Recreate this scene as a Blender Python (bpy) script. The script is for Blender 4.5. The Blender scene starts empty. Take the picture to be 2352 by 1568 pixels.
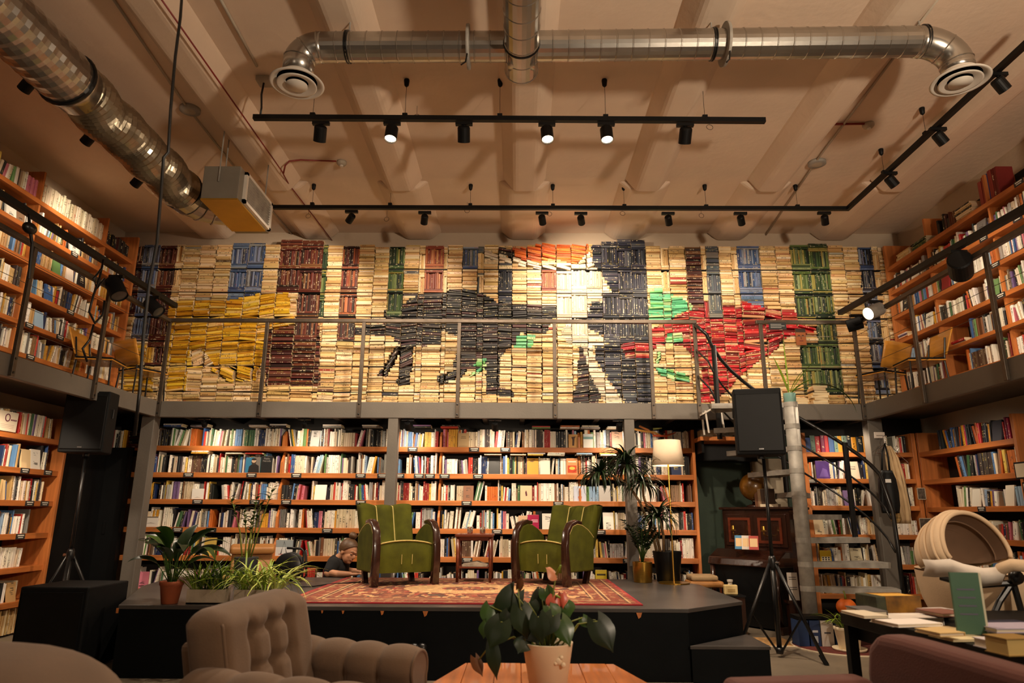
import bpy, bmesh, math, random
import numpy as np
from mathutils import Vector as V, Matrix

S = bpy.context.scene
COL = S.collection
rnd = random.Random(7)
PI = math.pi

# ------------------------------------------------------------------ camera
CAM_H, F_PX = 1.2, 1568.0
def _axes(p, y, r):
    p, y, r = (math.radians(a) for a in (p, y, r))
    f = np.array([math.sin(y) * math.cos(p), math.cos(y) * math.cos(p), math.sin(p)])
    rt = np.array([math.cos(y), -math.sin(y), 0.0])
    up = np.cross(rt, f)
    return np.array([rt * math.cos(r) + up * math.sin(r), -rt * math.sin(r) + up * math.cos(r), f])
AX = _axes(14.215, -0.512, 0.329)
C0 = np.array([0.0, 0.0, CAM_H])
cd = bpy.data.cameras.new('camera')
cam = bpy.data.objects.new('camera', cd)
COL.objects.link(cam)
cd.sensor_width, cd.lens = 36.0, 24.0
cd.clip_start, cd.clip_end = 0.05, 100
m = Matrix.Identity(4)
for i in range(3):
    m[i][0], m[i][1], m[i][2] = AX[0][i], AX[1][i], -AX[2][i]
m.translation = C0.tolist()
cam.matrix_world = m
cd.dof.use_dof = True
cd.dof.focus_distance = 7.0
cd.dof.aperture_fstop = 2.8
S.camera = cam

def ray(x, y):
    return AX.T @ np.array([(x - 1176) / F_PX, (784 - y) / F_PX, 1.0])
def PY(x, y, Y):
    d = ray(x, y); return V((C0 + d * (Y / d[1])).tolist())
def PX(x, y, X):
    d = ray(x, y); return V((C0 + d * (X / d[0])).tolist())
def PZ(x, y, Z):
    d = ray(x, y); return V((C0 + d * ((Z - CAM_H) / d[2])).tolist())
def PROJ(p):
    c = AX @ (np.array([p[0], p[1], p[2]]) - C0)
    return (1176 + F_PX * c[0] / c[2], 784 - F_PX * c[1] / c[2], c[2])

# ------------------------------------------------------------------ world, colour management, lamps
w = bpy.data.worlds.new('world'); S.world = w; w.use_nodes = True
w.node_tree.nodes['Background'].inputs[0].default_value = (1.0, 0.72, 0.45, 1)
w.node_tree.nodes['Background'].inputs[1].default_value = 0.02
S.view_settings.view_transform = 'Standard'
S.view_settings.look = 'None'
S.view_settings.gamma = 1
S.view_settings.exposure = 0.25
S.view_settings.use_curve_mapping = False
S.cycles.use_denoising = True
S.cycles.max_bounces = 6
S.cycles.diffuse_bounces = 4
S.cycles.sample_clamp_indirect = 6.0
WARM = (1.0, 0.80, 0.59)
def spot(loc, target, power, deg=60, blend=0.6, radius=0.04, col=WARM):
    l = bpy.data.lights.new('spot_beam', 'SPOT')
    l.energy, l.spot_size, l.spot_blend, l.shadow_soft_size, l.color = power, math.radians(deg), blend, radius, col
    o = bpy.data.objects.new('spot_beam', l); COL.objects.link(o)
    o.location = loc
    o.rotation_euler = (V(target) - V(loc)).to_track_quat('-Z', 'Y').to_euler()
    return o
def bulb(loc, power, radius=0.12, col=WARM):
    l = bpy.data.lights.new('point_light', 'POINT')
    l.energy, l.shadow_soft_size, l.color = power, radius, col
    o = bpy.data.objects.new('point_light', l); COL.objects.link(o); o.location = loc
    return o
# added warm fill: unseen point lamps behind the camera
for bx_, by_ in ((-2.6, -1.2), (2.6, -1.2), (0, -3.6)):
    bulb((bx_, by_, 2.9), 9, 0.2)

# ------------------------------------------------------------------ materials
def lin(c):
    return tuple(((v / 255) / 12.92 if v <= 10 else ((v / 255 + 0.055) / 1.055) ** 2.4) for v in c)
MATS = {}
def mat(name, rgb, rough=0.6, metal=0.0, vary=0.12, scale=8.0, bump=0.0, bscale=40.0, emit=0.0, stretch=None, spec=0.5, sheen=0.0, coat=0.0, trans=0.0):
    if name in MATS: return MATS[name]
    m = bpy.data.materials.new(name); m.use_nodes = True
    nt = m.node_tree; N = nt.nodes; L = nt.links
    b = N['Principled BSDF']
    c = lin(rgb)
    tc = N.new('ShaderNodeTexCoord'); mp = N.new('ShaderNodeMapping')
    L.new(tc.outputs['Object'], mp.inputs['Vector'])
    if stretch: mp.inputs['Scale'].default_value = stretch
    no = N.new('ShaderNodeTexNoise'); no.inputs['Scale'].default_value = scale; no.inputs['Detail'].default_value = 5
    L.new(mp.outputs[0], no.inputs['Vector'])
    cr = N.new('ShaderNodeValToRGB')
    cr.color_ramp.elements[0].position, cr.color_ramp.elements[1].position = 0.3, 0.7
    cr.color_ramp.elements[0].color = (*[max(0, v * (1 - vary)) for v in c], 1)
    cr.color_ramp.elements[1].color = (*[min(1, v * (1 + vary)) for v in c], 1)
    L.new(no.outputs['Fac'], cr.inputs['Fac'])
    L.new(cr.outputs['Color'], b.inputs['Base Color'])
    b.inputs['Roughness'].default_value = rough
    b.inputs['Metallic'].default_value = metal
    b.inputs['Specular IOR Level'].default_value = spec
    b.inputs['Sheen Weight'].default_value = sheen
    b.inputs['Coat Weight'].default_value = coat
    b.inputs['Transmission Weight'].default_value = trans
    if emit:
        L.new(cr.outputs['Color'], b.inputs['Emission Color']); b.inputs['Emission Strength'].default_value = emit
    if bump:
        n2 = N.new('ShaderNodeTexNoise'); n2.inputs['Scale'].default_value = bscale; n2.inputs['Detail'].default_value = 4
        L.new(mp.outputs[0], n2.inputs['Vector'])
        bp = N.new('ShaderNodeBump'); bp.inputs['Strength'].default_value = bump; bp.inputs['Distance'].default_value = 0.01
        L.new(n2.outputs['Fac'], bp.inputs['Height']); L.new(bp.outputs['Normal'], b.inputs['Normal'])
    MATS[name] = m
    return m
def wood(name, rgb, axis=0, rough=0.45, vary=0.22, coat=0.0):
    st = [10, 10, 10]; st[axis] = 0.7
    return mat(name, rgb, rough, 0, vary, 3.0, 0.05, 12, stretch=tuple(st), coat=coat)
def attr_mat(name, rough, text):
    """Book cloth and paper: the colour of each face is the book's own, spine lettering is a fine printed pattern."""
    m = bpy.data.materials.new(name); m.use_nodes = True
    nt = m.node_tree; N = nt.nodes; L = nt.links; b = N['Principled BSDF']
    a = N.new('ShaderNodeAttribute'); a.attribute_name = 'Col'
    out = a.outputs['Color']
    if text:
        uv = N.new('ShaderNodeUVMap'); uv.uv_map = 'UVMap'
        sx = N.new('ShaderNodeSeparateXYZ'); L.new(uv.outputs[0], sx.inputs[0])
        mp = N.new('ShaderNodeMapping'); mp.inputs['Scale'].default_value = (1.6, 70, 1); L.new(uv.outputs[0], mp.inputs[0])
        no = N.new('ShaderNodeTexNoise'); no.inputs['Scale'].default_value = 1.0; no.inputs['Detail'].default_value = 1; L.new(mp.outputs[0], no.inputs[0])
        m2 = N.new('ShaderNodeMapping'); m2.inputs['Scale'].default_value = (0.0, 11, 1); L.new(uv.outputs[0], m2.inputs[0])
        n2 = N.new('ShaderNodeTexNoise'); n2.inputs['Scale'].default_value = 1.0; n2.inputs['Detail'].default_value = 0; L.new(m2.outputs[0], n2.inputs[0])
        def mth(op, x, y):
            q = N.new('ShaderNodeMath'); q.operation = op
            for i_, z in enumerate((x, y)):
                if hasattr(z, 'is_output'): L.new(z, q.inputs[i_])
                else: q.inputs[i_].default_value = z
            return q.outputs[0]
        k = mth('MULTIPLY', mth('GREATER_THAN', no.outputs['Fac'], 0.52), mth('GREATER_THAN', n2.outputs['Fac'], 0.52))
        k = mth('MULTIPLY', k, mth('MULTIPLY', mth('GREATER_THAN', sx.outputs[0], 0.28), mth('LESS_THAN', sx.outputs[0], 0.72)))
        t = N.new('ShaderNodeAttribute'); t.attribute_name = 'Ink'
        k = mth('MULTIPLY', k, mth('MULTIPLY', t.outputs['Alpha'], 0.75))
        mx = N.new('ShaderNodeMixRGB'); L.new(k, mx.inputs[0]); L.new(out, mx.inputs[1]); L.new(t.outputs['Color'], mx.inputs[2])
        out = mx.outputs[0]
    L.new(out, b.inputs['Base Color'])
    b.inputs['Roughness'].default_value = rough
    MATS[name] = m
    return m
BOOK = attr_mat('book_cloth_and_paper', 0.5, True)
PAINT = attr_mat('printed_colour', 0.6, False)

M_CEIL = mat('ceiling_plaster', (222, 200, 178), 0.85, vary=0.07, scale=1.3, bump=0.35, bscale=14)
M_WALL = mat('wall_plaster', (190, 172, 150), 0.85, vary=0.08, scale=1.5, bump=0.3, bscale=18)
M_FLOOR = mat('floor_concrete', (122, 110, 94), 0.45, vary=0.18, scale=2.0, bump=0.1, bscale=20)
M_SHELF = wood('shelf_wood', (190, 114, 56), 0)
M_SHELFY = wood('shelf_wood_along', (186, 108, 50), 1)
M_POST = wood('shelf_wood_upright', (196, 118, 60), 2)
M_DARKW = mat('dark_backing_board', (34, 31, 28), 0.8, vary=0.2, scale=5)
M_STEEL = mat('painted_grey_steel', (100, 94, 86), 0.55, vary=0.08, scale=4, bump=0.12, bscale=60)
M_RAIL = mat('raw_rail_steel', (88, 78, 68), 0.45, 0.7, vary=0.2, scale=10)
M_BLACK = mat('matt_black', (11, 12, 13), 0.5, vary=0.15, spec=0.25)
M_BLKMET = mat('black_painted_metal', (14, 14, 15), 0.35, vary=0.1)
M_SPK = mat('speaker_black', (13, 14, 15), 0.65, vary=0.15, bump=0.2, bscale=300, spec=0.2)
M_STAGE = mat('stage_black_paint', (8, 12, 15), 0.6, vary=0.18, scale=5, bump=0.06, bscale=90, spec=0.12)
M_DECK = mat('stage_deck_grey', (70, 66, 64), 0.32, vary=0.25, scale=3, bump=0.05, bscale=50)
M_DUCT = mat('galvanised_duct', (176, 172, 165), 0.26, 0.95, vary=0.14, scale=3, bump=0.05, bscale=14)
M_FLEX = mat('flexible_foil_duct', (172, 160, 138), 0.3, 0.9, vary=0.2, scale=6, bump=0.15, bscale=20)
M_WHITE = mat('white_enamel', (214, 206, 194), 0.5, vary=0.05)
M_VELVET = mat('olive_velvet', (70, 71, 12), 0.85, vary=0.3, scale=7, bump=0.15, bscale=120, spec=0.2)
M_PIPE = mat('pale_piping_cord', (186, 166, 96), 0.7, vary=0.1, scale=50)
M_MAHOG = wood('dark_mahogany', (46, 24, 16), 2, 0.22, 0.3, coat=0.5)
M_MAHOGX = wood('red_brown_wood', (96, 40, 20), 0, 0.3, 0.3, coat=0.3)
M_TAUPE = mat('taupe_velvet', (106, 83, 63), 0.9, vary=0.14, scale=5, bump=0.12, bscale=160, sheen=0.15)
M_MAUVE = mat('mauve_fabric', (98, 56, 47), 0.95, vary=0.12, scale=4, bump=0.15, bscale=220, sheen=0.1)
M_TEAK = wood('teak_table', (182, 102, 42), 1, 0.3, 0.3, coat=0.3)
M_LEAF = mat('dark_glossy_leaf', (50, 80, 28), 0.3, vary=0.3, scale=6)
M_LEAF2 = mat('deep_green_leaf', (28, 44, 22), 0.35, vary=0.3, scale=6)
M_LEAF3 = mat('fresh_green_leaf', (124, 150, 40), 0.45, vary=0.3, scale=8)
M_LEAF4 = mat('pale_striped_leaf', (190, 200, 96), 0.45, vary=0.2, scale=8)
M_STEM = mat('plant_stem', (120, 128, 50), 0.5, vary=0.2)
M_TRUNK = mat('pale_trunk', (140, 110, 74), 0.8, vary=0.25, scale=20, bump=0.3)
M_TERRA = mat('terracotta', (150, 74, 40), 0.75, vary=0.15, scale=10, bump=0.1)
M_STONE = mat('whitewashed_planter', (176, 160, 138), 0.8, vary=0.15, scale=12, bump=0.2)
M_CERAM = mat('cream_ceramic', (230, 212, 180), 0.4, vary=0.07, scale=6, bump=0.05)
M_BRASS = mat('brushed_brass', (176, 136, 60), 0.3, 0.95, vary=0.12, scale=20, stretch=(1, 1, 12))
M_CHROME = mat('bright_steel', (190, 190, 190), 0.2, 1.0, vary=0.05)
M_ZINC = mat('galvanised_steel', (158, 154, 146), 0.6, 0.2, vary=0.3, scale=9)
M_SHADE = mat('linen_lampshade', (236, 214, 184), 0.9, vary=0.05, bump=0.1, bscale=200)
M_SOIL = mat('potting_soil', (40, 28, 20), 0.95, vary=0.3, bump=0.4)
M_PLY = wood('honey_plywood', (206, 142, 54), 0, 0.3, 0.12, coat=0.3)
M_LEATH = mat('tan_leather', (176, 122, 66), 0.5, vary=0.15, bump=0.1)
M_SKIN = mat('skin', (196, 142, 108), 0.55, vary=0.05)
M_HAIR = mat('brown_hair', (84, 58, 34), 0.5, vary=0.45, scale=30, stretch=(1, 1, 6))
M_SHIRT = mat('black_cotton', (20, 20, 22), 0.9, vary=0.2)
M_GREENW = mat('dark_green_wall', (44, 58, 46), 0.8, vary=0.25, scale=2.0, bump=0.2)
M_ORANGE = mat('pumpkin_skin', (220, 104, 24), 0.5, vary=0.15, scale=8)
M_BEIGE = mat('beige_pram_fabric', (208, 182, 150), 0.95, vary=0.06, scale=6, bump=0.12, bscale=200)
M_BROWNF = mat('brown_pram_lining', (110, 84, 64), 0.95, vary=0.1)
M_COAT = mat('beige_coat_cloth', (178, 150, 112), 0.95, vary=0.12, bump=0.15, bscale=90)
M_RED = mat('red_cable', (130, 34, 24), 0.5)
M_GREY = mat('grey_plastic', (170, 158, 140), 0.6)
M_DKGREY = mat('charcoal_pot', (46, 46, 48), 0.6, vary=0.1)
M_LIT = mat('lit_lens', (255, 226, 184), 0.5, vary=0.0, emit=14.0)
M_DULL = mat('unlit_lens', (60, 58, 54), 0.2)
M_GLASS = mat('clear_glass', (240, 240, 236), 0.05, vary=0.0, trans=1.0)
M_DIFF = mat('brass_coloured_tray', (196, 150, 60), 0.4, 0.7, vary=0.12, scale=3)
M_BOXG = mat('grey_unit_steel', (140, 134, 122), 0.5, 0.3, vary=0.06)
M_PAPER = mat('plain_paper', (224, 208, 180), 0.8, vary=0.05)

# ------------------------------------------------------------------ mesh builder
class MB:
    def __init__(s):
        s.v, s.f, s.c, s.ink, s.uv = [], [], [], [], []
    def face(s, idx, c=(0.5, 0.5, 0.5), ink=(0, 0, 0, 0), uv=None):
        s.f.append(idx); s.c.append(c); s.ink.append(ink); s.uv.append(uv)
    def add(s, pts):
        n = len(s.v); s.v.extend([tuple(p) for p in pts]); return n
    def box(s, x0, x1, y0, y1, z0, z1, c=(0.5, 0.5, 0.5)):
        n = s.add([(x, y, z) for z in (z0, z1) for y in (y0, y1) for x in (x0, x1)])
        for q in ((0, 2, 3, 1), (4, 5, 7, 6), (0, 1, 5, 4), (2, 6, 7, 3), (0, 4, 6, 2), (1, 3, 7, 5)):
            s.face([n + i for i in q], c)
        return s
    def obox(s, o, a, b, c_, col=(0.5, 0.5, 0.5)):
        """Box from corner o along the three edge vectors."""
        o, a, b, c_ = V(o), V(a), V(b), V(c_)
        if a.cross(b).dot(c_) < 0: a, b = b, a
        n = s.add([o + a * i + b * j + c_ * k for k in (0, 1) for j in (0, 1) for i in (0, 1)])
        for q in ((0, 2, 3, 1), (4, 5, 7, 6), (0, 1, 5, 4), (2, 6, 7, 3), (0, 4, 6, 2), (1, 3, 7, 5)):
            s.face([n + i for i in q], col)
        return s
    def prism(s, pts, ext, c=(0.5, 0.5, 0.5), caps=True):
        """Closed polygon of 3-D points swept along ext."""
        pts = [V(p) for p in pts]; ext = V(ext); k = len(pts)
        nrm = V((0, 0, 0))
        for i in range(k): nrm += (pts[i]).cross(pts[(i + 1) % k])
        if nrm.dot(ext) < 0: pts = pts[::-1]
        n = s.add(pts); s.add([p + ext for p in pts])
        for i in range(k):
            j = (i + 1) % k
            s.face([n + i, n + j, n + k + j, n + k + i], c)
        if caps:
            s.face([n + i for i in range(k)][::-1], c); s.face([n + k + i for i in range(k)], c)
        return s
    def tube(s, path, r, n=8, c=(0.5, 0.5, 0.5), caps=True, closed=False):
        path = [V(p) for p in path]; k = len(path)
        rs = r if isinstance(r, (list, tuple)) else [r] * k
        up = None; base = len(s.v)
        for i, p in enumerate(path):
            if closed: t = path[(i + 1) % k] - path[i - 1]
            else: t = path[min(i + 1, k - 1)] - path[max(i - 1, 0)]
            t = t.normalized() if t.length > 1e-9 else V((0, 0, 1))
            if up is None:
                up = V((0, 0, 1)) if abs(t.z) < 0.9 else V((1, 0, 0))
            a = up - t * up.dot(t)
            if a.length < 1e-6: a = t.orthogonal()
            a.normalize(); up = a; b = t.cross(a)
            s.add([p + (a * math.cos(2 * PI * j / n) + b * math.sin(2 * PI * j / n)) * rs[i] for j in range(n)])
        for i in range(k if closed else k - 1):
            i2 = (i + 1) % k
            for j in range(n):
                j2 = (j + 1) % n
                s.face([base + i * n + j, base + i * n + j2, base + i2 * n + j2, base + i2 * n + j], c)
        if caps and not closed:
            s.face([base + j for j in range(n)][::-1], c); s.face([base + (k - 1) * n + j for j in range(n)], c)
        return s
    def lathe(s, prof, o=(0, 0, 0), n=24, c=(0.5, 0.5, 0.5), axis=None, caps=True):
        """Profile [(r, h)] turned about axis (default z) through o."""
        o = V(o); az = V(axis).normalized() if axis else V((0, 0, 1))
        ax = az.orthogonal().normalized(); ay = az.cross(ax)
        base = len(s.v)
        for r, h in prof:
            s.add([o + az * h + (ax * math.cos(2 * PI * j / n) + ay * math.sin(2 * PI * j / n)) * max(r, 1e-4) for j in range(n)])
        for i in range(len(prof) - 1):
            for j in range(n):
                j2 = (j + 1) % n
                s.face([base + i * n + j, base + i * n + j2, base + (i + 1) * n + j2, base + (i + 1) * n + j], c)
        if caps and prof[0][0] > 1e-3: s.face([base + j for j in range(n)][::-1], c)
        if caps and prof[-1][0] > 1e-3: s.face([base + (len(prof) - 1) * n + j for j in range(n)], c)
        return s
    def grid(s, rows, c=(0.5, 0.5, 0.5), wrap=False):
        k = len(rows[0]); base = len(s.v)
        for r in rows: s.add(r)
        for i in range(len(rows) - 1):
            for j in range(k if wrap else k - 1):
                j2 = (j + 1) % k
                s.face([base + i * k + j, base + i * k + j2, base + (i + 1) * k + j2, base + (i + 1) * k + j], c)
        return s
    def leaf(s, o, d, length, width, droop=0.5, c=(0.5, 0.5, 0.5), n=7, fold=0.15, shape=0.5, twist=0.0):
        """A blade that starts at o along d, bends down by droop radians over its length; shape = where it is widest."""
        o = V(o); d = V(d).normalized()
        hz = V((d.x, d.y, 0)); hz = hz.normalized() if hz.length > 1e-4 else V((1, 0, 0))
        el = math.asin(max(-1, min(1, d.z)))
        side0 = hz.cross(V((0, 0, 1))).normalized()
        p = o.copy(); rows = []
        for i in range(n + 1):
            t = i / n
            a = el - droop * t
            dr = hz * math.cos(a) + V((0, 0, 1)) * math.sin(a)
            up = -hz * math.sin(a) + V((0, 0, 1)) * math.cos(a)
            side = side0 * math.cos(twist) + up * math.sin(twist)
            upp = up * math.cos(twist) - side0 * math.sin(twist)
            wq = width * 0.5 * (math.sin(PI * t ** (math.log(0.5) / math.log(shape))) ** 0.8 if 0 < t < 1 else 0.03)
            rows.append([p - side * wq + upp * wq * fold * 2, p, p + side * wq + upp * wq * fold * 2])
            p = p + dr * (length / n)
        s.grid(rows, c)
        return s
    def ellipsoid(s, o, r, n=16, m_=10, c=(0.5, 0.5, 0.5), M=None):
        rows = []
        for i in range(m_ + 1):
            a = -PI / 2 + PI * i / m_
            ring = []
            for j in range(n):
                b = 2 * PI * j / n
                p = V((r[0] * math.cos(a) * math.cos(b), r[1] * math.cos(a) * math.sin(b), r[2] * math.sin(a)))
                if M: p = M @ p
                ring.append(V(o) + p)
            rows.append(ring)
        return s.grid(rows, c, wrap=True)
    def mesh(s, name, mt, smooth=False, color=False):
        me = bpy.data.meshes.new(name)
        me.from_pydata(s.v, [], s.f)
        mts = mt if isinstance(mt, (list, tuple)) else [mt]
        for q in mts: me.materials.append(q)
        if color:
            nf = len(s.f)
            a = me.attributes.new('Col', 'FLOAT_COLOR', 'FACE')
            a.data.foreach_set('color', np.array([(*c, 1.0) for c in s.c], dtype=np.float32).ravel())
            a = me.attributes.new('Ink', 'FLOAT_COLOR', 'FACE')
            a.data.foreach_set('color', np.array(s.ink, dtype=np.float32).ravel())
            u = me.uv_layers.new(name='UVMap')
            arr = []
            for f, q in zip(s.f, s.uv):
                if q is None: arr.extend([0.0, 0.0] * len(f))
                else:
                    for t in q: arr.extend(t)
            u.data.foreach_set('uv', np.array(arr, dtype=np.float32))
        if smooth:
            me.polygons.foreach_set('use_smooth', [True] * len(s.f))
        return me
    def build(s, name, mt, parent=None, smooth=False, color=False, bevel=0.0, world=False, subsurf=0, solid=0.0, angle=35, segs=2, heal=0.0):
        if world and parent is not None:
            b = parent
            off = V((0, 0, 0))
            while b is not None: off += b.location; b = b.parent
            s.v = [(p[0] - off.x, p[1] - off.y, p[2] - off.z) for p in s.v]
        me = s.mesh(name, mt, smooth, color)
        if heal:
            q = bmesh.new(); q.from_mesh(me); bmesh.ops.remove_doubles(q, verts=q.verts, dist=heal); bmesh.ops.recalc_face_normals(q, faces=q.faces); q.to_mesh(me); q.free()
        o = bpy.data.objects.new(name, me)
        COL.objects.link(o)
        if parent is not None: o.parent = parent
        if solid:
            q = o.modifiers.new('thickness', 'SOLIDIFY'); q.thickness = solid; q.offset = 0
        if bevel:
            q = o.modifiers.new('bevel', 'BEVEL'); q.width = bevel; q.segments = segs; q.limit_method = 'ANGLE'; q.angle_limit = math.radians(angle)
        if subsurf:
            q = o.modifiers.new('subsurf', 'SUBSURF'); q.levels = subsurf; q.render_levels = subsurf
        return o

def tag(o, label, cat, group=None, kind=None):
    if label: o['label'] = label
    if cat: o['category'] = cat
    if group: o['group'] = group
    if kind: o['kind'] = kind
    return o
def thing(name, label, cat, loc=(0, 0, 0), rotz=0.0, group=None):
    o = bpy.data.objects.new(name, None); COL.objects.link(o)
    o.empty_display_size = 0.05
    o.location = loc; o.rotation_euler = (0, 0, rotz)
    return tag(o, label, cat, group)
def struct(o, label=None):
    o['kind'] = 'structure'
    if label: o['label'] = label
    return o
def copy_tree(o, parent=None):
    c = o.copy(); COL.objects.link(c)
    if parent is not None: c.parent = parent
    for ch in list(o.children): copy_tree(ch, c)
    return c
ONES = 'zero first second third fourth fifth sixth seventh eighth ninth tenth eleventh twelfth thirteenth fourteenth fifteenth sixteenth seventeenth eighteenth nineteenth'.split()
TENS = ['', '', 'twenty', 'thirty', 'forty', 'fifty', 'sixty', 'seventy', 'eighty', 'ninety']
def ordinal(n):
    if n < 20: return ONES[n]
    if n < 100:
        t, u = divmod(n, 10)
        return TENS[t][:-1] + 'ieth' if u == 0 else TENS[t] + '-' + ONES[u]
    h, r = divmod(n, 100)
    return ('' if h == 1 else ['', '', 'two-', 'three-', 'four-'][h]) + 'hundred' + ('th' if r == 0 else '-and-' + ordinal(r))
# ------------------------------------------------------------------ room shell
CZ, HS = 5.0, 0.515
XL, XR, YB, YF = -5.5, 5.25, 8.85, -6.0
struct(MB().box(XL - .2, XR + .2, YF, YB + .2, -0.1, 0).build('floor', M_FLOOR))
struct(MB().box(XL - .2, XR + .2, YB, YB + .2, 0, CZ).build('wall_back', M_WALL))
struct(MB().box(XL - .2, XL, YF, YB, 0, CZ).build('wall_left', M_WALL))
struct(MB().box(XR, XR + .2, YF, YB, 0, CZ).build('wall_right', M_WALL))
struct(MB().box(XL - .2, XR + .2, YF - .2, YF, 0, CZ).build('wall_front', M_WALL))
ceil = struct(MB().box(XL - .2, XR + .2, YF, YB + .2, CZ, CZ + .1).build('ceiling', M_CEIL))
rib_mesh = None
for k in range(-3, 5):
    b = MB()
    for (y0, y1, dep, wb, wt) in ((YF, 7.3, .165, .12, .265), (7.3, YB, .115, .17, .33)):
        b.prism([(-wt, y0, .02), (-wb, y0, -dep), (wb, y0, -dep), (wt, y0, .02)], (0, y1 - y0, 0))
    if rib_mesh is None:
        o = b.build('ceiling_rib', M_CEIL, ceil, bevel=.05, segs=3); rib_mesh = o
    else:
        o = rib_mesh.copy(); COL.objects.link(o); o.parent = ceil
    o.location = (0.07 + 1.42 * k - (0.02 if k < 0 else 0), 0, CZ)

struct(MB().box(-4.76, 5.2, YB - .012, YB, 2.15, 2.428).build('trim_4', M_DARKW))
# dark green painted wall beyond the bookcase, black lintel, black doors
struct(MB().box(2.18, 3.5, YB - .03, YB, 0, 2.25).build('trim_1', M_GREENW))
struct(MB().box(2.2, 3.0, YB - .2, YB - .03, 1.86, 2.06).build('trim_2', M_BLACK))
d = struct(MB().box(-5.5, -4.76, 8.42, 8.5, 0, 1.97).build('door_1', M_BLACK))
MB().box(-4.95, -4.92, 8.405, 8.42, .95, 1.1).build('door_handle', M_BLKMET, d)
struct(MB().box(-5.5, -4.76, 8.5, YB - .02, 1.95, 1.972).build('trim_5', M_BLACK))
struct(MB().box(-5.5, -4.76, YB - .012, YB, 1.9, 2.428).build('trim_6', M_DARKW))
d = struct(MB().box(-5.1, -5.03, 7.62, 8.42, 0, 2.2).build('door_2', M_BLACK))
MB().box(-5.03, -5.02, 7.60, 7.625, 0, 2.1).build('metal_edge', M_ZINC, d)

# ------------------------------------------------------------------ gallery (mezzanine)
GZ, GB, GY, GXL, GXR = 2.49, 2.30, 8.05, -4.29, 4.10
deck = MB()
deck.box(XL, XR, GY + .05, YB, GZ - .06, GZ)
deck.box(XL, GXL - .05, -1, GY + .05, GZ - .06, GZ)
deck.box(GXR + .05, XR, -1, GY + .05, GZ - .06, GZ)
deck = struct(deck.build('gallery_floor', M_STEEL))
for nm, bx in (('gallery_beam', (GXL, GXR, GY, GY + .06, GB, GZ)), ('gallery_beam', (GXL - .06, GXL, -1, GY + .06, GB, GZ)), ('gallery_beam', (GXR, GXR + .06, -1, GY + .06, GB, GZ))):
    struct(MB().box(*bx).build(nm, M_STEEL, bevel=.006))
jm = None
for i in range(19):
    x = GXL + .25 + i * .455
    if jm is None:
        o = MB().box(-.03, .03, GY + .07, YB - .02, GB + .02, GZ - .06).build('floor_joist', M_DARKW, deck); jm = o
    else:
        o = jm.copy(); COL.objects.link(o); o.parent = deck
    o.location.x = x
for x0, x1, y0 in ((-4.47, -4.315, 8.06), (-1.535, -1.415, 8.06), (1.258, 1.378, 8.06), (4.12, 4.29, 8.06)):
    struct(MB().box(x0, x1, y0, y0 + .14, 0, GB + .02).build('column', M_STEEL, bevel=.008))

# railings: every post, the handrail and each wire
def railing(name, label, pts, posts, group='gallery railings'):
    t = thing(name, label, 'railing', (pts[0][0], pts[0][1], GZ), 0, group)
    b = MB()
    for i in range(len(pts) - 1):
        a, c = V(pts[i]), V(pts[i + 1])
        d = (c - a).normalized(); s_ = d.cross(V((0, 0, 1))) * .025
        b.obox(a - s_ - V((0, 0, .025)) - d * .025, c - a + d * .05, s_ * 2, (0, 0, .045))
    b.build('handrail', M_RAIL, t, world=True, bevel=.005)
    d = (V(pts[-1]) - V(pts[0])).normalized(); s_ = d.cross(V((0, 0, 1)))
    for p in posts:
        p = V(p)
        q = MB().obox(p - d * .022 - s_ * .012 + V((0, 0, GB + .005)), d * .044, s_ * .03, (0, 0, 3.48 - GB)).build('post', M_RAIL, t, world=True, bevel=.003)
        for z in (GB + .04, GZ - .03):
            MB().lathe([(.011, 0), (.011, .006), (.0, .008)], p + V((0, 0, z)) - s_ * (-.018 if s_.y < 0 or s_.x > 0 else .018), 8, axis=s_ if (s_.y < 0) else s_).build('bolt', M_BLKMET, q, world=True)
    for z in (2.72, 2.92, 3.12, 3.31):
        MB().tube([(pts[0][0], pts[0][1], z), (pts[-1][0], pts[-1][1], z)], .0028, 5).build('wire', M_RAIL, t, world=True)
    return t
RY = GY - .018
railing('gallery_railing', 'long steel railing of the gallery under the book mosaic', [(-4.27, RY, 3.49), (2.15, RY, 3.49)],
        [(x, RY, 0) for x in (-4.27, -3.067, -1.882, -.715, .444, 1.606, 2.148)])
railing('gallery_railing', 'short steel railing between staircase opening and gallery corner', [(2.92, RY, 3.49), (4.08, RY, 3.49)],
        [(x, RY, 0) for x in (2.95, 4.08)])
railing('gallery_railing', 'side gallery railing over the black speaker and subwoofer', [(-4.27, RY, 3.48), (-4.27, 2.5, 3.48)],
        [(-4.27, y, 0) for y in (6.76, 5.62, 4.48, 3.3)])
railing('gallery_railing', 'side gallery railing above the pram and clothes hangers', [(4.08, 2.5, 3.46), (4.08, RY, 3.46)],
        [(4.08, y, 0) for y in (6.82, 5.63, 4.45, 3.3)])

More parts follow.
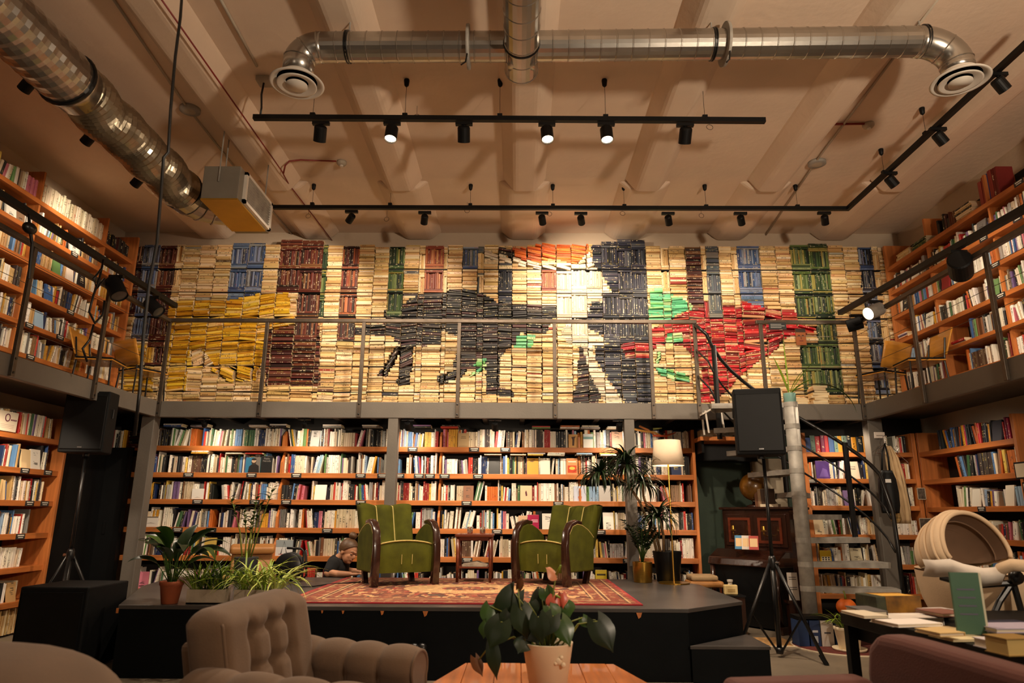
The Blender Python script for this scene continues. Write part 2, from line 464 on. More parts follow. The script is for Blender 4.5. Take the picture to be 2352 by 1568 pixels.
# ------------------------------------------------------------------ stage
st = thing('stage_platform', 'low black stage platform with grey deck and side step', 'stage', (-.6, 6.7, 0))
poly = [(-3.04, 5.52), (1.30, 5.52), (1.87, 6.03), (1.87, 7.4), (1.62, 7.95), (-3.8, 7.95), (-3.6, 6.9)]
MB().prism([(x, y, HS - .03) for x, y in poly], (0, 0, .03)).build('deck', M_DECK, st, world=True, bevel=.004)
inn = [(-3.03, 5.53), (1.295, 5.53), (1.86, 6.035), (1.86, 7.39), (1.61, 7.94), (-3.79, 7.94), (-3.59, 6.9)]
for i in range(7):
    a, b_ = V((*inn[i], 0)), V((*inn[(i + 1) % 7], 0)); d = b_ - a
    nrm = d.cross(V((0, 0, 1))).normalized()
    MB().obox(a, d, -nrm * .03, (0, 0, HS - .03)).build('side_panel', M_STAGE, st, world=True)
MB().prism([(1.30, 5.5, 0), (1.88, 5.5, 0), (1.88, 6.0, 0), (1.86, 6.02, 0)], (0, 0, .235)).build('step', M_STAGE, st, world=True)
MB().prism([(1.29, 5.495, .235), (1.89, 5.495, .235), (1.89, 6.02, .235), (1.87, 6.02, .235)], (0, 0, .025)).build('step_tread', M_DECK, st, world=True, bevel=.003)
for k, (x, y_) in enumerate(((695, 1398), (740, 1399), (788, 1398), (878, 1398), (977, 1402), (1468, 1402))):
    p = PY(x, y_, 5.518); s_ = (.006, .008, .01, .014, .02, .022)[k]
    MB().prism([(p.x - s_, 5.519, HS - .03), (p.x + s_, 5.519, HS - .03), (p.x + s_ * .5, 5.519, HS - .04 - s_), (p.x - s_ * .3, 5.519, HS - .038 - s_ * 1.6)], (0, .004, 0)).build('chipped_edge', M_POST, st, world=True)
p = PY(270, 1401, 5.518)
MB().box(p.x - .008, p.x + .008, 5.512, 5.52, p.z - .02, p.z + .015).build('chipped_edge', M_POST, st, world=True)
for x in (952, 970):
    p = PY(x, 1488, 5.52)
    MB().lathe([(.035, 0), (.04, .012), (.034, .03), (.018, .04), (0, .042)], p, 16, axis=(0, -1, 0)).build('socket', M_BLKMET, st, world=True, smooth=True)

# ------------------------------------------------------------------ bookcases
def shelf_tag(parent, x, y, z, axis):
    """Small black shelf label with pale print."""
    w_ = .062; c = (0.02, 0.02, 0.02); k = (0.75, 0.7, 0.6)
    b = MB()
    if axis == 'x':
        b.box(x - w_, x + w_, y - .006, y, z, z + .052, c)
        b.box(x - .045, x + .045, y - .0075, y - .006, z + .03, z + .042, k); b.box(x - .035, x + .035, y - .0075, y - .006, z + .012, z + .02, k)
    else:
        s_ = axis
        b.box(min(x, x + s_ * .006), max(x, x + s_ * .006), y - w_, y + w_, z, z + .052, c)
        b.box(min(x + s_ * .006, x + s_ * .0075), max(x + s_ * .006, x + s_ * .0075), y - .045, y + .045, z + .03, z + .042, k)
        b.box(min(x + s_ * .006, x + s_ * .0075), max(x + s_ * .006, x + s_ * .0075), y - .035, y + .035, z + .012, z + .02, k)
    return b.build('shelf_label', PAINT, parent, world=True, color=True)

BB_Z = [2.005, 1.68, 1.36, 1.03, .705, .33]          # tops of the shelf boards, back bookcase
bc = thing('bookcase', 'wide orange wood bookcase filling the back wall behind the stage', 'bookcase', (-1.3, 8.68, 0))
BX0, BX1, BY = -4.75, 2.15, 8.5
TAGS = {0: (945, 1088, 1160), 1: (432, 577, 680, 828, 878, 917, 962, 987, 1021, 1098), 2: (460, 590, 662, 832, 1073, 1282), 3: (422, 498, 760, 1143, 1376), 4: (1077, 1436)}
for i, z in enumerate(BB_Z):
    sh = MB().box(BX0, BX1, BY, YB - .02, z - .06, z).build('shelf', M_SHELF, bc, world=True, bevel=.003)
    for px in TAGS.get(i, ()):
        p = PY(px, 1100, BY); shelf_tag(sh, p.x, BY, z - .057, 'x')
    if i < 5:
        for xd in (-2.92, -.965, .75):
            hh = (BB_Z[i - 1] - .06 if i else GB - .1) - z
            MB().prism([(xd, BY + .004, z), (xd, BY + .004, z + .13), (xd, BY + .1, z + hh), (xd, YB - .02, z + hh), (xd, YB - .02, z)], (.025, 0, 0)).build('divider', M_POST, bc, world=True)
MB().box(BX1, BX1 + .035, BY - .01, YB - .02, 0, GB - .07).build('side_panel', M_POST, bc, world=True, bevel=.003)
MB().box(BX0, BX1, YB - .025, YB - .013, 0, GB - .07).build('back_panel', M_DARKW, bc, world=True)

rb = thing('bookcase', 'orange bookcase behind the metal spiral staircase', 'bookcase', (4.1, 8.68, 0))
RBX0, RBX1 = 3.55, 4.85
RB_Z = [1.965, 1.645, 1.325, .99, .65, .32]
for i, z in enumerate(RB_Z):
    sh = MB().box(RBX0, RBX1, BY, YB - .02, z - .055, z).build('shelf', M_SHELF, rb, world=True, bevel=.003)
    if i == 1: shelf_tag(sh, PY(1865, 1110, BY).x, BY, z - .055, 'x')
MB().box(RBX0 - .05, RBX0, BY - .01, YB - .02, 0, 2.2).build('side_panel', M_POST, rb, world=True, bevel=.003)
MB().box(RBX1, RBX1 + .05, BY - .01, YB - .02, 0, 2.2).build('side_panel', M_POST, rb, world=True, bevel=.003)
MB().box(RBX0, RBX1, YB - .025, YB - .013, 0, 2.2).build('back_panel', M_DARKW, rb, world=True)

# side bookcases of the ground floor
def side_case(label, xf, xw, y0, y1, zs, panel_y, name='bookcase', divs=(), tags={}, dark=True, th=.055, top=2.2, base=0.0):
    t = thing(name, label, 'bookcase', ((xf + xw) / 2, (y0 + y1) / 2, base))
    lo, hi = min(xf, xw), max(xf, xw)
    s_ = 1 if xf > xw else -1
    for i, z in enumerate(zs):
        sh = MB().box(lo + (.02 if s_ > 0 else 0), hi - (0 if s_ > 0 else .02), y0, y1, z - th, z).build('shelf', M_SHELFY, t, world=True, bevel=.003)
        for y in tags.get(i, ()): shelf_tag(sh, xf, y, z - th + .002, s_)
        hh = (zs[i - 1] - th if i else top) - z
        for yd in divs:
            MB().box(lo + .03, hi - .015, yd - .014, yd + .014, z, z + hh).build('divider', M_POST, t, world=True)
    for y in panel_y:
        MB().box(lo, hi + (.03 if s_ > 0 else 0) - (0 if s_ > 0 else -.0), y - .02, y + .02, base, top).build('side_panel', M_POST, t, world=True, bevel=.003)
    bx = xw + s_ * .01
    MB().box(min(bx, bx + s_ * .012), max(bx, bx + s_ * .012), y0, y1, base, top).build('back_panel', M_DARKW, t, world=True)
    return t
LL_Z = [1.96, 1.63, 1.31, .985, .66, .33]
side_case('orange bookcase under the gallery beside the black door and speaker', -5.0, XL, 5.2, 7.52, LL_Z, (7.54,), tags={1: (7.0, 7.35), 2: (7.15, 7.38), 3: (7.1,), 5: (6.7,)})
RL_Z = [1.96, 1.63, 1.31, .98, .65]
side_case('orange bookcase under the gallery behind the pram', 4.9, XR, 6.82, 8.44, RL_Z, (6.80, 8.46), tags={2: (7.45,)})
GL_Z = [4.46, 4.12, 3.78, 3.45, 3.125, 2.805]
side_case('tall gallery bookcase beside the hanging ventilation duct', -5.156, XL, 4.4, 8.55, GL_Z, (8.57,), divs=(6.75, 5.4, 7.95), top=4.8, base=GZ, th=.05,
          tags={1: (7.4,), 4: (6.9, 7.4), 3: (7.5, 6.3), 5: (7.0,)})
GR_Z = [4.38, 4.05, 3.72, 3.39, 3.06, 2.74]
side_case('tall gallery bookcase above the clothes and pram', 4.873, XR, 4.4, 8.55, GR_Z, (8.57,), divs=(6.6, 5.4, 7.7), top=4.7, base=GZ, th=.05,
          tags={0: (6.1,), 1: (6.7, 6.2), 2: (6.6,), 3: (6.6,)})

# thin black shelving that carries the mosaic of books
MY = 8.65
MZ = [2.719 + .3355 * k for k in range(6)]
ms = thing('wall_shelving', 'thin black shelving carrying the picture made of books', 'shelving', (0, 8.78, GZ))
MB().box(XL + .3, XR - .3, YB - .02, YB - .002, GZ, 4.72).build('back_panel', M_DARKW, ms, world=True)
for z in MZ:
    MB().box(XL + .32, XR - .32, MY + .012, YB - .02, z - .012, z).build('shelf', M_BLACK, ms, world=True)
# ------------------------------------------------------------------ books
import colorsys
def colour_name(c):
    r, g, b = [v / 255 for v in c]
    h, s, v = colorsys.rgb_to_hsv(r, g, b); h *= 360
    if v < .24: return 'black'
    if s < .13: return 'white' if v > .8 else 'grey'
    if s < .42 and 15 < h < 60 and v > .68: return 'cream'
    if h < 14 or h >= 345: return 'pink' if s < .5 and v > .7 else ('dark red' if v < .5 else 'red')
    if h < 40: return ('brown' if v < .62 else ('orange' if s > .6 else 'tan'))
    if h < 66: return 'yellow' if v > .55 else 'olive'
    if h < 160: return 'green'
    if h < 195: return 'teal'
    if h < 255: return 'dark blue' if v < .42 else 'blue'
    if h < 320: return 'purple'
    return 'pink'
def jit(c, a=10):
    k = rnd.uniform(-a, a)
    return tuple(max(4, min(250, v + k + rnd.uniform(-a * .3, a * .3))) for v in c)
P_CREAM = [(226, 196, 146), (214, 180, 126), (232, 208, 164), (206, 168, 110), (220, 186, 128), (236, 214, 176), (196, 158, 104)]
P_WHITE = [(244, 236, 220), (240, 230, 208), (236, 228, 214), (246, 240, 228)]
P_WHM = [(222, 210, 186), (206, 192, 166), (230, 220, 200), (192, 176, 148), (214, 202, 180)]
P_YEL = [(214, 164, 30), (226, 180, 44), (206, 150, 26), (232, 192, 70), (196, 140, 30), (220, 186, 110)]
P_BLK = [(22, 20, 20), (30, 26, 25), (18, 18, 19), (36, 30, 28), (26, 20, 20), (58, 48, 42), (66, 30, 28)]
P_BRD = [(84, 34, 26), (70, 30, 24), (98, 44, 30), (58, 28, 24), (110, 56, 36), (46, 30, 26), (128, 84, 52)]
P_RUST = [(150, 76, 44), (168, 92, 52), (134, 60, 40), (184, 120, 76), (120, 52, 36)]
P_BLUE = [(92, 112, 150), (70, 92, 132), (116, 130, 160), (56, 74, 112), (130, 140, 160), (150, 150, 150), (60, 66, 80)]
P_NAVY = [(24, 28, 42), (18, 20, 30), (34, 38, 54), (22, 22, 27), (46, 48, 60), (70, 70, 78)]
P_SLATE = [(92, 98, 100), (76, 84, 92), (110, 108, 100), (70, 76, 84)]
P_GRN = [(44, 66, 36), (60, 84, 44), (36, 52, 34), (84, 104, 52), (28, 44, 32), (150, 140, 70), (120, 132, 84)]
P_TEAL = [(92, 180, 130), (120, 196, 140), (150, 204, 130), (90, 160, 80), (170, 200, 140), (80, 170, 120)]
P_RED = [(176, 14, 30), (150, 12, 24), (196, 22, 38), (128, 14, 20), (186, 34, 36), (110, 24, 20), (170, 66, 44), (206, 150, 110)]
P_ORG = [(222, 108, 28), (208, 92, 26), (232, 128, 44), (196, 84, 30), (180, 96, 50)]
P_MIX = ([(246, 240, 228)] * 11 + [(238, 230, 212)] * 8 + [(228, 214, 188)] * 5 + [(206, 190, 160)] * 3 + [(34, 34, 36)] * 5 + [(60, 52, 48)] * 2 + [(176, 34, 36), (196, 60, 48), (140, 36, 34)]
         + [(56, 92, 148), (96, 140, 190), (36, 52, 92), (150, 180, 206)] + [(214, 160, 50), (224, 190, 90), (206, 112, 46)] + [(70, 110, 72), (110, 150, 90)]
         + [(120, 96, 140), (206, 120, 136)] + [(126, 84, 56), (150, 120, 92), (96, 70, 54)] + [(120, 118, 114), (168, 164, 158)] * 2)
P_GAL = P_MIX + [(206, 170, 110), (190, 150, 96), (226, 200, 150), (150, 110, 70), (200, 150, 60)] * 5

SPECS = {}                               # kind -> list of specs
def spec(kind, o, r, u, n, w, h, d, c, label, paper=None, ink=None, flat=False):
    """One book: o = corner at its foot, r = across the spine, u = along the spine, n = outwards."""
    o, r, u, n = V(o), V(r), V(u), V(n)
    ctr = o + r * (w / 2) + u * (h / 2)
    px = PROJ(ctr)
    if px[2] < .2 or not (-25 < px[0] < 2377 and -25 < px[1] < 1593): return
    dv = (V(C0.tolist()) - ctr); dist = dv.length
    score = w * h * max(.05, abs(n.dot(dv)) / dist) / dist ** 2
    lum = .3 * c[0] + .6 * c[1] + .1 * c[2]
    if ink is None:
        ink = (0.03, 0.025, 0.02, 1) if lum > 95 else (.72, .62, .4, 1)
        if rnd.random() < .15: ink = (.35, .03, .03, 1) if lum > 95 else (.5, .4, .1, 1)
        if rnd.random() < .25: ink = (*ink[:3], 0)
    SPECS.setdefault(kind, []).append(dict(o=o, r=r, u=u, n=n, w=w, h=h, d=d, c=lin(c), name=colour_name(c), label=label, score=score, px=px[0], py=px[1], ink=ink, seed=rnd.uniform(0, 90),
                                           paper=paper or lin(jit((218, 196, 158), 12)), flat=flat))
def book_into(b, s, origin=None):
    o, r, u, n, w, h, d = s['o'], s['r'], s['u'], s['n'], s['w'], s['h'], s['d']
    if origin is not None: o = o - origin
    e = min(.004, w * .2)
    if s['flat']: prof = [(0, -d), (0, 0), (w, 0), (w, -d)]; sp = (1,)
    else: prof = [(0, -d), (0, -e), (w * .2, 0), (w * .8, 0), (w, -e), (w, -d)]; sp = (1, 2, 3)
    k = len(prof)
    flip = r.cross(u).dot(n) < 0
    i0 = b.add([o + r * a + n * q for a, q in prof]); b.add([o + r * a + n * q + u * h for a, q in prof])
    for i in range(k):
        j = (i + 1) % k
        idx = [i0 + i, i0 + j, i0 + k + j, i0 + k + i]
        c = s['paper'] if i == k - 1 else s['c']; ink = (0, 0, 0, 0); uv = None
        if i in sp:
            ink = s['ink']; ua, ub = prof[i][0] / w, prof[j][0] / w; v0 = s['seed']
            uv = [(ua, v0), (ub, v0), (ub, v0 + h), (ua, v0 + h)]
        if not flip: pass
        else:
            idx = idx[::-1]; uv = uv[::-1] if uv else None
        b.face(idx, c, ink, uv)
    lo = [i0 + i for i in range(k)]; hi = [i0 + k + i for i in range(k)]
    b.face(lo[::-1] if not flip else lo, s['paper']); b.face(hi if not flip else hi[::-1], s['paper'])

def upright_row(kind, o, r, n, L, hmax, pal, label, depth=.17, hm=.205, hs=.022, wm=.0175, lean=.12, gaps=.03, setback=.045, faceout=.02, run=.16, inkless=False):
    """A shelf of standing books from o along r; some lean, some face outwards, some are missing."""
    o, r, n, up = V(o) + V((0, 0, .0008)), V(r), V(n), V((0, 0, 1))
    x = 0.0; prev = None
    while x < L - .012:
        if rnd.random() < gaps: x += rnd.uniform(.02, .09)
        if rnd.random() < faceout and L - x > .16:
            w_, h_ = rnd.uniform(.11, .145), min(hmax - .02, rnd.uniform(.18, .215))
            t = .16
            nn = n * math.cos(t) + up * math.sin(t); uu = up * math.cos(t) - n * math.sin(t)
            spec('display_book', o + r * x - n * .02, r, uu, nn, w_, h_, .02, jit(rnd.choice(pal), 10), (label[0].replace('{c} book', '{c} face-out book'), label[1]), flat=True)
            x += w_ + .004; continue
        if rnd.random() < lean and L - x > .3:
            k = rnd.randint(2, 6); a = rnd.choice((-1, 1)) * rnd.uniform(.06, .24)
            h0 = min(hmax - .02, rnd.gauss(hm, hs)); x += max(0, math.sin(-a)) * 0
            if a < 0: x += .0
            else: x += 0
            rr0 = r * math.cos(a) - up * math.sin(a)
            off = h0 * math.sin(abs(a)) + .01
            if a < 0: x += off
            for _ in range(k):
                w_ = max(.009, rnd.gauss(wm, .007)); h_ = min(hmax - .02, h0 + rnd.uniform(-.02, .01))
                rr = r * math.cos(a) - up * math.sin(a); uu = up * math.cos(a) + r * math.sin(a)
                lift = w_ * math.sin(a) if a > 0 else 0
                spec(kind, o + r * x + up * lift - n * (setback + rnd.uniform(0, .012)), rr, uu, n, w_, h_, depth, jit(rnd.choice(pal), 12), label)
                x += w_ / math.cos(a) + .001
            if a > 0: x += off
            continue
        k = rnd.randint(2, 6) if rnd.random() < run else 1
        c = rnd.choice(pal); w0 = max(.009, rnd.gauss(wm, .008)); h0 = max(.13, min(hmax - .012, rnd.gauss(hm, hs)))
        for _ in range(k):
            w_ = max(.008, w0 + (rnd.uniform(-.003, .003) if k > 1 else 0))
            if x + w_ > L: return
            spec(kind, o + r * x - n * (setback + rnd.uniform(-.006, .014)), r, up, n, w_, h0, depth, jit(c, 12 if k == 1 else 9), label)
            x += w_ + .0012
def flat_stack(kind, o, r, n, L, count, pal, label, depth=.15, tmax=.03):
    o, r, n, up = V(o), V(r), V(n), V((0, 0, 1)); z = .001
    for _ in range(count):
        t = rnd.uniform(.012, tmax); l = L * rnd.uniform(.85, 1.0); a = rnd.uniform(-.02, .02)
        spec(kind, o + r * (rnd.uniform(0, L - l)) + up * z + n * rnd.uniform(-.01, .01), up, r, n, t, l, depth, jit(rnd.choice(pal), 12), label)
        z += t + .001
    return z
NTH = ['top', 'second', 'third', 'fourth', 'fifth', 'bottom']
# --- back bookcase, ground floor
for i, z in enumerate(BB_Z):
    top = (BB_Z[i - 1] - .06 if i else GB - .06)
    for x0, x1, bay in ((-4.72, -2.93, 'bay nearest the black door'), (-2.89, -.975, 'bay with the first grey column'), (-.93, .745, 'middle bay behind the chairs'), (.785, 2.13, 'bay behind the floor lamp')):
        lab = ('{c} book, {n} from the black door side, %s shelf of the back bookcase' % NTH[i], 'n')
        upright_row('book', (x0, BY, z), (1, 0, 0), (0, -1, 0), x1 - x0, top - z, P_MIX, lab, hm=(.215, .205, .195, .2, .2, .2)[i], lean=(.05, .05, .06, .12, .14, .12)[i],
                    faceout=(.015, .02, .02, .02, .02, .02)[i])
for px, n_ in ((395, 3), (455, 3), (590, 3), (635, 2), (760, 3), (850, 2), (965, 2), (1030, 3), (1240, 2), (1305, 2), (1352, 3), (1412, 4)):
    p = PY(px, 985, BY)
    flat_stack('display_book', (p.x - .1, BY - .03, BB_Z[0] + .232), (1, 0, 0), (0, -1, 0), .24, min(n_, 2), P_MIX, ('{c} book lying flat on the top row, {n} from the black door', 'n'), tmax=.02)
for px, n_ in ((458, 2), (534, 1), (582, 1), (1130, 1), (1187, 1), (1230, 2), (1275, 2), (1340, 2), (1395, 2)):
    p = PY(px, 1050, BY)
    flat_stack('display_book', (p.x - .1, BY - .03, BB_Z[1] + .225), (1, 0, 0), (0, -1, 0), .22, n_, P_MIX, ('{c} book lying flat above the second shelf, {n} from the black door', 'n'), tmax=.018)
# --- ledge over the black door
upright_row('shelved_book', (-5.02, 8.46, 1.973), (1, 0, 0), (0, -1, 0), .16, .3, P_MIX, ('{c} book, {n} from the wall, standing on the ledge over the black door', 'n'), lean=0, gaps=0, faceout=0, setback=.0)
flat_stack('shelved_book', (-4.99 + .17, 8.46, 1.973), (1, 0, 0), (0, -1, 0), .2, 9, P_BLK + P_BRD, ('{c} book, {n} in the flat pile on the ledge over the black door', 'z'))
# --- right back bookcase (behind the spiral stairs)
P_BIG = [(212, 150, 40), (60, 92, 150), (130, 30, 80), (60, 130, 96), (190, 40, 46), (110, 140, 120), (30, 34, 40)]
for i, z in enumerate(RB_Z):
    top = (RB_Z[i - 1] - .055 if i else 2.2)
    lab = ('{c} book, {n} from the staircase pole, %s shelf behind the staircase' % NTH[i], 'n')
    if i == 0:
        upright_row('shelved_book', (RBX0 + .02, BY, z), (1, 0, 0), (0, -1, 0), .8, .22, P_BIG, lab, wm=.06, hm=.2, hs=.008, lean=0, gaps=0, faceout=0, run=.1)
        upright_row('shelved_book', (RBX0 + .86, BY, z), (1, 0, 0), (0, -1, 0), .4, .22, P_MIX, lab, lean=.1)
    else:
        upright_row('shelved_book', (RBX0 + .02, BY, z), (1, 0, 0), (0, -1, 0), RBX1 - RBX0 - .04, top - z, P_MIX + P_CREAM, lab, wm=.02, lean=(.1, .1, .1, .2, .4, .2)[i], hm=.195, faceout=.05)
# --- left ground bookcase
for i, z in enumerate(LL_Z):
    top = (LL_Z[i - 1] - .055 if i else 2.2)
    lab = ('{c} book, {n} from the end panel, %s shelf, bookcase by the black door' % NTH[i], 'n')
    upright_row('shelved_book', (-5.0, 7.45 - (.2 if i > 2 else .06), z), (0, -1, 0), (1, 0, 0), 2.0, top - z, P_MIX + P_CREAM * 2, lab, wm=.021, hm=(.24, .215, .2, .19, .19, .19)[i], lean=.15, gaps=.05, faceout=.04)
upright_row('shelved_book', (-5.0, 7.45, .02), (0, -1, 0), (1, 0, 0), 1.6, .25, P_CREAM, ('{c} book, {n} from the end panel, bookcase floor by the black door', 'n'), hm=.22)
# --- right ground bookcase
for i, z in enumerate(RL_Z):
    top = (RL_Z[i - 1] - .055 if i else 2.2)
    lab = ('{c} book, {n} from the corner panel, %s shelf behind the pram' % NTH[i], 'n')
    pal = (P_NAVY + P_BIG + [(190, 40, 90), (180, 90, 40)], P_MIX, P_MIX + [(150, 180, 60)], P_MIX, P_MIX)[i]
    upright_row('shelved_book', (4.9, 8.42 - (.3, .55, .5, .2, .1)[i], z), (0, -1, 0), (-1, 0, 0), 1.5 - (.3, .4, .3, .1, .1)[i], top - z, pal, lab, wm=.028, hm=(.23, .22, .18, .19, .19)[i], lean=.2, gaps=.05, faceout=.1)
# --- gallery bookcases; paperback and hardback name the two sides, not the bindings
for i in range(7):
    z = GL_Z[i] if i < 6 else GZ + .001
    top = GL_Z[i - 1] - .05 if i else 4.78
    lab = ('{c} book, {n} from the mosaic, %s shelf, gallery bookcase by the duct' % (NTH[:5] + ['sixth', 'lowest'])[i], 'n')
    for y0, y1 in ((8.52, 7.97), (7.93, 6.77), (6.73, 5.42), (5.38, 5.0)):
        if i == 0:
            pal, wm, hm = ((P_BLK, .05, .2) if y0 > 7.95 else (P_WHM, .035, .24) if y0 > 6.75 else (P_MIX, .03, .22))
            upright_row('paperback', (-5.156, y0, z), (0, -1, 0), (1, 0, 0), y0 - y1, .30, pal, lab, wm=wm, hm=hm, hs=.012, lean=.02, faceout=0, run=.1)
        else:
            upright_row('paperback', (-5.156, y0, z), (0, -1, 0), (1, 0, 0), y0 - y1, top - z, P_GAL, lab, wm=.022, hm=.205, lean=.1, gaps=.06, faceout=.02)
for i in range(7):
    z = GR_Z[i] if i < 6 else GZ + .001
    top = GR_Z[i - 1] - .05 if i else 4.72
    lab = ('{c} book, {n} from the mosaic, %s shelf, gallery bookcase over the pram' % (NTH[:5] + ['sixth', 'lowest'])[i], 'n')
    if i == 0:
        flat_stack('hardback', (4.873, 8.3, z), (0, -1, 0), (-1, 0, 0), .3, 4, P_CREAM + P_BRD, lab)
        flat_stack('hardback', (4.873, 7.95, z), (0, -1, 0), (-1, 0, 0), .3, 4, P_CREAM + P_GRN, lab)
        upright_row('hardback', (4.873, 7.5, z), (0, -1, 0), (-1, 0, 0), .35, .3, P_BLK + P_BRD, lab, wm=.03, hm=.2, lean=0)
        flat_stack('hardback', (4.873, 7.1, z), (0, -1, 0), (-1, 0, 0), .3, 7, P_CREAM + P_BLK, lab)
        upright_row('hardback', (4.873, 6.72, z), (0, -1, 0), (-1, 0, 0), .3, .4, [(70, 90, 170), (230, 220, 200), (110, 24, 24), (30, 30, 34), (150, 60, 50)], lab, wm=.05, hm=.31, hs=.02, lean=0, run=0, gaps=0, faceout=0)
        continue
    for y0, y1 in ((8.52, 7.72), (7.68, 6.62), (6.58, 5.42)):
        y = y0
        while y > y1 + .1:
            q = rnd.random(); L_ = min(y - y1, rnd.uniform(.3, .8))
            if q < .12 and i > 1 and y0 > 6.6: y -= rnd.uniform(.1, .3); continue
            if q < .3 and i > 2 and y0 > 6.6:
                flat_stack('hardback', (4.873, y, z), (0, -1, 0), (-1, 0, 0), .24, rnd.randint(2, 5), P_MIX + P_CREAM, lab); y -= .26
            else:
                upright_row('hardback', (4.873, y, z), (0, -1, 0), (-1, 0, 0), L_, top - z, P_MIX, lab, wm=.022, hm=.2, lean=.08, faceout=.03); y -= L_
# --- the picture made of books
def poly_w(pts): return [(PY(x, y, MY).x, PY(x, y, MY).z) for x, y in pts]
def inside(p, poly):
    x, y = p; c = False; j = len(poly) - 1
    for i in range(len(poly)):
        xi, yi = poly[i]; xj, yj = poly[j]
        if (yi > y) != (yj > y) and x < (xj - xi) * (y - yi) / (yj - yi) + xi: c = not c
        j = i
    return c
FIG = [(pal, tilt, poly_w(p)) for pal, tilt, p in (
    (P_TEAL, 0, [(1187, 769), (1230, 769), (1222, 799), (1182, 797)]),
    (P_TEAL, 0, [(1098, 823), (1116, 822), (1116, 843), (1085, 843)]),
    (P_TEAL, .5, [(1072, 864), (1102, 845), (1120, 843), (1092, 862)]),
    (P_TEAL, 0, [(1532, 766), (1568, 766), (1566, 786), (1530, 786)]),
    (P_TEAL, -.2, [(1505, 842), (1545, 852), (1582, 862), (1582, 876), (1540, 872), (1508, 858)]),
    (P_TEAL, .9, [(1512, 800), (1520, 812), (1516, 836), (1503, 836)]),
    (P_CREAM, 0, [(1508, 793), (1566, 793), (1596, 830), (1604, 868), (1604, 902), (1600, 925), (1495, 925), (1508, 880)]),
    (P_RED, -.05, [(1700, 690), (1740, 703), (1800, 712), (1912, 727), (1912, 736), (1700, 736)]),
    (P_RED, .28, [(1730, 788), (1800, 768), (1790, 790), (1752, 822), (1712, 850), (1672, 895), (1640, 918), (1650, 880), (1680, 840)]),
    (P_RED, 0, [(1534, 738), (1572, 718), (1620, 706), (1660, 701), (1740, 706), (1760, 736), (1884, 752), (1868, 764), (1806, 774), (1786, 800), (1734, 836), (1700, 862), (1676, 892), (1630, 926), (1578, 926), (1580, 900), (1612, 895), (1612, 850), (1588, 812), (1566, 792), (1508, 792), (1496, 822), (1438, 822), (1424, 790), (1480, 764)]),
    (P_TEAL, .05, [(1491, 672), (1512, 660), (1540, 674), (1585, 696), (1593, 708), (1556, 722), (1540, 736), (1491, 737)]),
    (P_WHM, .35, [(1326, 604), (1356, 578), (1362, 612), (1330, 614)]),
    (P_BLK, -.2, [(1147, 567), (1180, 576), (1182, 592), (1146, 582)]),
    (P_WHM, -.28, [(1112, 572), (1146, 584), (1182, 592), (1232, 604), (1282, 610), (1284, 622), (1228, 616), (1160, 602), (1112, 592)]),
    (P_ORG, -.2, [(1230, 565), (1255, 546), (1300, 543), (1345, 552), (1357, 578), (1332, 602), (1310, 606), (1270, 592), (1232, 604), (1180, 592), (1176, 574)]),
    (P_WHM, 0, [(1282, 610), (1325, 606), (1360, 606), (1378, 620), (1404, 678), (1410, 696), (1358, 690), (1348, 730), (1354, 760), (1386, 772), (1396, 792), (1360, 792), (1368, 830), (1396, 872), (1432, 925), (1390, 925), (1360, 872), (1336, 795), (1306, 790), (1286, 765), (1322, 718), (1278, 690), (1278, 640), (1230, 618)]),
    (P_CREAM, -.05, [(1240, 770), (1300, 765), (1330, 800), (1326, 870), (1240, 860)]),
    (P_NAVY, 0, [(1358, 560), (1482, 566), (1487, 735), (1491, 770), (1484, 800), (1492, 818), (1500, 925), (1434, 925), (1398, 872), (1370, 830), (1366, 792), (1398, 792), (1386, 770), (1352, 756), (1348, 730), (1360, 692), (1410, 697), (1403, 668), (1380, 620), (1360, 606)]),
    (P_BLK, .1, [(1326, 798), (1350, 798), (1356, 836), (1385, 872), (1376, 925), (1312, 925), (1326, 880)]),
    (P_BLK, .16, [(884, 716), (920, 704), (945, 685), (970, 676), (962, 700), (900, 726), (884, 728)]),
    (P_BLK, -.1, [(1052, 664), (1098, 667), (1142, 694), (1110, 696), (1060, 680)]),
    (P_BLK, 0, [(883, 728), (900, 710), (945, 688), (985, 671), (1052, 664), (1142, 694), (1187, 699), (1257, 701), (1322, 711), (1322, 722), (1270, 730), (1254, 766), (1196, 764), (1184, 790), (1160, 805), (1148, 826), (1148, 888), (1180, 900), (1180, 910), (1116, 905), (1116, 846), (1040, 846), (1046, 815), (1062, 790), (1050, 770), (1015, 758), (1010, 792), (920, 796), (900, 772), (800, 766), (802, 752), (883, 745)]),
    (P_BLK, .9, [(907, 797), (923, 797), (907, 835), (890, 862), (862, 864), (880, 845)]),
    (P_BLK, .3, [(921, 797), (948, 797), (946, 845), (940, 882), (910, 882), (917, 850)]),
    (P_BLK, .4, [(1000, 866), (1050, 848), (1082, 840), (1062, 864), (1012, 884)]),
    (P_BRD, 0, [(614, 757), (700, 745), (735, 745), (735, 885), (608, 885)]),
    (P_CREAM, .5, [(438, 800), (470, 805), (492, 838), (440, 838)]),
    (P_YEL, -.35, [(480, 845), (598, 840), (590, 872), (520, 876)]),
    (P_YEL, .08, [(385, 704), (420, 690), (520, 692), (600, 675), (666, 674), (670, 722), (690, 735), (705, 746), (612, 757), (606, 800), (600, 842), (480, 842), (430, 846), (430, 895), (385, 900)]),
    (P_YEL, 0, [(285, 790), (352, 790), (352, 900), (285, 900)]),
)]
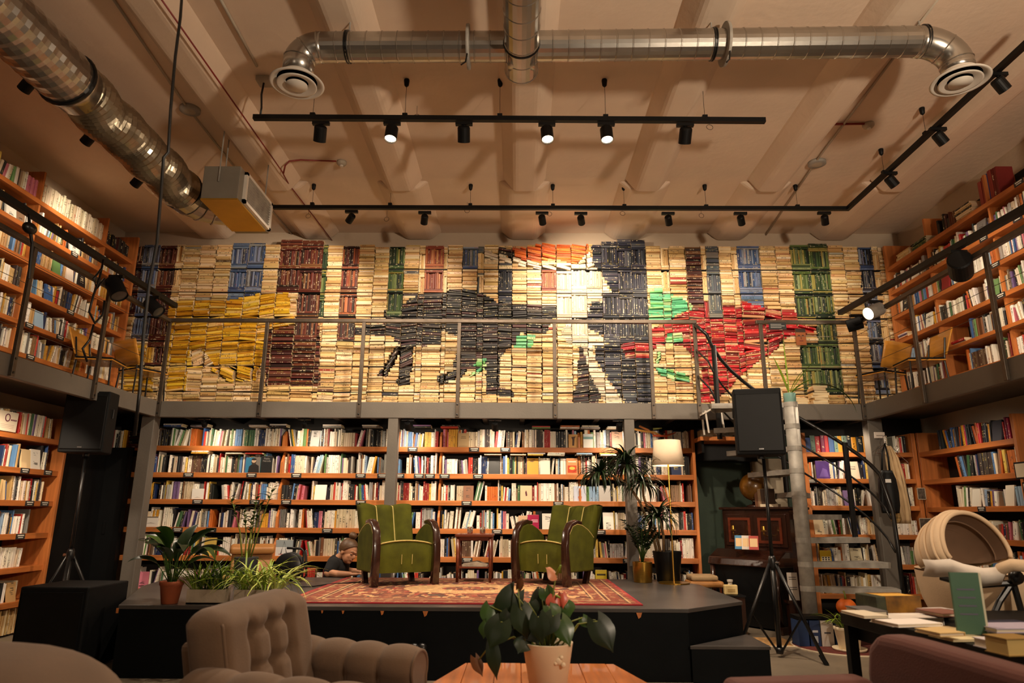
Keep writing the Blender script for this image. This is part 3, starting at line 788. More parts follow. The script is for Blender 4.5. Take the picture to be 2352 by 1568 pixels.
COLS = [(283, 321, P_BRD, 'V', (0, 1, 2)), (321, 360, P_BLUE, 'V', (0, 1, 2, 3)), (360, 398, P_BRD, 'V', (0, 1, 2, 3, 4, 5)), (398, 416, P_CREAM, 'V', (0, 1)), (416, 454), (454, 491), (491, 527),
        (527, 565, P_BLUE, 'V', (0, 1)), (565, 603, P_BLUE, 'V', (0, 1)), (603, 638), (638, 688, P_BRD, 'V', (0, 1, 2)), (688, 738, P_BRD, 'V', (0, 1, 2, 3)), (738, 749, P_GRN, 'V', (0, 1, 2)), (749, 784),
        (784, 822, P_RUST[:3] + P_BRD, 'V', (0, 1, 2, 3)), (822, 858), (858, 892), (892, 927, P_GRN, 'V', (0, 1, 2)), (927, 962), (962, 975, P_CREAM, 'V', (0, 1)), (975, 1018, P_RUST, 'V', (0, 1)),
        (1018, 1027, P_CREAM, 'V', (0, 1)), (1027, 1062), (1062, 1097, P_SLATE + P_BLUE, 'V', (0,)), (1097, 1111, P_SLATE + P_CREAM, 'V', (0, 1)), (1111, 1145), (1145, 1176, P_NAVY, 'V', (1,)),
        (1176, 1210), (1210, 1244), (1244, 1278, P_RUST, 'V', (1,)), (1278, 1312, P_CREAM, 'V', ()), (1312, 1347, P_CREAM, 'V', ()), (1347, 1383, P_CREAM, 'V', ()), (1383, 1420, P_NAVY, 'V', (0, 2, 3)), (1420, 1452, P_NAVY, 'V', (0, 1, 2, 3)), (1452, 1485, P_NAVY, 'V', (0, 1, 2, 3)),
        (1485, 1520), (1520, 1538, P_CREAM, 'V', (0, 1)), (1538, 1577), (1577, 1613, P_BRD, 'H', (0, 1, 2)), (1613, 1624, P_CREAM, 'V', (0, 1, 2)), (1624, 1654, P_SLATE, 'V', (1, 2)), (1654, 1683),
        (1683, 1697, P_CREAM, 'V', (0, 1)), (1697, 1749, P_BLUE, 'V', (0, 1)), (1749, 1786), (1786, 1821), (1821, 1864, P_GRN, 'V', (0, 1, 2, 3, 4, 5)), (1864, 1908, P_GRN, 'V', (0, 1, 2, 3, 4, 5)), (1908, 1943), (1943, 1978),
        (1978, 2010, P_NAVY + P_BLUE, 'V', (0, 1, 2, 3, 4, 5)), (2010, 2024, P_CREAM, 'V', (0, 1, 2, 3)), (2024, 2060)]
HCELL = {(1062, 0): P_SLATE, (1145, 2): P_NAVY, (1624, 0): P_SLATE, (527, 2): P_BLUE, (565, 2): P_BLUE, (1697, 2): P_BLUE}
MROW = ['top', 'second', 'third', 'fourth', 'fifth', 'sixth', 'lowest']
def figure_at(x, z):
    for pal, t, p in FIG:
        if inside((x, z), p): return pal, t
    return None
WHITE_V = ((1278, 1), (1312, 1), (1347, 1), (1278, 2), (1312, 2), (1312, 3))
for ci, col in enumerate(COLS):
    x0, x1 = PY(col[0], 640, MY).x, PY(col[1], 640, MY).x
    for row in range(7):
        z0 = MZ[5 - row] if row < 6 else GZ + .002
        z1 = MZ[6 - row] - .014 if row > 0 else 4.73
        if row == 6: z1 = MZ[0] - .014
        if row == 0: z1 = 4.73 + rnd.uniform(-.02, .012) + (.09 if 1358 <= col[0] <= 1452 or col[0] in (638, 688) else .035 if col[0] in (527, 565, 1821, 1864) else .03 if 1210 <= col[0] < 1358 else 0)
        lab = ('{c} book, {n} up in %s stack from blue corner, %s mosaic row' % (ordinal(ci + 1), MROW[row]), 'z')
        labv = ('{c} upright book, {n} along in %s stack from blue corner, %s mosaic row' % (ordinal(ci + 1), MROW[row]), 'n')
        cx, cz = (x0 + x1) / 2, (z0 + z1) / 2
        fig = figure_at(cx, cz)
        vert = len(col) > 3 and col[3] == 'V' and row in col[4] and (fig is None or fig[0] is P_NAVY or fig[0] is P_BRD)
        white_v = (col[0], row) in WHITE_V
        tone = rnd.uniform(-10, 8); sway = rnd.gauss(0, .075); sway2 = rnd.gauss(0, .018) if row > 2 else 0
        if vert or white_v:
            pal = P_WHM if white_v else col[2]
            z = z0
            base = 0 if (x1 - x0) < .1 else rnd.randint(2, 4)
            hh = min(rnd.uniform(.2, .23), z1 - z0 - .03)
            for _ in range(base):
                t = rnd.uniform(.016, .03)
                if z + t + hh > z1: break
                spec('old_book', (x0 + .002, MY + rnd.uniform(-.012, .006), z), (0, 0, 1), (1, 0, 0), (0, -1, 0), t, x1 - x0 - .004, .13, jit(rnd.choice(pal), 9), lab); z += t + .001
            x = x0 + .001
            while x < x1 - .008:
                w_ = min(max(.01, rnd.gauss(.021, .006)), x1 - x)
                fg = figure_at(x + w_ / 2, z + .1)
                p_ = pal if not fg or fg[0] is P_BRD else fg[0]
                spec('old_book', (x, MY + rnd.uniform(-.012, .012), z), (1, 0, 0), (0, 0, 1), (0, -1, 0), w_, min(z1 - z - .004, hh * rnd.uniform(.94, 1.03)), .13, jit(rnd.choice(p_), 10), labv); x += w_ + .0008
            z += hh + .008
            while z < z1 - .012:
                t = min(rnd.uniform(.012, .026), z1 - z)
                spec('old_book', (x0 + .002, MY + rnd.uniform(-.012, .006), z), (0, 0, 1), (1, 0, 0), (0, -1, 0), t, x1 - x0 - .004, .13, jit(rnd.choice(pal), 9), lab); z += t + .001
            continue
        z = z0
        while z < z1 - .006:
            t = min(max(.011, rnd.gauss(.0245, .008)), z1 - z)
            l_ = (x1 - x0) * rnd.uniform(.92, .99)
            ox = x0 + (x1 - x0 - l_) * rnd.random()
            own = (HCELL.get((col[0], row)) or (col[2] if len(col) > 3 and col[3] == 'H' and row in col[4] else P_CREAM), 0)
            fgs = [figure_at(ox + l_ * (q + .5) / 7, z + t / 2) or own for q in range(7)]
            segs, q0 = [], 0
            for q in range(1, 8):
                if q == 7 or fgs[q][0] is not fgs[q0][0]: segs.append((q0 / 7, q / 7, fgs[q0])); q0 = q
            for s0, s1, (pal, tilt) in segs:
              o2, l2 = ox + l_ * s0 + .001, l_ * (s1 - s0) - .002
              c = rnd.choice(pal)
              if pal is P_CREAM: c = tuple(v + tone for v in c)
              if pal is P_CREAM and rnd.random() < .02: c = rnd.choice([(96, 70, 50), (150, 60, 40), (180, 180, 170), (60, 60, 62)])
              a = tilt + rnd.uniform(-.004, .004)
              if tilt: a += rnd.gauss(0, .03)
              if pal in (P_YEL, P_RED, P_BLK, P_TEAL, P_ORG): a += sway + rnd.gauss(0, .015)
              elif pal is P_CREAM: a += sway2
              ca, sa = math.cos(a), math.sin(a)
              ctr = V((o2 + l2 / 2, MY + rnd.uniform(-.026, .012) - (.012 if tilt else 0), z + t / 2))
              u = V((ca, 0, sa)); r_ = V((-sa, 0, ca))
              if abs(tilt) > .3: l2 *= .85
              spec('old_book', ctr - u * (l2 / 2) - r_ * (t / 2), r_, u, (0, -1, 0), t, l2, .13, jit(c, 16), lab)
            z += t + .0015

# tag by position, keep the largest as things of their own, the rest of each kind in one object
GROUPS = {'book': 'books on the back bookcase', 'display_book': 'face-out and flat-lying books', 'shelved_book': 'books on the corner bookcases', 'paperback': 'books of the gallery bookcase by the duct',
          'hardback': 'books of the gallery bookcase over the pram', 'old_book': 'books of the mosaic'}
STUFF = {'book': 'remaining_books', 'display_book': 'remaining_flat_books', 'shelved_book': 'remaining_shelf_books', 'paperback': 'remaining_duct_gallery_books', 'hardback': 'remaining_pram_gallery_books', 'old_book': 'mosaic_books'}
for kind, lst in SPECS.items():
    count = {}
    lst.sort(key=lambda s: s['px'] if s['label'][1] == 'n' else -s['py'])
    if kind == 'hardback' or kind == 'shelved_book':
        pass
    for s in lst:
        key = (s['label'][0], s['name']); count[key] = count.get(key, 0) + 1; s['k'] = count[key]
    lst.sort(key=lambda s: -s['score'])
    rest = MB()
    for i, s in enumerate(lst):
        if i < 300:
            b = MB(); org = s['o'] + s['r'] * (s['w'] / 2)
            book_into(b, s, org)
            o = b.build(kind, BOOK, color=True); o.location = org
            tag(o, s['label'][0].format(c=s['name'], n=ordinal(s['k'])), 'book', GROUPS[kind])
        else: book_into(rest, s)
    if rest.f: tag(rest.build(STUFF[kind], BOOK, color=True), 'the smaller books among the ' + GROUPS[kind], 'books', kind='stuff')
# ------------------------------------------------------------------ track lighting
def track(name, label, pts, anchors, group='ceiling light tracks', thin=.022):
    """Black track along pts; anchors = points on the track below a ceiling rose."""
    t = thing(name, label, 'light track', pts[0], 0, group)
    b = MB()
    for i in range(len(pts) - 1):
        a, c = V(pts[i]), V(pts[i + 1]); d = (c - a).normalized(); s_ = d.cross(V((0, 0, 1))).normalized() * thin
        b.obox(a - s_ - V((0, 0, thin)) - d * .01, c - a + d * .03, s_ * 2, (0, 0, thin * 2))
    b.build('rail', M_BLACK, t, world=True)
    for p in anchors:
        p = V(p)
        MB().tube([p, (p.x, p.y, CZ - .06)], .0022, 5).build('suspension_cable', M_BLKMET, t, world=True)
        MB().lathe([(.024, 0), (.026, -.012), (.02, -.06), (.006, -.075), (0, -.076)], (p.x, p.y, CZ), 12).build('ceiling_rose', M_BLACK, t, world=True, smooth=True)
        MB().box(p.x - .022, p.x + .022, p.y - .02, p.y + .02, p.z + .015, p.z + .045).build('clip', M_BLACK, t, world=True)
    return t
def head(label, top, aim, r=.05, ln=.13, lit=False, power=0, deg=70, group='track spotlights', barrel=None, blend=.7, lcol=WARM, world=True):
    """A cylinder spot under a track point; the beam leaves through its lens."""
    top, aim = V(top), V(aim); d = (aim - (top - V((0, 0, .1)))).normalized()
    t = thing('spotlight', label, 'spotlight', top, 0, group)
    MB().box(top.x - .075, top.x + .075, top.y - .018, top.y + .018, top.z - .03, top.z).build('adapter', M_BLACK, t, world=True)
    piv = top - V((0, 0, .055))
    MB().tube([top - V((0, 0, .025)), piv], .009, 8).build('stem', M_BLACK, t, world=True)
    c = piv - V((0, 0, r * .75)) - d * ln * .35
    MB().lathe([(r * .3, 0), (r * .86, .0), (r, .012), (r, ln), (r * .93, ln), (r * .88, ln - .012), (0, ln - .014)], c, 24, axis=d).build('barrel', barrel or M_BLACK, t, world=True, smooth=False)
    MB().lathe([(r * .86, 0), (0, .003)], c + d * (ln - .011), 24, axis=d).build('lens', M_LIT if lit else M_DULL, t, world=True)
    if power: spot(c + d * (ln + .02), c + d * (ln + 1), power, deg, blend, r * .7, lcol)
    return t
Z1, Z2 = 4.606, 4.71
y1 = PZ(1147, 183, CZ).y
T1a, T1b = PY(585, 270, y1), PY(1752, 277, y1)
track('light_track', 'black ceiling track with six large spotlights in front of the ducts', [T1a, T1b], [PY(x, y, y1) for x, y in ((718, 271), (930, 272), (1148, 273), (1391, 275), (1619, 276))])
t = MB()
a = PY(597, 270, y1); bq = PZ(594, 165, CZ)
cable = thing('power_cable', 'black power lead dropping from a ceiling box to the first track', 'cable', a)
MB().tube([a, a + V((.005, 0, .1)), a + V((-.0, -.02, .22)), a + V((.012, -.02, CZ - .02 - a.z))], .009, 8).build('lead', M_BLKMET, cable, world=True, smooth=True)
MB().box(a.x - .05, a.x + .07, a.y - .07, a.y + .05, CZ - .05, CZ - .001).build('junction_box', M_GREY, cable, world=True, bevel=.006)
y2 = PZ(1080, 424, CZ).y
T2a, T2b = PY(630, 476, y2), PY(1947, 479, y2)
T2c = PZ(2420, 42, T2b.z)
track('light_track', 'long black ceiling track with small spotlights by the mosaic, turning along the gallery', [T2a, T2b, T2c],
      [PY(x, y, y2) for x, y in ((717, 474), (896, 475), (1080, 476), (1270, 477), (1434, 478), (1622, 479), (1832, 479))] + [T2b.lerp(T2c, q) for q in (.26, .5, .73)])
MOSAIC_P = 26
H1 = [(738, 275, (-2.7, 8.3, 1.0), 0, 290), (901, 275, (-1.3, 4.6, .5), 1, 150), (1066, 276, (-.6, 8.3, 1.0), 0, 300), (1256, 277, (.5, 4.4, .4), 1, 150), (1392, 277, (.9, 4.6, .4), 1, 130), (1573, 279, (1.5, 8.3, 1.1), 0, 340)]
HN = ['at the cable end of the first track', 'lit, above the tufted armchair', 'third on the track, unlit face turned to the stage', 'lit, tilted under the middle of the track', 'lit, facing the potted plant', 'last on the first track, turned aside']
for (px, py, aim, lit, pw), nm in zip(H1, HN):
    p = PY(px, py, y1); p.z -= .02
    head('large black spotlight ' + nm, p, aim, .055, .135, lit, pw, 96)
H2 = [(808, 480, -3.1, 3.7, 92), (976, 482, -1.4, 3.6, 60), (1245, 483, .5, 3.8, 80), (1334, 484, 1.0, 4.1, 92), (1534, 484, 2.2, 3.5, 70), (1700, 484, 3.2, 3.6, 50), (1892, 483, 4.2, 3.4, 38)]
for k, (px, py, ax_, az_, pw) in enumerate(H2):
    p = PY(px, py, y2); p.z -= .02
    head('small black spotlight on the mosaic track, %s from the ventilation unit' % ordinal(k + 1), p, (ax_, 8.65, az_), .042, .11, False, pw, 95)
for k, (px, py, q) in enumerate(((2290, 195, .05), (2150, 318, .05), (2040, 415, .05))):
    u = ((2290, 178), (2152, 300), (2043, 398))[k]
    best = min((i / 200 for i in range(201)), key=lambda f: abs(PROJ(T2b.lerp(T2c, f))[0] - u[0]))
    p = T2b.lerp(T2c, best); p.z -= .02
    head('small black spotlight on the track turning along the gallery, %s from the frame edge' % ordinal(k + 1), p, (4.9, p.y + .3, 3.4), .05, .12, False, 30, 85)
# the left run, mostly hidden by the foil duct
L1, L2 = PZ(80, 172, 4.72), PZ(330, 398, 4.72)
xl_ = (L1.x + L2.x) / 2
track('light_track', 'black ceiling track half hidden behind the foil duct', [V((xl_, 2.5, 4.72)), V((xl_, 7.0, 4.72))], [V((xl_, PZ(146, 88, CZ).y, 4.72)), V((xl_, PZ(275, 240, CZ).y, 4.72))])
for k, (px, py) in enumerate(((72, 165), (211, 290), (322, 390))):
    p = V((xl_, PX(px, py, xl_).y, 4.70))
    head('small black spotlight behind the foil duct, %s from the frame edge' % ordinal(k + 1), p, (-5.2, p.y + .5, 3.6), .05, .12, False, 32, 85)

# black bars with spots at gallery rail height
ba, bb = V((-4.18, 8.02, 3.64)), V((-4.18, 3.0, 3.68))
ba = PX(402, 702, -4.18); bb = PX(0, 446, -4.18); bb2 = bb + (bb - ba) * .6
track('light_bar', 'black lighting bar above the gallery railing by the foil duct', [ba, bb2], [], 'lighting bars', .028)
head('black spotlight at the end of the lighting bar by the blue books', PX(352, 680, -4.18), (-1.3, 7.1, 1.0), .075, .2, False, 170, 60, barrel=M_SPK, group='bar spotlights')
head('black spotlight with dangling cables on the lighting bar by the foil duct', PX(268, 632, -4.18), (-2.3, 6.2, .6), .085, .22, False, 90, 60, barrel=M_SPK, group='bar spotlights')
ca, cb = PX(1930, 718, 4.0), PX(2352, 480, 4.0); cb2 = cb + (cb - ca) * .6
track('light_bar', 'black lighting bar above the gallery railing over the pram', [ca, cb2], [], 'lighting bars', .028)
head('black spotlight at the end of the bar, turned to the red books', PX(1966, 722, 4.0), (2.6, 8.5, 3.1), .075, .17, False, 26, 70, barrel=M_SPK, group='bar spotlights')
head('grey spotlight burning brightly on the gallery lighting bar', PX(2010, 690, 4.0) + V((0, 0, -.0)), (-.2, 6.2, 1.5), .075, .2, True, 150, 80, barrel=M_ZINC, group='bar spotlights')
head('large black spotlight hanging before the gallery books over the pram', PX(2200, 575, 4.0), (4.9, 7.2, 3.0), .1, .24, False, 20, 90, barrel=M_BLACK, group='bar spotlights')
# cable loops hanging from the bar
tl = thing('cable_loop', 'black looped cables hanging from the lighting bar beside the gallery post', 'cable', PX(250, 700, -4.15))
for k, pts in enumerate((((238, 596), (228, 640), (214, 680), (205, 716), (218, 742), (236, 722), (240, 690)), ((240, 640), (222, 662), (215, 640), (232, 618)), ((215, 745), (206, 780), (190, 800), (200, 830)))):
    MB().tube([PX(x, y, -4.12) for x, y in pts], .011, 7).build('cable', M_BLKMET, tl, world=True, smooth=True)
tl = thing('clamp_head', 'black clamp hanging from the lighting bar by the frame edge', 'clamp', PX(70, 560, -4.15))
MB().tube([PX(66, 484, -4.17), PX(68, 524, -4.15)], .012, 7).build('hook', M_BLKMET, tl, world=True)
MB().ellipsoid(PX(68, 524, -4.15), (.045, .07, .05)).build('clamp', M_BLKMET, tl, world=True, smooth=True)
MB().tube([PX(68, 524, -4.15), PX(74, 560, -4.15), PX(66, 640, -4.15)], .014, 7).build('stem', M_BLKMET, tl, world=True)

# spots under the gallery edge, washing the back bookcase
for k, (px, py, pw) in enumerate(((937, 958, 15), (1137, 960, 15), (1422, 960, 20), (700, 958, 14), (470, 958, 13))):
    p = PY(px, py, 8.12); p.z = GB + .012
    if k < 3:
        head('small black spotlight under the gallery, %s from the first grey column' % ordinal(k + 1), p, (p.x + .03, 8.5, 1.75), .038, .1, False, pw, 160, group='spots under the gallery', blend=1.0)
    else:
        head('small black spotlight under the gallery, hidden in shadow, %s from the black door' % ordinal(5 - k), p, (p.x, 8.5, 1.75), .03, .06, False, pw, 160, group='spots under the gallery', blend=1.0)
for x, y, pw, ax_ in ((3.9, 8.1, 18, 4.4), (4.3, 7.3, 18, 4.9)):
    spot((x, y, 2.2), (ax_ if ax_ != 4.4 else 4.3, y + (.6 if ax_ == 4.4 else .2), 1.0), pw, 150, 1.0, .04)
spot((-4.5, 6.0, 2.2), (-5.0, 6.7, 1.0), 70, 110, .8, .05)
spot((-4.3, 6.9, 4.6), (-5.2, 7.25, 4.38), 60, 62, 1.0, .05)
# ceiling spots of the seating area, nearer than the frame shows
spot((-1.7, 1.9, 4.6), (-.9, 2.9, .6), 60, 60, .8, .05)
spot((.9, 1.4, 4.6), (1.4, 2.7, .7), 50, 70, .8, .05)
spot((2.2, 2.2, 4.6), (2.3, 3.7, .9), 85, 55, .8, .05)
# added unseen spots behind the camera, aimed up to brighten the ceiling
spot((3.0, -0.4, 2.5), (1.6, 3.2, 5.0), 800, 150, 1.0, .15)
spot((-2.6, -1.5, 2.6), (-1.0, 2.0, 5.0), 15, 150, 1.0, .15)

# ------------------------------------------------------------------ ventilation ducts
def arc(c, r, a0, a1, ex, ey, n=8):
    return [V(c) + V(ex) * (r * math.cos(a0 + (a1 - a0) * i / n)) + V(ey) * (r * math.sin(a0 + (a1 - a0) * i / n)) for i in range(n + 1)]
def ribbed(b, a, c, r, pitch, n=24, amp=.004):
    """Spiral-seam duct: a tube with fine raised seams."""
    a, c = V(a), V(c); L_ = (c - a).length; k = int(L_ / pitch); path, rs = [], []
    for i in range(k):
        for q, dr in ((0, 0), (.9, 0), (.93, amp), (.97, amp)):
            path.append(a + (c - a) * ((i + q) / k)); rs.append(r + dr)
    path.append(c); rs.append(r)
    return b.tube(path, rs, n, caps=True)
DY = 4.45
dc = PY(1200, 105, DY).z; DR = .112
vd = thing('ventilation_duct', 'galvanised tee duct crossing the ceiling between two round diffusers', 'duct', (0.07, DY, dc))
pl, pr = PY(742, 109, DY), PY(2105, 96, DY)
pm = PY(1198, 107, DY)
ribbed(MB(), (pl.x, DY, pl.z), (pm.x, DY, pm.z), DR, .115).build('duct_run', M_DUCT, vd, world=True, smooth=False)
ribbed(MB(), (pm.x, DY, pm.z), (pr.x, DY, pr.z), DR, .115).build('duct_run', M_DUCT, vd, world=True)
mz = PY(1200, 160, DY + .1).z
ribbed(MB(), (pm.x, 1.5, pm.z - .06), (pm.x, DY + .2, pm.z - .06), .128, .16).build('main_duct', M_DUCT, vd, world=True)
MB().lathe([(.133, -.012), (.138, 0), (.133, .012)], (pm.x, DY - .12, pm.z - .06), 28, axis=(0, 1, 0)).build('joint_band', M_BLKMET, vd, world=True)
MB().lathe([(.15, -.1), (.14, -.03), (.14, .03), (.15, .1)], (pm.x, DY, pm.z - .03), 28, axis=(1, 0, 0)).build('saddle', M_DUCT, vd, world=True, smooth=True)
for px, py in ((800, 108), (1637, 102), (2118, 95)):
    p = PY(px, py, DY)
    MB().lathe([(DR + .003, -.014), (DR + .009, -.012), (DR + .009, -.005), (DR + .002, -.003), (DR + .002, .003), (DR + .009, .005), (DR + .009, .012), (DR + .003, .014)], p, 28, axis=(1, 0, -.01)).build('joint_band', M_BLKMET, vd, world=True)
    MB().tube([p + V((0, 0, DR)), (p.x, p.y, CZ)], .006, 6).build('hanger_rod', M_ZINC, vd, world=True)
for px, py in ((1076, 108), (1665, 102)):
    p = PY(px, py, DY)
    MB().lathe([(DR, -.012), (DR + .05, -.01), (DR + .052, 0), (DR + .05, .01), (DR, .012)], p, 32, axis=(1, 0, 0)).build('damper_flange', M_ZINC, vd, world=True)
    MB().tube([p + V((.0, -.1, -DR - .02)), p + V((-.01, -.1, -DR - .09)), p + V((-.04, -.12, -DR - .13))], .006, 6).build('damper_handle', M_BLKMET, vd, world=True)
for sgn, p, (dx, dy) in ((-1, pl, (682, 190)), (1, pr, (2205, 183))):
    q = PY(dx, dy, DY); R_ = abs(q.x - p.x)
    c = V((p.x, DY, p.z - R_ * .8))
    path = arc(c, 1, PI / 2, 0, (sgn * R_, 0, 0), (0, 0, R_ * .8), 10) + [V((q.x, DY, q.z + .06))]
    MB().tube(path, DR + .002, 24).build('elbow', M_DUCT, vd, world=True, smooth=True)
    for f in (1, 5, 9):
        a_ = path[f + 1] - path[f - 1]
        MB().lathe([(DR + .003, -.005), (DR + .007, 0), (DR + .003, .005)], path[f], 24, axis=a_).build('elbow_seam', M_DUCT, vd, world=True)
    df = MB().lathe([(.12, .06), (.13, .02), (.19, .0), (.2, -.012), (.185, -.016), (.165, -.004), (.15, .012)], (q.x, DY, q.z), 40, caps=False).build('diffuser', M_WHITE, vd, world=True, smooth=True)
    MB().lathe([(.075, .02), (.145, -.018), (.147, -.024), (.135, -.026), (.085, -.006)], (q.x, DY, q.z), 40, caps=False).build('ring', M_WHITE, df, world=True, smooth=True)
    MB().lathe([(.02, .0), (.08, -.022), (.08, -.03), (0, -.034)], (q.x, DY, q.z), 32).build('disc', M_WHITE, df, world=True, smooth=True)
    MB().lathe([(0, .015), (.15, .015)], (q.x, DY, q.z), 32).build('throat', M_BLACK, df, world=True)
fz = 4.45; FX = -3.5
fd = thing('foil_duct', 'large ribbed foil duct running to the ceiling ventilation unit', 'duct', (FX, 5, fz))
path, rs = [], []
n_ = 76
for i in range(n_ + 1):
    y = 4.75 + (6.45 - 4.75) * i / n_
    path.append(V((FX + .012 * math.sin(i * .35), y, fz + .012 * math.sin(i * .23 + 1)))); rs.append(.2 + (.013 if i % 2 else -.004))
MB().tube(path, rs, 28).build('flexible_run', M_FLEX, fd, world=True, smooth=False)
path = [V((FX, 2.0 + i * .04, fz)) for i in range(66)]
MB().tube(path, [.215 + (.006 if i % 3 == 0 else 0) for i in range(66)], 28).build('rigid_run', M_DUCT, fd, world=True)
MB().lathe([(.205, 0), (.225, .02), (.225, .06), (.205, .09), (.205, .2)], (FX, 4.58, fz), 28, axis=(0, 1, 0)).build('collar', M_DUCT, fd, world=True, smooth=True)
MB().lathe([(.23, -.015), (.235, 0), (.23, .015)], (FX, 4.6, fz), 28, axis=(0, 1, 0)).build('joint_band', M_BLKMET, fd, world=True)
MB().lathe([(.212, -.014), (.218, 0), (.212, .014)], (FX, 6.46, fz), 28, axis=(0, 1, 0)).build('joint_band', M_BLKMET, fd, world=True)
path = arc((FX + .46, 6.45, fz - .02), .46, PI, PI / 2, (1, 0, 0), (0, 1, 0), 5) + [V((-2.98, 6.91, fz - .1))]
MB().tube(path, [.2, .198, .195, .19, .18, .17, .165], 22).build('elbow', M_DUCT, fd, world=True, smooth=False)
for f in (1, 2, 3, 4):
    MB().lathe([(.2, -.006), (.206, 0), (.2, .006)], path[f], 22, axis=path[f + 1] - path[f - 1]).build('elbow_seam', M_DUCT, fd, world=True)
u0, u1 = PZ(460, 457, 4.12), PZ(545, 457, 4.12); uy1 = PZ(607, 530, 4.12).y
un = thing('ventilation_unit', 'grey ventilation unit with side grille hung below the ceiling', 'ventilation unit', (u0.x, u0.y, 4.12))
MB().box(u0.x, u1.x, u0.y, uy1 + .1, 4.13, 4.47).build('housing', M_BOXG, un, world=True, bevel=.006)
MB().box(u0.x, u1.x, u0.y, uy1, 4.112, 4.13).build('bottom_tray', M_DIFF, un, world=True)
gx = u1.x
fr = MB()
for bx in ((gx, gx + .03, u0.y + .1, uy1 + .06, 4.14, 4.17), (gx, gx + .03, u0.y + .1, uy1 + .06, 4.43, 4.46), (gx, gx + .03, u0.y + .1, u0.y + .14, 4.14, 4.46), (gx, gx + .03, uy1 + .02, uy1 + .06, 4.14, 4.46)): fr.box(*bx)
fr = fr.build('grille_frame', M_WHITE, un, world=True)
for k in range(9):
    z = 4.185 + k * .028
    MB().obox((gx + .002, u0.y + .14, z), (0, uy1 - u0.y - .12, 0), (.02, 0, .012), (0, 0, .005)).build('slat', M_ZINC, fr, world=True)
for x, y in ((u0.x + .16, u0.y - .012), (u0.x + .02, u0.y + .4), (u1.x + .0, uy1 - .1)):
    MB().tube([(x, y, 4.3), (x, y, CZ)], .007, 6).build('hanger_rod', M_ZINC, un, world=True)

# ------------------------------------------------------------------ conduits, detectors, cables on the ceiling
def conduit(name, label, pts, r, mt, cat='conduit', group=None):
    o = MB().tube(pts, r, 7).build(name, mt, smooth=True)
    return tag(o, label, cat, group)
zc = CZ - .019; zr = CZ - .182
conduit('red_cable', 'thin red fire alarm cable running along the ceiling rib', [PZ(366, -8, zr), PZ(648, 394, zr + .01), PZ(654, 406, zr + .03), PZ(664, 424, CZ - .12), PZ(765, 555, CZ - .115)], .007, M_RED, 'cable')
conduit('red_cable', 'pair of red cables bending off to the smoke detector', [PZ(651, 398, zr + .01), PZ(655, 380, zr + .05), PZ(664, 370, CZ - .06), PZ(690, 367, zc), PZ(772, 370, zc)], .009, M_RED, 'cable')
conduit('red_cable', 'short red cable stub by the detector near the gallery track', [PZ(1915, 285, zc), PZ(1985, 284, zc)], .012, M_RED, 'cable')
conduit('ceiling_conduit', 'thin grey conduit on the ceiling beside the ventilation unit', [PZ(255, -10, zc), PZ(425, 240, zc), PZ(540, 385, zc), PZ(690, 560, zc)], .012, M_GREY)
conduit('ceiling_conduit', 'thin grey conduit running to the box of the first light track', [PZ(502, -10, zc), PZ(590, 152, zc)], .012, M_GREY)
conduit('ceiling_conduit', 'thin grey conduit crossing the ceiling behind the second diffuser', [PZ(2160, -10, zc), PZ(1884, 357, zc), PZ(1745, 560, zc)], .012, M_GREY)
for (x, y), nm in (((785, 371), 'at the end of the red cable pair'), ((1994, 284), 'beside the gallery light track')):
    p = PZ(x, y, CZ)
    t = thing('smoke_detector', 'small white smoke detector ' + nm, 'smoke detector', p)
    MB().lathe([(.055, 0), (.055, -.025), (.04, -.045), (0, -.05)], p, 20).build('housing', M_GREY, t, world=True, smooth=True)
    MB().lathe([(.02, -.045), (.02, -.06), (0, -.062)], p, 12).build('sensor', M_WHITE, t, world=True)
for (x, y), nm in (((437, 249), 'on the conduit near the foil duct'), ((1876, 372), 'on the conduit near the gallery light track')):
    p = PZ(x, y, CZ)
    t = thing('ring_light', 'round flush ceiling fitting ' + nm, 'ceiling light', p)
    MB().lathe([(.095, 0), (.095, -.03), (.08, -.036)], p, 28).build('rim', M_ZINC, t, world=True, smooth=True)
    MB().lathe([(.08, -.034), (0, -.04)], p, 28).build('glass', M_GREY, t, world=True)
for k, (x, y) in enumerate(((708, 496), (888, 503), (1073, 484), (1262, 491), (1430, 490), (1611, 495), (1630, 292), (957, 268))):
    Y_ = y1 if y < 300 else y2
    p = PY(x, y, Y_)
    n_ = ordinal(k + 1) if k < 6 else ('sole' if k == 6 else 'small')
    tag(MB().tube([p + V((math.cos(a * PI / 8) * .028, math.sin(a * PI / 8) * .012, math.sin(a * PI / 8) * .032)) for a in range(16)], .0022, 5, closed=True).tube([p + V((0, 0, .03)), p + V((0, 0, .11))], .0015, 4).build('wire_loop', M_BLKMET),
        ('thin wire loop under the mosaic track, %s from the ventilation unit' % n_) if k < 6 else ('thin wire loop by the end of the first track' if k == 6 else 'thin wire loop resting on top of the first track'), 'wire', 'wire loops on the tracks')
hc = [PY(x, y, 3.0) for x, y in ((420, -40), (412, 40), (405, 130), (392, 250), (384, 350), (378, 362), (370, 440), (358, 560), (345, 650), (330, 760), (318, 900), (312, 1000))]
tag(MB().tube([p + V((.006 * math.sin(i * 2.1), 0, 0)) for i, p in enumerate(hc)], .0075, 8).build('hanging_cable', M_BLKMET, smooth=True), 'long black cable hanging in mid-air in front of the foil duct', 'cable')
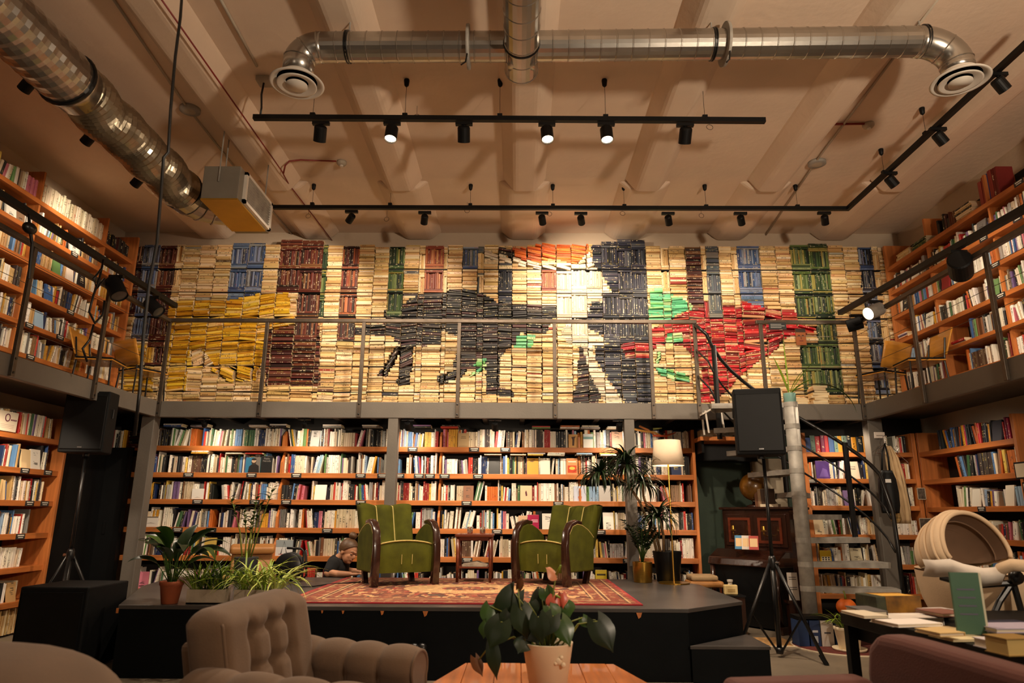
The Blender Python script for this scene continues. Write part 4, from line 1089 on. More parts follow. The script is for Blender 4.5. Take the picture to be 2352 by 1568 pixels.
# ------------------------------------------------------------------ rug on the stage
def rug_material():
    m = bpy.data.materials.new('woven_rug'); m.use_nodes = True
    nt = m.node_tree; N = nt.nodes; L = nt.links; b = N['Principled BSDF']; b.inputs['Roughness'].default_value = .95
    tc = N.new('ShaderNodeTexCoord'); sp = N.new('ShaderNodeSeparateXYZ'); L.new(tc.outputs['Object'], sp.inputs[0])
    def mth(op, x, y=0.0):
        q = N.new('ShaderNodeMath'); q.operation = op
        for i_, z in enumerate((x, y)):
            if hasattr(z, 'is_output'): L.new(z, q.inputs[i_])
            else: q.inputs[i_].default_value = z
        return q.outputs[0]
    ax = mth('ABSOLUTE', sp.outputs[0]); ay = mth('ABSOLUTE', sp.outputs[1])
    dist = mth('MINIMUM', mth('SUBTRACT', 1.41, ax), mth('SUBTRACT', 1.075, ay))
    cr = N.new('ShaderNodeValToRGB'); cr.color_ramp.interpolation = 'CONSTANT'
    els = [(0, (150, 34, 36)), (.03, (120, 60, 44)), (.06, (206, 170, 120)), (.075, (60, 40, 36)), (.09, (136, 66, 46)), (.2, (206, 170, 120)), (.215, (70, 44, 36)), (.24, (206, 170, 120)), (.255, (130, 66, 46)), (.33, (206, 160, 110)), (.345, (60, 40, 36)), (.36, (138, 80, 56))]
    for i, (p, c) in enumerate(els):
        e = cr.color_ramp.elements[i] if i < 2 else cr.color_ramp.elements.new(p)
        e.position = p; e.color = (*lin(c), 1)
    L.new(dist, cr.inputs[0])
    vo = N.new('ShaderNodeTexVoronoi'); vo.inputs['Scale'].default_value = 26
    mp = N.new('ShaderNodeMapping'); mp.inputs['Scale'].default_value = (1, .55, 1); L.new(tc.outputs['Object'], mp.inputs[0]); L.new(mp.outputs[0], vo.inputs['Vector'])
    c2 = N.new('ShaderNodeValToRGB'); c2.color_ramp.interpolation = 'CONSTANT'
    for i, (p, c) in enumerate([(0, (124, 68, 48)), (.26, (150, 90, 62)), (.46, (194, 152, 104)), (.66, (96, 52, 40)), (.84, (84, 70, 60)), (.9, (150, 60, 48))]):
        e = c2.color_ramp.elements[i] if i < 2 else c2.color_ramp.elements.new(p)
        e.position = p; e.color = (*lin(c), 1)
    sr = N.new('ShaderNodeSeparateColor'); L.new(vo.outputs['Color'], sr.inputs[0]); L.new(sr.outputs[0], c2.inputs[0])
    r2 = mth('ADD', mth('POWER', mth('DIVIDE', sp.outputs[0], .62), 2.0), mth('POWER', mth('DIVIDE', mth('ADD', sp.outputs[1], .0), .4), 2.0))
    med = mth('MULTIPLY', mth('LESS_THAN', r2, 1.0), mth('GREATER_THAN', r2, .18))
    m1 = N.new('ShaderNodeMixRGB'); L.new(mth('MULTIPLY', med, .6), m1.inputs[0]); L.new(c2.outputs[0], m1.inputs[1]); m1.inputs[2].default_value = (*lin((214, 176, 120)), 1)
    fld = mth('GREATER_THAN', dist, .36)
    m2 = N.new('ShaderNodeMixRGB'); L.new(mth('ADD', mth('MULTIPLY', fld, .65), .35), m2.inputs[0]); L.new(cr.outputs[0], m2.inputs[1]); L.new(m1.outputs[0], m2.inputs[2])
    no = N.new('ShaderNodeTexNoise'); no.inputs['Scale'].default_value = 120; L.new(tc.outputs['Object'], no.inputs['Vector'])
    m3 = N.new('ShaderNodeMixRGB'); m3.blend_type = 'MULTIPLY'; m3.inputs[0].default_value = .8; L.new(m2.outputs[0], m3.inputs[1])
    c3 = N.new('ShaderNodeValToRGB'); c3.color_ramp.elements[0].color = (.5, .46, .43, 1); c3.color_ramp.elements[0].position = .35; c3.color_ramp.elements[1].position = .6; L.new(no.outputs['Fac'], c3.inputs[0]); L.new(c3.outputs[0], m3.inputs[2])
    L.new(m3.outputs[0], b.inputs['Base Color'])
    return m
t = thing('rug', 'red and beige patterned oriental rug under the green armchairs', 'rug', (-.44, 6.77, HS + .001))
MB().box(-1.41, 1.41, -1.07, 1.07, 0, .009).build('pile', rug_material(), t)
b = MB()
for bx in ((-1.425, 1.425, -1.085, -1.071, 0, .008), (-1.425, 1.425, 1.071, 1.085, 0, .008), (-1.425, -1.411, -1.071, 1.071, 0, .008), (1.411, 1.425, -1.071, 1.071, 0, .008)): b.box(*bx)
b.build('red_binding', mat('red_binding_cloth', (150, 24, 34), .9), t)
RUG = HS + .0105

# ------------------------------------------------------------------ green club armchairs
def club_chair(label, loc, rz):
    t = thing('club_armchair', label, 'armchair', loc, rz, 'green velvet armchairs on the stage')
    oy = .07
    side = [(-.295, .13), (-.315, .33), (-.30, .49), (-.245, .56), (-.165, .583), (-.08, .572), (.02, .53), (.08, .49), (.13, .45), (.12, .13)]
    inn_ = [(-.27, 0), (-.30, .2), (-.317, .35), (-.302, .49), (-.247, .56), (-.167, .585), (-.08, .574)]
    out_ = [(-.345, 0), (-.362, .2), (-.362, .37), (-.335, .51), (-.27, .595), (-.175, .625), (-.08, .61)]
    for s_ in (-1, 1):
        x = s_ * .315
        a = MB().prism([(x - .034, y + oy, z) for y, z in side], (.068, 0, 0)).build('arm_panel', M_VELVET, t, bevel=.014, segs=3)
        MB().tube([(x + s_ * .03, y + oy - .001, z + .002) for y, z in side[2:9]], .005, 6).build('piping', M_PIPE, a)
        fr = MB()
        for i in range(6):
            (y0, z0), (y1_, z1), (q0, w0), (q1, w1) = inn_[i], inn_[i + 1], out_[i], out_[i + 1]
            n = fr.add([(x + k, y + oy, z) for k in (-.036, .036) for y, z in ((y0, z0), (y1_, z1), (q1, w1), (q0, w0))])
            for f in ((0, 1, 5, 4), (2, 3, 7, 6), (0, 3, 2, 1), (4, 5, 6, 7)): fr.face([n + j for j in f])
            if i == 0: fr.face([n, n + 4, n + 7, n + 3])
            if i == 5: fr.face([n + 1, n + 2, n + 6, n + 5])
        o = fr.build('arm_frame', M_MAHOG, t, smooth=True, heal=.0005)
        md = o.modifiers.new('bevel', 'BEVEL'); md.width = .008; md.segments = 2; md.limit_method = 'ANGLE'; md.angle_limit = .9
        MB().prism([(s_ * .25 - .025, .15, 0), (s_ * .25 + .025, .15, 0), (s_ * .25 + .025, .2, 0), (s_ * .25 - .025, .2, 0)], (0, .06, .16)).build('rear_leg', M_MAHOG, t)
    # seat: box front with a crowned cushion top
    rows = []
    N_ = 14
    for j in range(9):
        q = j / 8; y = -.285 + .5 * q
        rows.append([V((-.278 + .556 * i / N_, y + oy, .375 + .035 * math.sin(PI * i / N_) ** .7 * (1 - .35 * q) + .012 * (1 - q))) for i in range(N_ + 1)])
    fr = [V((p.x, p.y - .006, .12)) for p in rows[0]]
    mid = [V((p.x, p.y - .016, .27 + .01 * math.sin(p.x * 30))) for p in rows[0]]
    seat = MB().grid([fr, mid, [p + V((0, -.008, -.012)) for p in rows[0]]] + rows)
    seat.box(-.278, .278, -.26 + oy, .22 + oy, .125, .3)
    s_o = seat.build('seat', M_VELVET, t, smooth=True)
    MB().tube([p + V((0, -.01, -.002)) for p in rows[0]], .007, 6).build('piping', M_PIPE, s_o, smooth=True)
    for x in (-.04, .07):
        MB().tube([(x, -.305 + oy, .2), (x, -.308 + oy, .29)], .0035, 5).build('seam_tuft', M_PIPE, s_o)
    # back with three bulging channels; the outer two curl forward like wings
    fr_, bk = [], []
    for j in range(13):
        q = j / 12; z = .33 + .43 * q
        f_, k_ = [], []
        for i in range(25):
            u = -1 + 2 * i / 24
            x = u * (.262 + .02 * q)
            ch = (u + 1) * 1.5 % 1.0 if i < 24 else 1.0
            bul = .032 * math.sin(PI * ch) ** .6 if 0 < ch < 1 else 0
            wing = .085 * max(0, abs(u) - .33) ** 1.3
            y = .195 + .15 * q - bul * (1 - .5 * (j == 12)) - wing * 1.4
            zt = z + (.022 * (abs(u) ** 2) - .012 if j == 12 else 0) * 1.0 + (.012 * math.sin(PI * ch) if j == 12 else 0)
            f_.append(V((x, y + oy, zt))); k_.append(V((x, .30 + .15 * q + oy - wing * .6, zt)))
        fr_.append(f_); bk.append(k_)
    b = MB().grid(fr_); b.grid([r[::-1] for r in bk])
    b.grid([fr_[-1], [(p + q_) / 2 + V((0, 0, .012)) for p, q_ in zip(fr_[-1], bk[-1])], bk[-1]])
    b.grid([[r[0] for r in bk], [r[0] for r in fr_]]); b.grid([[r[-1] for r in fr_], [r[-1] for r in bk]])
    bo = b.build('backrest', M_VELVET, t, smooth=True, heal=.0008)
    for i in (8, 16):
        MB().tube([r[i] + V((0, -.006, 0)) for r in fr_] + [bk[-1][i] * .4 + fr_[-1][i] * .6 + V((0, 0, .008))], .0055, 6).build('piping', M_PIPE, bo, smooth=True)
    return t
club_chair('green velvet club armchair with the woman crouching behind its arm', (-1.215, 7.19, RUG), math.radians(31.5))
club_chair('green velvet club armchair beside the brass pot and floor lamp', (.39, 7.35, RUG), math.radians(-39))

t = thing('side_table', 'small dark wooden side table between the two green armchairs', 'table', (-.447, 7.56, RUG))
MB().box(-.2, .2, -.22, .22, .445, .475).build('table_top', M_MAHOGX, t, bevel=.012, segs=3)
for sx in (-1, 1):
    for sy in (-1, 1):
        MB().tube([(sx * .168, sy * .185, .445), (sx * .168, sy * .19, 0)], [.02, .014], 8).build('leg', M_MAHOGX, t, smooth=True)
MB().box(-.16, .16, -.18, .18, .135, .15).build('lower_shelf', M_MAHOGX, t)
for sy in (-1, 1): MB().box(-.16, .16, sy * .185 - .01, sy * .185 + .01, .41, .445).build('apron', M_MAHOGX, t)
np_ = thing('newspaper', 'folded newspaper on the lower shelf of the side table', 'newspaper', (-.44, 7.54, RUG + .151))
MB().prism([(-.13, -.12, 0), (.13, -.12, .0), (.13, -.12, .012), (.02, -.12, .045), (-.13, -.12, .02)], (0, .24, 0)).build('sheets', mat('newsprint', (150, 136, 118), .9, vary=.3, scale=20), np_)
for x, y, nm in ((-.5, 7.5, 'nearer the woman'), (-.37, 7.55, 'nearer the middle of the rug')):
    g = thing('tumbler', 'clear glass tumbler on the side table, ' + nm, 'glass', (x, y, RUG + .476))
    MB().lathe([(.0, .004), (.026, .004), (.03, .07), (.033, .07), (.029, 0), (0, 0)], (0, 0, 0), 20).build('glass', M_GLASS, g, smooth=True)

# ------------------------------------------------------------------ floor lamp
t = thing('floor_lamp', 'brass floor lamp with a white linen shade on the stage', 'lamp', (1.63, 7.5, HS + .001))
MB().lathe([(.0, 0), (.16, 0), (.16, .012), (.02, .02), (0, .02)], (0, 0, 0), 32).build('base', M_BRASS, t, smooth=False)
MB().tube([(0, 0, .018), (0, 0, 1.3)], .009, 10).build('pole', M_BRASS, t)
MB().lathe([(.172, 1.205), (.139, 1.475)], (0, 0, 0), 40, caps=False).build('lamp_shade', M_SHADE, t, smooth=True, solid=.003)
MB().ellipsoid((0, 0, 1.34), (.03, .03, .045), 12, 8).build('bulb', M_LIT, t, smooth=True)
bulb((1.63, 7.5, HS + 1.28), 16, .03)

# ------------------------------------------------------------------ plants
def stems_leaves(t, o, n, h, spread, leaf_len, leaf_w, mt, ms_, pinnate=True, droop=.6):
    """ZZ-plant like: arched stems with paired leaflets."""
    for k in range(n):
        a = 2 * PI * k / n + rnd.uniform(-.4, .4); sp = spread * rnd.uniform(.4, 1.0); hh = h * rnd.uniform(.65, 1.0)
        pts = [V(o) + V((math.cos(a) * sp * q ** 1.4, math.sin(a) * sp * q ** 1.4, hh * (q - .12 * q ** 3))) for q in (0, .25, .5, .75, 1)]
        st_ = MB().tube(pts, [.007, .006, .005, .004, .002], 6).build('stem', ms_, t, smooth=True)
        b = MB()
        for q in range(5 if pinnate else 12):
            pass
        m_ = 9
        for i in range(m_):
            f = .42 + .58 * i / (m_ - 1); j = min(3, int(f * 4)); p = pts[j].lerp(pts[j + 1], f * 4 - j)
            dr = (pts[j + 1] - pts[j]).normalized(); sd = dr.cross(V((0, 0, 1)))
            sd = sd.normalized() if sd.length > .01 else V((1, 0, 0))
            for s_ in (-1, 1):
                b.leaf(p, sd * s_ * .8 + dr * .7 + V((0, 0, .1)), leaf_len * rnd.uniform(.7, 1.1), leaf_w, droop, n=4, shape=.42, twist=rnd.uniform(-.5, .5))
        f_ = b.build('leaflets', mt, st_, smooth=True); f_['kind'] = 'stuff'
def blades(t, o, n, length, width, mt, name='blade_tuft', droop=(1.2, 2.4), el=(.7, 1.5), r=.03, sx=1.0):
    b = MB()
    for k in range(n):
        a = rnd.uniform(0, 2 * PI); e = rnd.uniform(*el)
        b.leaf(V(o) + V((math.cos(a) * r * sx, math.sin(a) * r, 0)), (math.cos(a) * math.cos(e), math.sin(a) * math.cos(e), math.sin(e)), length * rnd.uniform(.6, 1.1), width, rnd.uniform(*droop), n=7, fold=.25, shape=.4)
    o_ = b.build(name, mt, t, smooth=True); o_['kind'] = 'stuff'
    return o_
def pot(t, r0, r1, h, mt, wall=.008, n=28, rim=0, name='pot'):
    prof = [(0, 0), (r0, 0), (r1, h - rim)] + ([(r1 + .006, h - rim), (r1 + .008, h)] if rim else [(r1, h)]) + [(r1 - wall, h), (r1 - wall - .004, h - .025), (0, h - .025)]
    p = MB().lathe(prof, (0, 0, 0), n).build(name, mt, t, smooth=False)
    md = p.modifiers.new('bevel', 'BEVEL'); md.width = .003; md.limit_method = 'ANGLE'
    for q in p.data.polygons: q.use_smooth = len(q.vertices) == 4
    MB().lathe([(r1 - wall - .003, h - .022), (0, h - .016)], (0, 0, 0), 18).build('soil', M_SOIL, t)
    return p
# peace lily in terracotta on the stage corner
p = PZ(380, 1388, HS)
t = thing('potted_peace_lily', 'dark broad-leaved plant in a terracotta pot at the stage corner', 'plant', (p.x, p.y + .06, HS + .001))
pot(t, .06, .082, .165, M_TERRA, rim=.03)
for k in range(26):
    a = k * 2.4 + rnd.uniform(-.2, .2); e = rnd.uniform(.75, 1.4) if k % 3 else rnd.uniform(1.2, 1.5)
    d_ = V((math.cos(a) * math.cos(e), math.sin(a) * math.cos(e), math.sin(e))); L_ = rnd.uniform(.16, .3)
    o0 = V((math.cos(a) * .02, math.sin(a) * .02, .15)); tip = o0 + d_ * L_
    MB().tube([o0, o0 + d_ * L_ * .5, tip], [.004, .0035, .003], 5).build('leaf_stalk', M_LEAF, t)
    MB().leaf(tip, V((d_.x * 1.3, d_.y * 1.3, d_.z * .7)), rnd.uniform(.23, .35), rnd.uniform(.068, .1), rnd.uniform(.9, 1.9), n=9, fold=.12, shape=.42, twist=rnd.uniform(-.5, .5)).build('leaf', (M_LEAF2, M_LEAF)[k % 2], t, smooth=True)
# whitewashed planters with grasses
for (x0, x1, lab, sp) in ((403, 507, 'pale planter of green grass-like plants beside the terracotta pot', 0), (517, 640, 'pale planter of striped spider plant behind the tufted armchair', 1)):
    a, c = PZ(x0, 1392, HS), PZ(x1, 1390, HS); cx = (a.x + c.x) / 2; w2 = abs(c.x - a.x) / 2 - .01
    y_ = 5.66
    t = thing('planter', lab, 'plant', (cx, y_, HS + .001))
    b = MB()
    for bx in ((-w2, w2, -.06, -.048, 0, .105), (-w2, w2, .048, .06, 0, .105), (-w2, -w2 + .012, -.048, .048, 0, .105), (w2 - .012, w2, -.048, .048, 0, .105), (-w2, w2, -.06, .06, 0, .01)): b.box(*bx)
    b.build('trough', M_STONE, t)
    MB().box(-w2 + .012, w2 - .012, -.048, .048, .01, .09).build('soil', M_SOIL, t)
    for q in range(4):
        o0 = (-w2 * .7 + w2 * 1.4 * q / 3, 0, .09)
        if sp: blades(t, o0, 30, .42, .015, (M_LEAF4 if q % 2 else M_LEAF3), 'leaf_tuft', (1.3, 2.4), (.7, 1.5))
        else: blades(t, o0, 34, .33, .012, (M_LEAF3, M_LEAF)[q % 2], 'leaf_tuft', (.5, 1.7), (.8, 1.5))
    if not sp:
        for q in range(5):
            MB().leaf((-.1 + .05 * q, .01, .09), (rnd.uniform(-.4, .4), -.1, 1), .36, .012, .5, n=6).build('tall_stalk', M_STEM, t, smooth=True)
# grey pot with zz plant
p = PZ(571, 1336, HS)
t = thing('potted_zz_plant', 'tall slender green plant in a charcoal pot before the bookcase', 'plant', (p.x, 7.25, HS + .001))
pot(t, .095, .118, .25, M_DKGREY)
for k, (dx, hh) in enumerate(((-.2, .62), (-.06, .5), (.02, .42), (.1, .58), (.2, .72), (.05, .64))):
    pts = [V((dx * .2, 0, .22)), V((dx * .5, .02, .22 + hh * .45)), V((dx * .85, .0, .22 + hh * .8)), V((dx * 1.1, -.02, .22 + hh))]
    s_ = MB().tube(pts, [.008, .007, .005, .003], 7).build('stem', M_STEM, t, smooth=True)
    for i in range(14):
        f = .5 + .5 * i / 13; j = min(2, int(f * 3)); q_ = pts[j].lerp(pts[j + 1], f * 3 - j); a = i * 2.4
        MB().leaf(q_, (math.cos(a), math.sin(a) * .6, .5), rnd.uniform(.07, .11), .034, .7, n=4, shape=.42).build('leaf', (M_LEAF, M_LEAF2)[i % 2], s_, smooth=True)
# brass pot with zz plant
t = thing('potted_zz_plant', 'bushy dark plant in a brushed brass pot beside the grey column', 'plant', (1.33, 7.62, HS + .001))
pot(t, .098, .104, .205, M_BRASS)
stems_leaves(t, (0, 0, .18), 15, .5, .27, .075, .03, M_LEAF2, M_LEAF)
# dracaena in black pot
t = thing('potted_dracaena', 'tall dracaena with drooping leaf crowns in a black pot', 'plant', (1.62, 7.72, HS + .001))
pot(t, .12, .155, .31, M_BLACK)
def crown(o, n, L_, parent):
    b = MB()
    for k in range(n):
        a = 2 * PI * rnd.random(); e = rnd.uniform(-.1, 1.35)
        b.leaf(o, (math.cos(a) * math.cos(e), math.sin(a) * math.cos(e), math.sin(e)), L_ * rnd.uniform(.7, 1.1), .025, rnd.uniform(1.3, 2.6), n=8, fold=.2, shape=.3)
    q = b.build('leaf_crown', M_LEAF2, parent, smooth=True); q['kind'] = 'stuff'
for pts, cr_ in ((((1512, 1280), (1496, 1215), (1468, 1150), (1440, 1108), (1436, 1085)), ((1440, 1068, 110, .44), (1378, 1090, 85, .36))), (((1520, 1280), (1500, 1200), (1478, 1140), (1474, 1090)), ((1474, 1110, 60, .34),)), (((1525, 1280), (1524, 1230), (1512, 1180)), ((1512, 1190, 80, .38),))):
    w3 = [PY(x, y, 7.72 - .04 * i) - t.location for i, (x, y) in enumerate(pts)]
    tr = MB().tube(w3, [.017, .015, .014, .012, .011][:len(w3)], 8).build('trunk', M_TRUNK, t, smooth=True)
    for (x, y, n_, L_) in cr_:
        q = PY(x, y, 7.55) - t.location
        if (q - w3[-1]).length > .1: MB().tube([w3[-2], (w3[-2] + q) / 2 + V((0, 0, .02)), q], [.011, .009, .008], 7).build('branch', M_TRUNK, tr, smooth=True)
        crown(q, n_, L_, tr)
# coloured driftwood on the bookcase top
t = thing('driftwood', 'orange painted driftwood lying over the books beside the lamp shade', 'driftwood', (1.62, 8.46, 2.24))
for pts, mt in ((((1456, 985), (1480, 990), (1500, 992), (1520, 1000)), mat('ochre_paint', (196, 140, 60), .6)), (((1468, 978), (1490, 988), (1502, 998)), M_SHELF), (((1500, 1000), (1530, 1001), (1552, 993)), mat('coral_paint', (210, 90, 50), .6)), (((1500, 985), (1520, 983)), mat('sage_paint', (150, 150, 80), .6))):
    MB().tube([PY(x, y, 8.46) for x, y in pts], [.014] * (len(pts) - 1) + [.007], 7).build('branch', mt, t, world=True, smooth=True)

# cable reel, cable and bulb on the stage
p = PZ(660, 1338, HS)
t = thing('cable_reel', 'black extension cable reel with carrying handle on the stage', 'cable reel', (-2.37, 7.45, HS))
for y in (-.06, .06): MB().lathe([(.02, -.006), (.135, -.006), (.14, 0), (.135, .006), (.02, .006)], (0, y, .15), 28, axis=(0, 1, 0)).build('flange', M_BLKMET, t, smooth=True)
MB().lathe([(.115, -.05), (.118, -.02), (.113, .0), (.118, .03), (.115, .05)], (0, 0, .15), 28, axis=(0, 1, 0)).build('wound_cable', M_BLACK, t, smooth=True)
MB().tube([(-.12, -.07, .001), (.1, -.07, .001), (.16, -.07, .05), (.16, -.07, .3), (.13, -.07, .33), (-.02, -.07, .335)], .012, 8).build('handle', M_BLKMET, t, smooth=True)
MB().tube([(-.12, .07, .001), (.1, .07, .001), (.16, .07, .05), (.16, .0, .31)], .012, 8).build('frame', M_BLKMET, t, smooth=True)
tag(MB().tube([PZ(x, y, HS + .008) for x, y in ((672, 1338), (690, 1347), (720, 1346), (755, 1341))] + [PZ(x, y, RUG + .006) for x, y in ((800, 1338), (828, 1336))], .006, 6).build('floor_cable', M_BLKMET, smooth=True), 'black cable snaking from the reel onto the rug', 'cable')
t = thing('light_bulb', 'round glass light bulb among the planters on the stage', 'light bulb', (-2.36, 5.8, HS + .17))
MB().ellipsoid((0, 0, 0), (.032, .032, .036), 16, 10).build('glass', mat('warm_bulb_glass', (236, 200, 120), .15, vary=.1, spec=.8), t, smooth=True)
MB().lathe([(.012, .03), (.012, .06), (0, .06)], (0, 0, 0), 12).build('socket', M_BLKMET, t)
MB().tube([(0, 0, .06), (.01, .01, .0), (.02, .03, -.17)], .003, 5).build('lead', M_BLKMET, t)

# tan lounge chair on the floor behind the plants
t = thing('lounge_chair', 'tan leather lounge chair half hidden behind the stage plants', 'chair', (-3.05, 8.2, 0), .35)
b = MB().obox((-.24, -.1, .74), (.48, 0, 0), (0, .2, .04), (0, -.02, .08)).build('headrest', M_LEATH, t, bevel=.03, segs=3)
MB().obox((-.22, -.06, .4), (.44, 0, 0), (0, .12, .36), (0, -.06, .02)).build('backrest', M_LEATH, t, bevel=.02)
MB().obox((-.25, -.2, .34), (.5, 0, 0), (0, .34, 0), (0, 0, .09)).build('seat', M_LEATH, t, bevel=.03)
for s_ in (-1, 1):
    MB().tube([(s_ * .27, -.2, 0), (s_ * .27, -.18, .5), (s_ * .27, .1, .56), (s_ * .27, .14, 0)], .016, 8).build('arm_frame', M_MAHOGX, t, smooth=True)

# ------------------------------------------------------------------ loudspeakers
def loudspeaker(label, loc, rz):
    t = thing('loudspeaker', label, 'loudspeaker', loc, rz, 'loudspeakers on tripods')
    MB().prism([(-.215, -.14, 0), (.215, -.14, 0), (.215, .06, 0), (.14, .2, 0), (-.14, .2, 0), (-.215, .06, 0)], (0, 0, .62)).build('cabinet', M_SPK, t, bevel=.012)
    MB().box(-.2, .2, -.152, -.138, .03, .59).build('grille', M_BLACK, t, bevel=.01)
    MB().box(-.2, .2, -.155, -.15, .565, .6).build('top_trim', M_SPK, t)
    MB().box(-.022, .022, -.156, -.152, .045, .056).build('badge', M_CHROME, t)
    for s_ in (-1, 1):
        h_ = MB().lathe([(.045, 0), (.038, -.008), (0, -.012)], (s_ * .216, -.04, .4), 16, axis=(s_, 0, 0)).build('side_handle', M_BLACK, t)
        MB().tube([(s_ * .221, -.04, .355), (s_ * .221, -.04, .445)], .008, 6).build('grip', M_BLKMET, h_)
    MB().lathe([(.03, -.03), (.03, 0)], (0, 0, 0), 14).build('pole_socket', M_BLKMET, t)
    return t
def tripod(label, loc, top, rz, sp=.52):
    t = thing('speaker_stand', label, 'speaker stand', loc, rz, 'tripod speaker stands')
    MB().tube([(0, 0, .04), (0, 0, .8)], .022, 12).build('lower_tube', M_BLKMET, t, smooth=True)
    MB().tube([(0, 0, .75), (0, 0, top)], .016, 12).build('pole', M_BLKMET, t, smooth=True)
    MB().lathe([(.03, .74), (.036, .76), (.036, .82), (.026, .85)], (0, 0, 0), 14).build('collar', M_BLKMET, t, smooth=True)
    MB().tube([(.03, 0, .79), (.07, 0, .79)], .014, 8).build('knob', M_CHROME, t)
    MB().lathe([(.03, .03), (.034, .05), (.03, .08)], (0, 0, 0), 14).build('lower_collar', M_BLKMET, t, smooth=True)
    for k in range(3):
        a = 2 * PI * k / 3; c, s_ = math.cos(a), math.sin(a)
        L_ = MB().tube([(c * .03, s_ * .03, .78), (c * sp, s_ * sp, .02)], .016, 8).build('leg', M_BLKMET, t, smooth=True)
        MB().tube([(c * (sp - .04), s_ * (sp - .04), .075), (c * (sp + .01), s_ * (sp + .01), .0)], .02, 8).build('rubber_foot', M_BLACK, L_)
        MB().tube([(c * .03, s_ * .03, .06), (c * sp * .58, s_ * sp * .58, .36)], .01, 6).build('brace', M_BLKMET, t)
    return t
tripod('black tripod stand on the floor beside the stage step', (2.31, 6.5, 0), 1.72, math.radians(-50), .41)
loudspeaker('black loudspeaker on a tripod in front of the spiral staircase', (2.29, 6.52, 1.75), math.radians(-14))
tripod('black tripod stand behind the black subwoofer box', (-4.4, 7.0, 0), 1.75, math.radians(175), .42)
loudspeaker('black loudspeaker on a tripod in front of the black door', (-4.4, 7.0, 1.78), math.radians(6))
t = thing('subwoofer', 'black subwoofer box on the floor at the end of the stage', 'subwoofer', (-3.63, 5.9, 0))
MB().box(-.26, .28, -.27, .3, .012, .63).build('cabinet', M_SPK, t, bevel=.012)
MB().box(-.23, .25, -.285, -.268, .05, .59).build('grille', M_BLACK, t)
for x in (-.2, .2):
    for y in (-.2, .2): MB().lathe([(.025, 0), (.025, .014)], (x, y, 0), 10).build('foot', M_BLACK, t)
# ------------------------------------------------------------------ spiral staircase
SX, SY_, SR = 2.93, 7.3, .82
t = thing('spiral_staircase', 'galvanised spiral staircase with black curved handrail up to the gallery', 'staircase', (SX, SY_, 0))
MB().tube([(0, 0, 0), (0, 0, 2.37)], .072, 24).build('centre_pole', M_ZINC, t, smooth=True)
MB().lathe([(.14, 0), (.14, .012), (.075, .02)], (0, 0, 0), 24).build('base_plate', M_ZINC, t)
def sp(a, r, z): return V((math.cos(math.radians(a)) * r, math.sin(math.radians(a)) * r, z))
for k in range(0, 9):
    a, z = -15 + 22 * k, .5 + .233 * k
    n = 5
    ring = [sp(a - 13, .06, z)] + [sp(a - 13 + 26 * i / n, SR, z) for i in range(n + 1)] + [sp(a + 13, .06, z)]
    tr = MB().prism([p + V((0, 0, .012)) for p in ring], (0, 0, .006)).build('tread', M_ZINC, t)
    b = MB()
    for i in range(len(ring)):
        p, q = ring[i], ring[(i + 1) % len(ring)]
        s_ = (q - p).cross(V((0, 0, 1))).normalized() * .006
        b.obox(p - s_ - V((0, 0, .035)), q - p, s_ * 2, (0, 0, .055))
    b.build('tread_frame', M_ZINC, tr)
    MB().lathe([(.075, -.03), (.075, .02)], (0, 0, z), 24).build('tread_collar', M_ZINC, tr)
for hh, r_, lo in ((1.0, .021, 0), (.68, .011, 1), (.36, .011, 1)):
    pts = [sp(-15 + 22 * q, SR + .02, .5 + .233 * q + hh) for q in [i * .5 for i in range(0, 16)]]
    if not lo: pts = [sp(-22, SR + .02, .3), sp(-21, SR + .03, .9), sp(-19, SR + .03, 1.25)] + pts[1:]
    e = V((2.148 - SX, 8.05 - SY_, 2.49 + hh - .02))
    pts = pts + [pts[-1].lerp(e, .5) + V((-.02, .0, .02)), e]
    MB().tube(pts, r_, 10).build('handrail' if not lo else 'lower_rail', M_BLKMET, t, smooth=True)
for a, z0, z1 in ((-22, .0, .5), (29, .93, 2.0), (77, 1.4, 2.5), (138, 2.05, 3.15)):
    MB().tube([sp(a, SR + .01, z0), sp(a, SR + .01, z1)], .03, 10).build('baluster', M_BLKMET, t)
tp = thing('potted_spider_plant', 'striped long-leaved plant in a teal pot atop the staircase pole', 'plant', (SX, SY_, 2.372))
pot(tp, .062, .064, .11, mat('teal_glaze', (120, 160, 150), .4))
for (x, y), w_, dr in (((1778, 826), .03, .2), ((1800, 790), .016, .1), ((1872, 826), .03, .3), ((1868, 872), .035, .5), ((1862, 868), .03, .8), ((1850, 892), .03, .9), ((1840, 850), .02, .5)):
    q = PY(x, y, SY_ - .1) - tp.location - V((0, 0, .09)); MB().leaf((0, 0, .09), q + V((0, 0, .1)), q.length * 1.1, w_, dr, n=8, fold=.25, shape=.45).build('leaf', M_LEAF3, tp, smooth=True)
MB().leaf((0.03, 0, .1), (1, -.3, .8), .8, .045, 2.2, n=12, fold=.2, shape=.5).build('leaf', M_LEAF, tp, smooth=True)

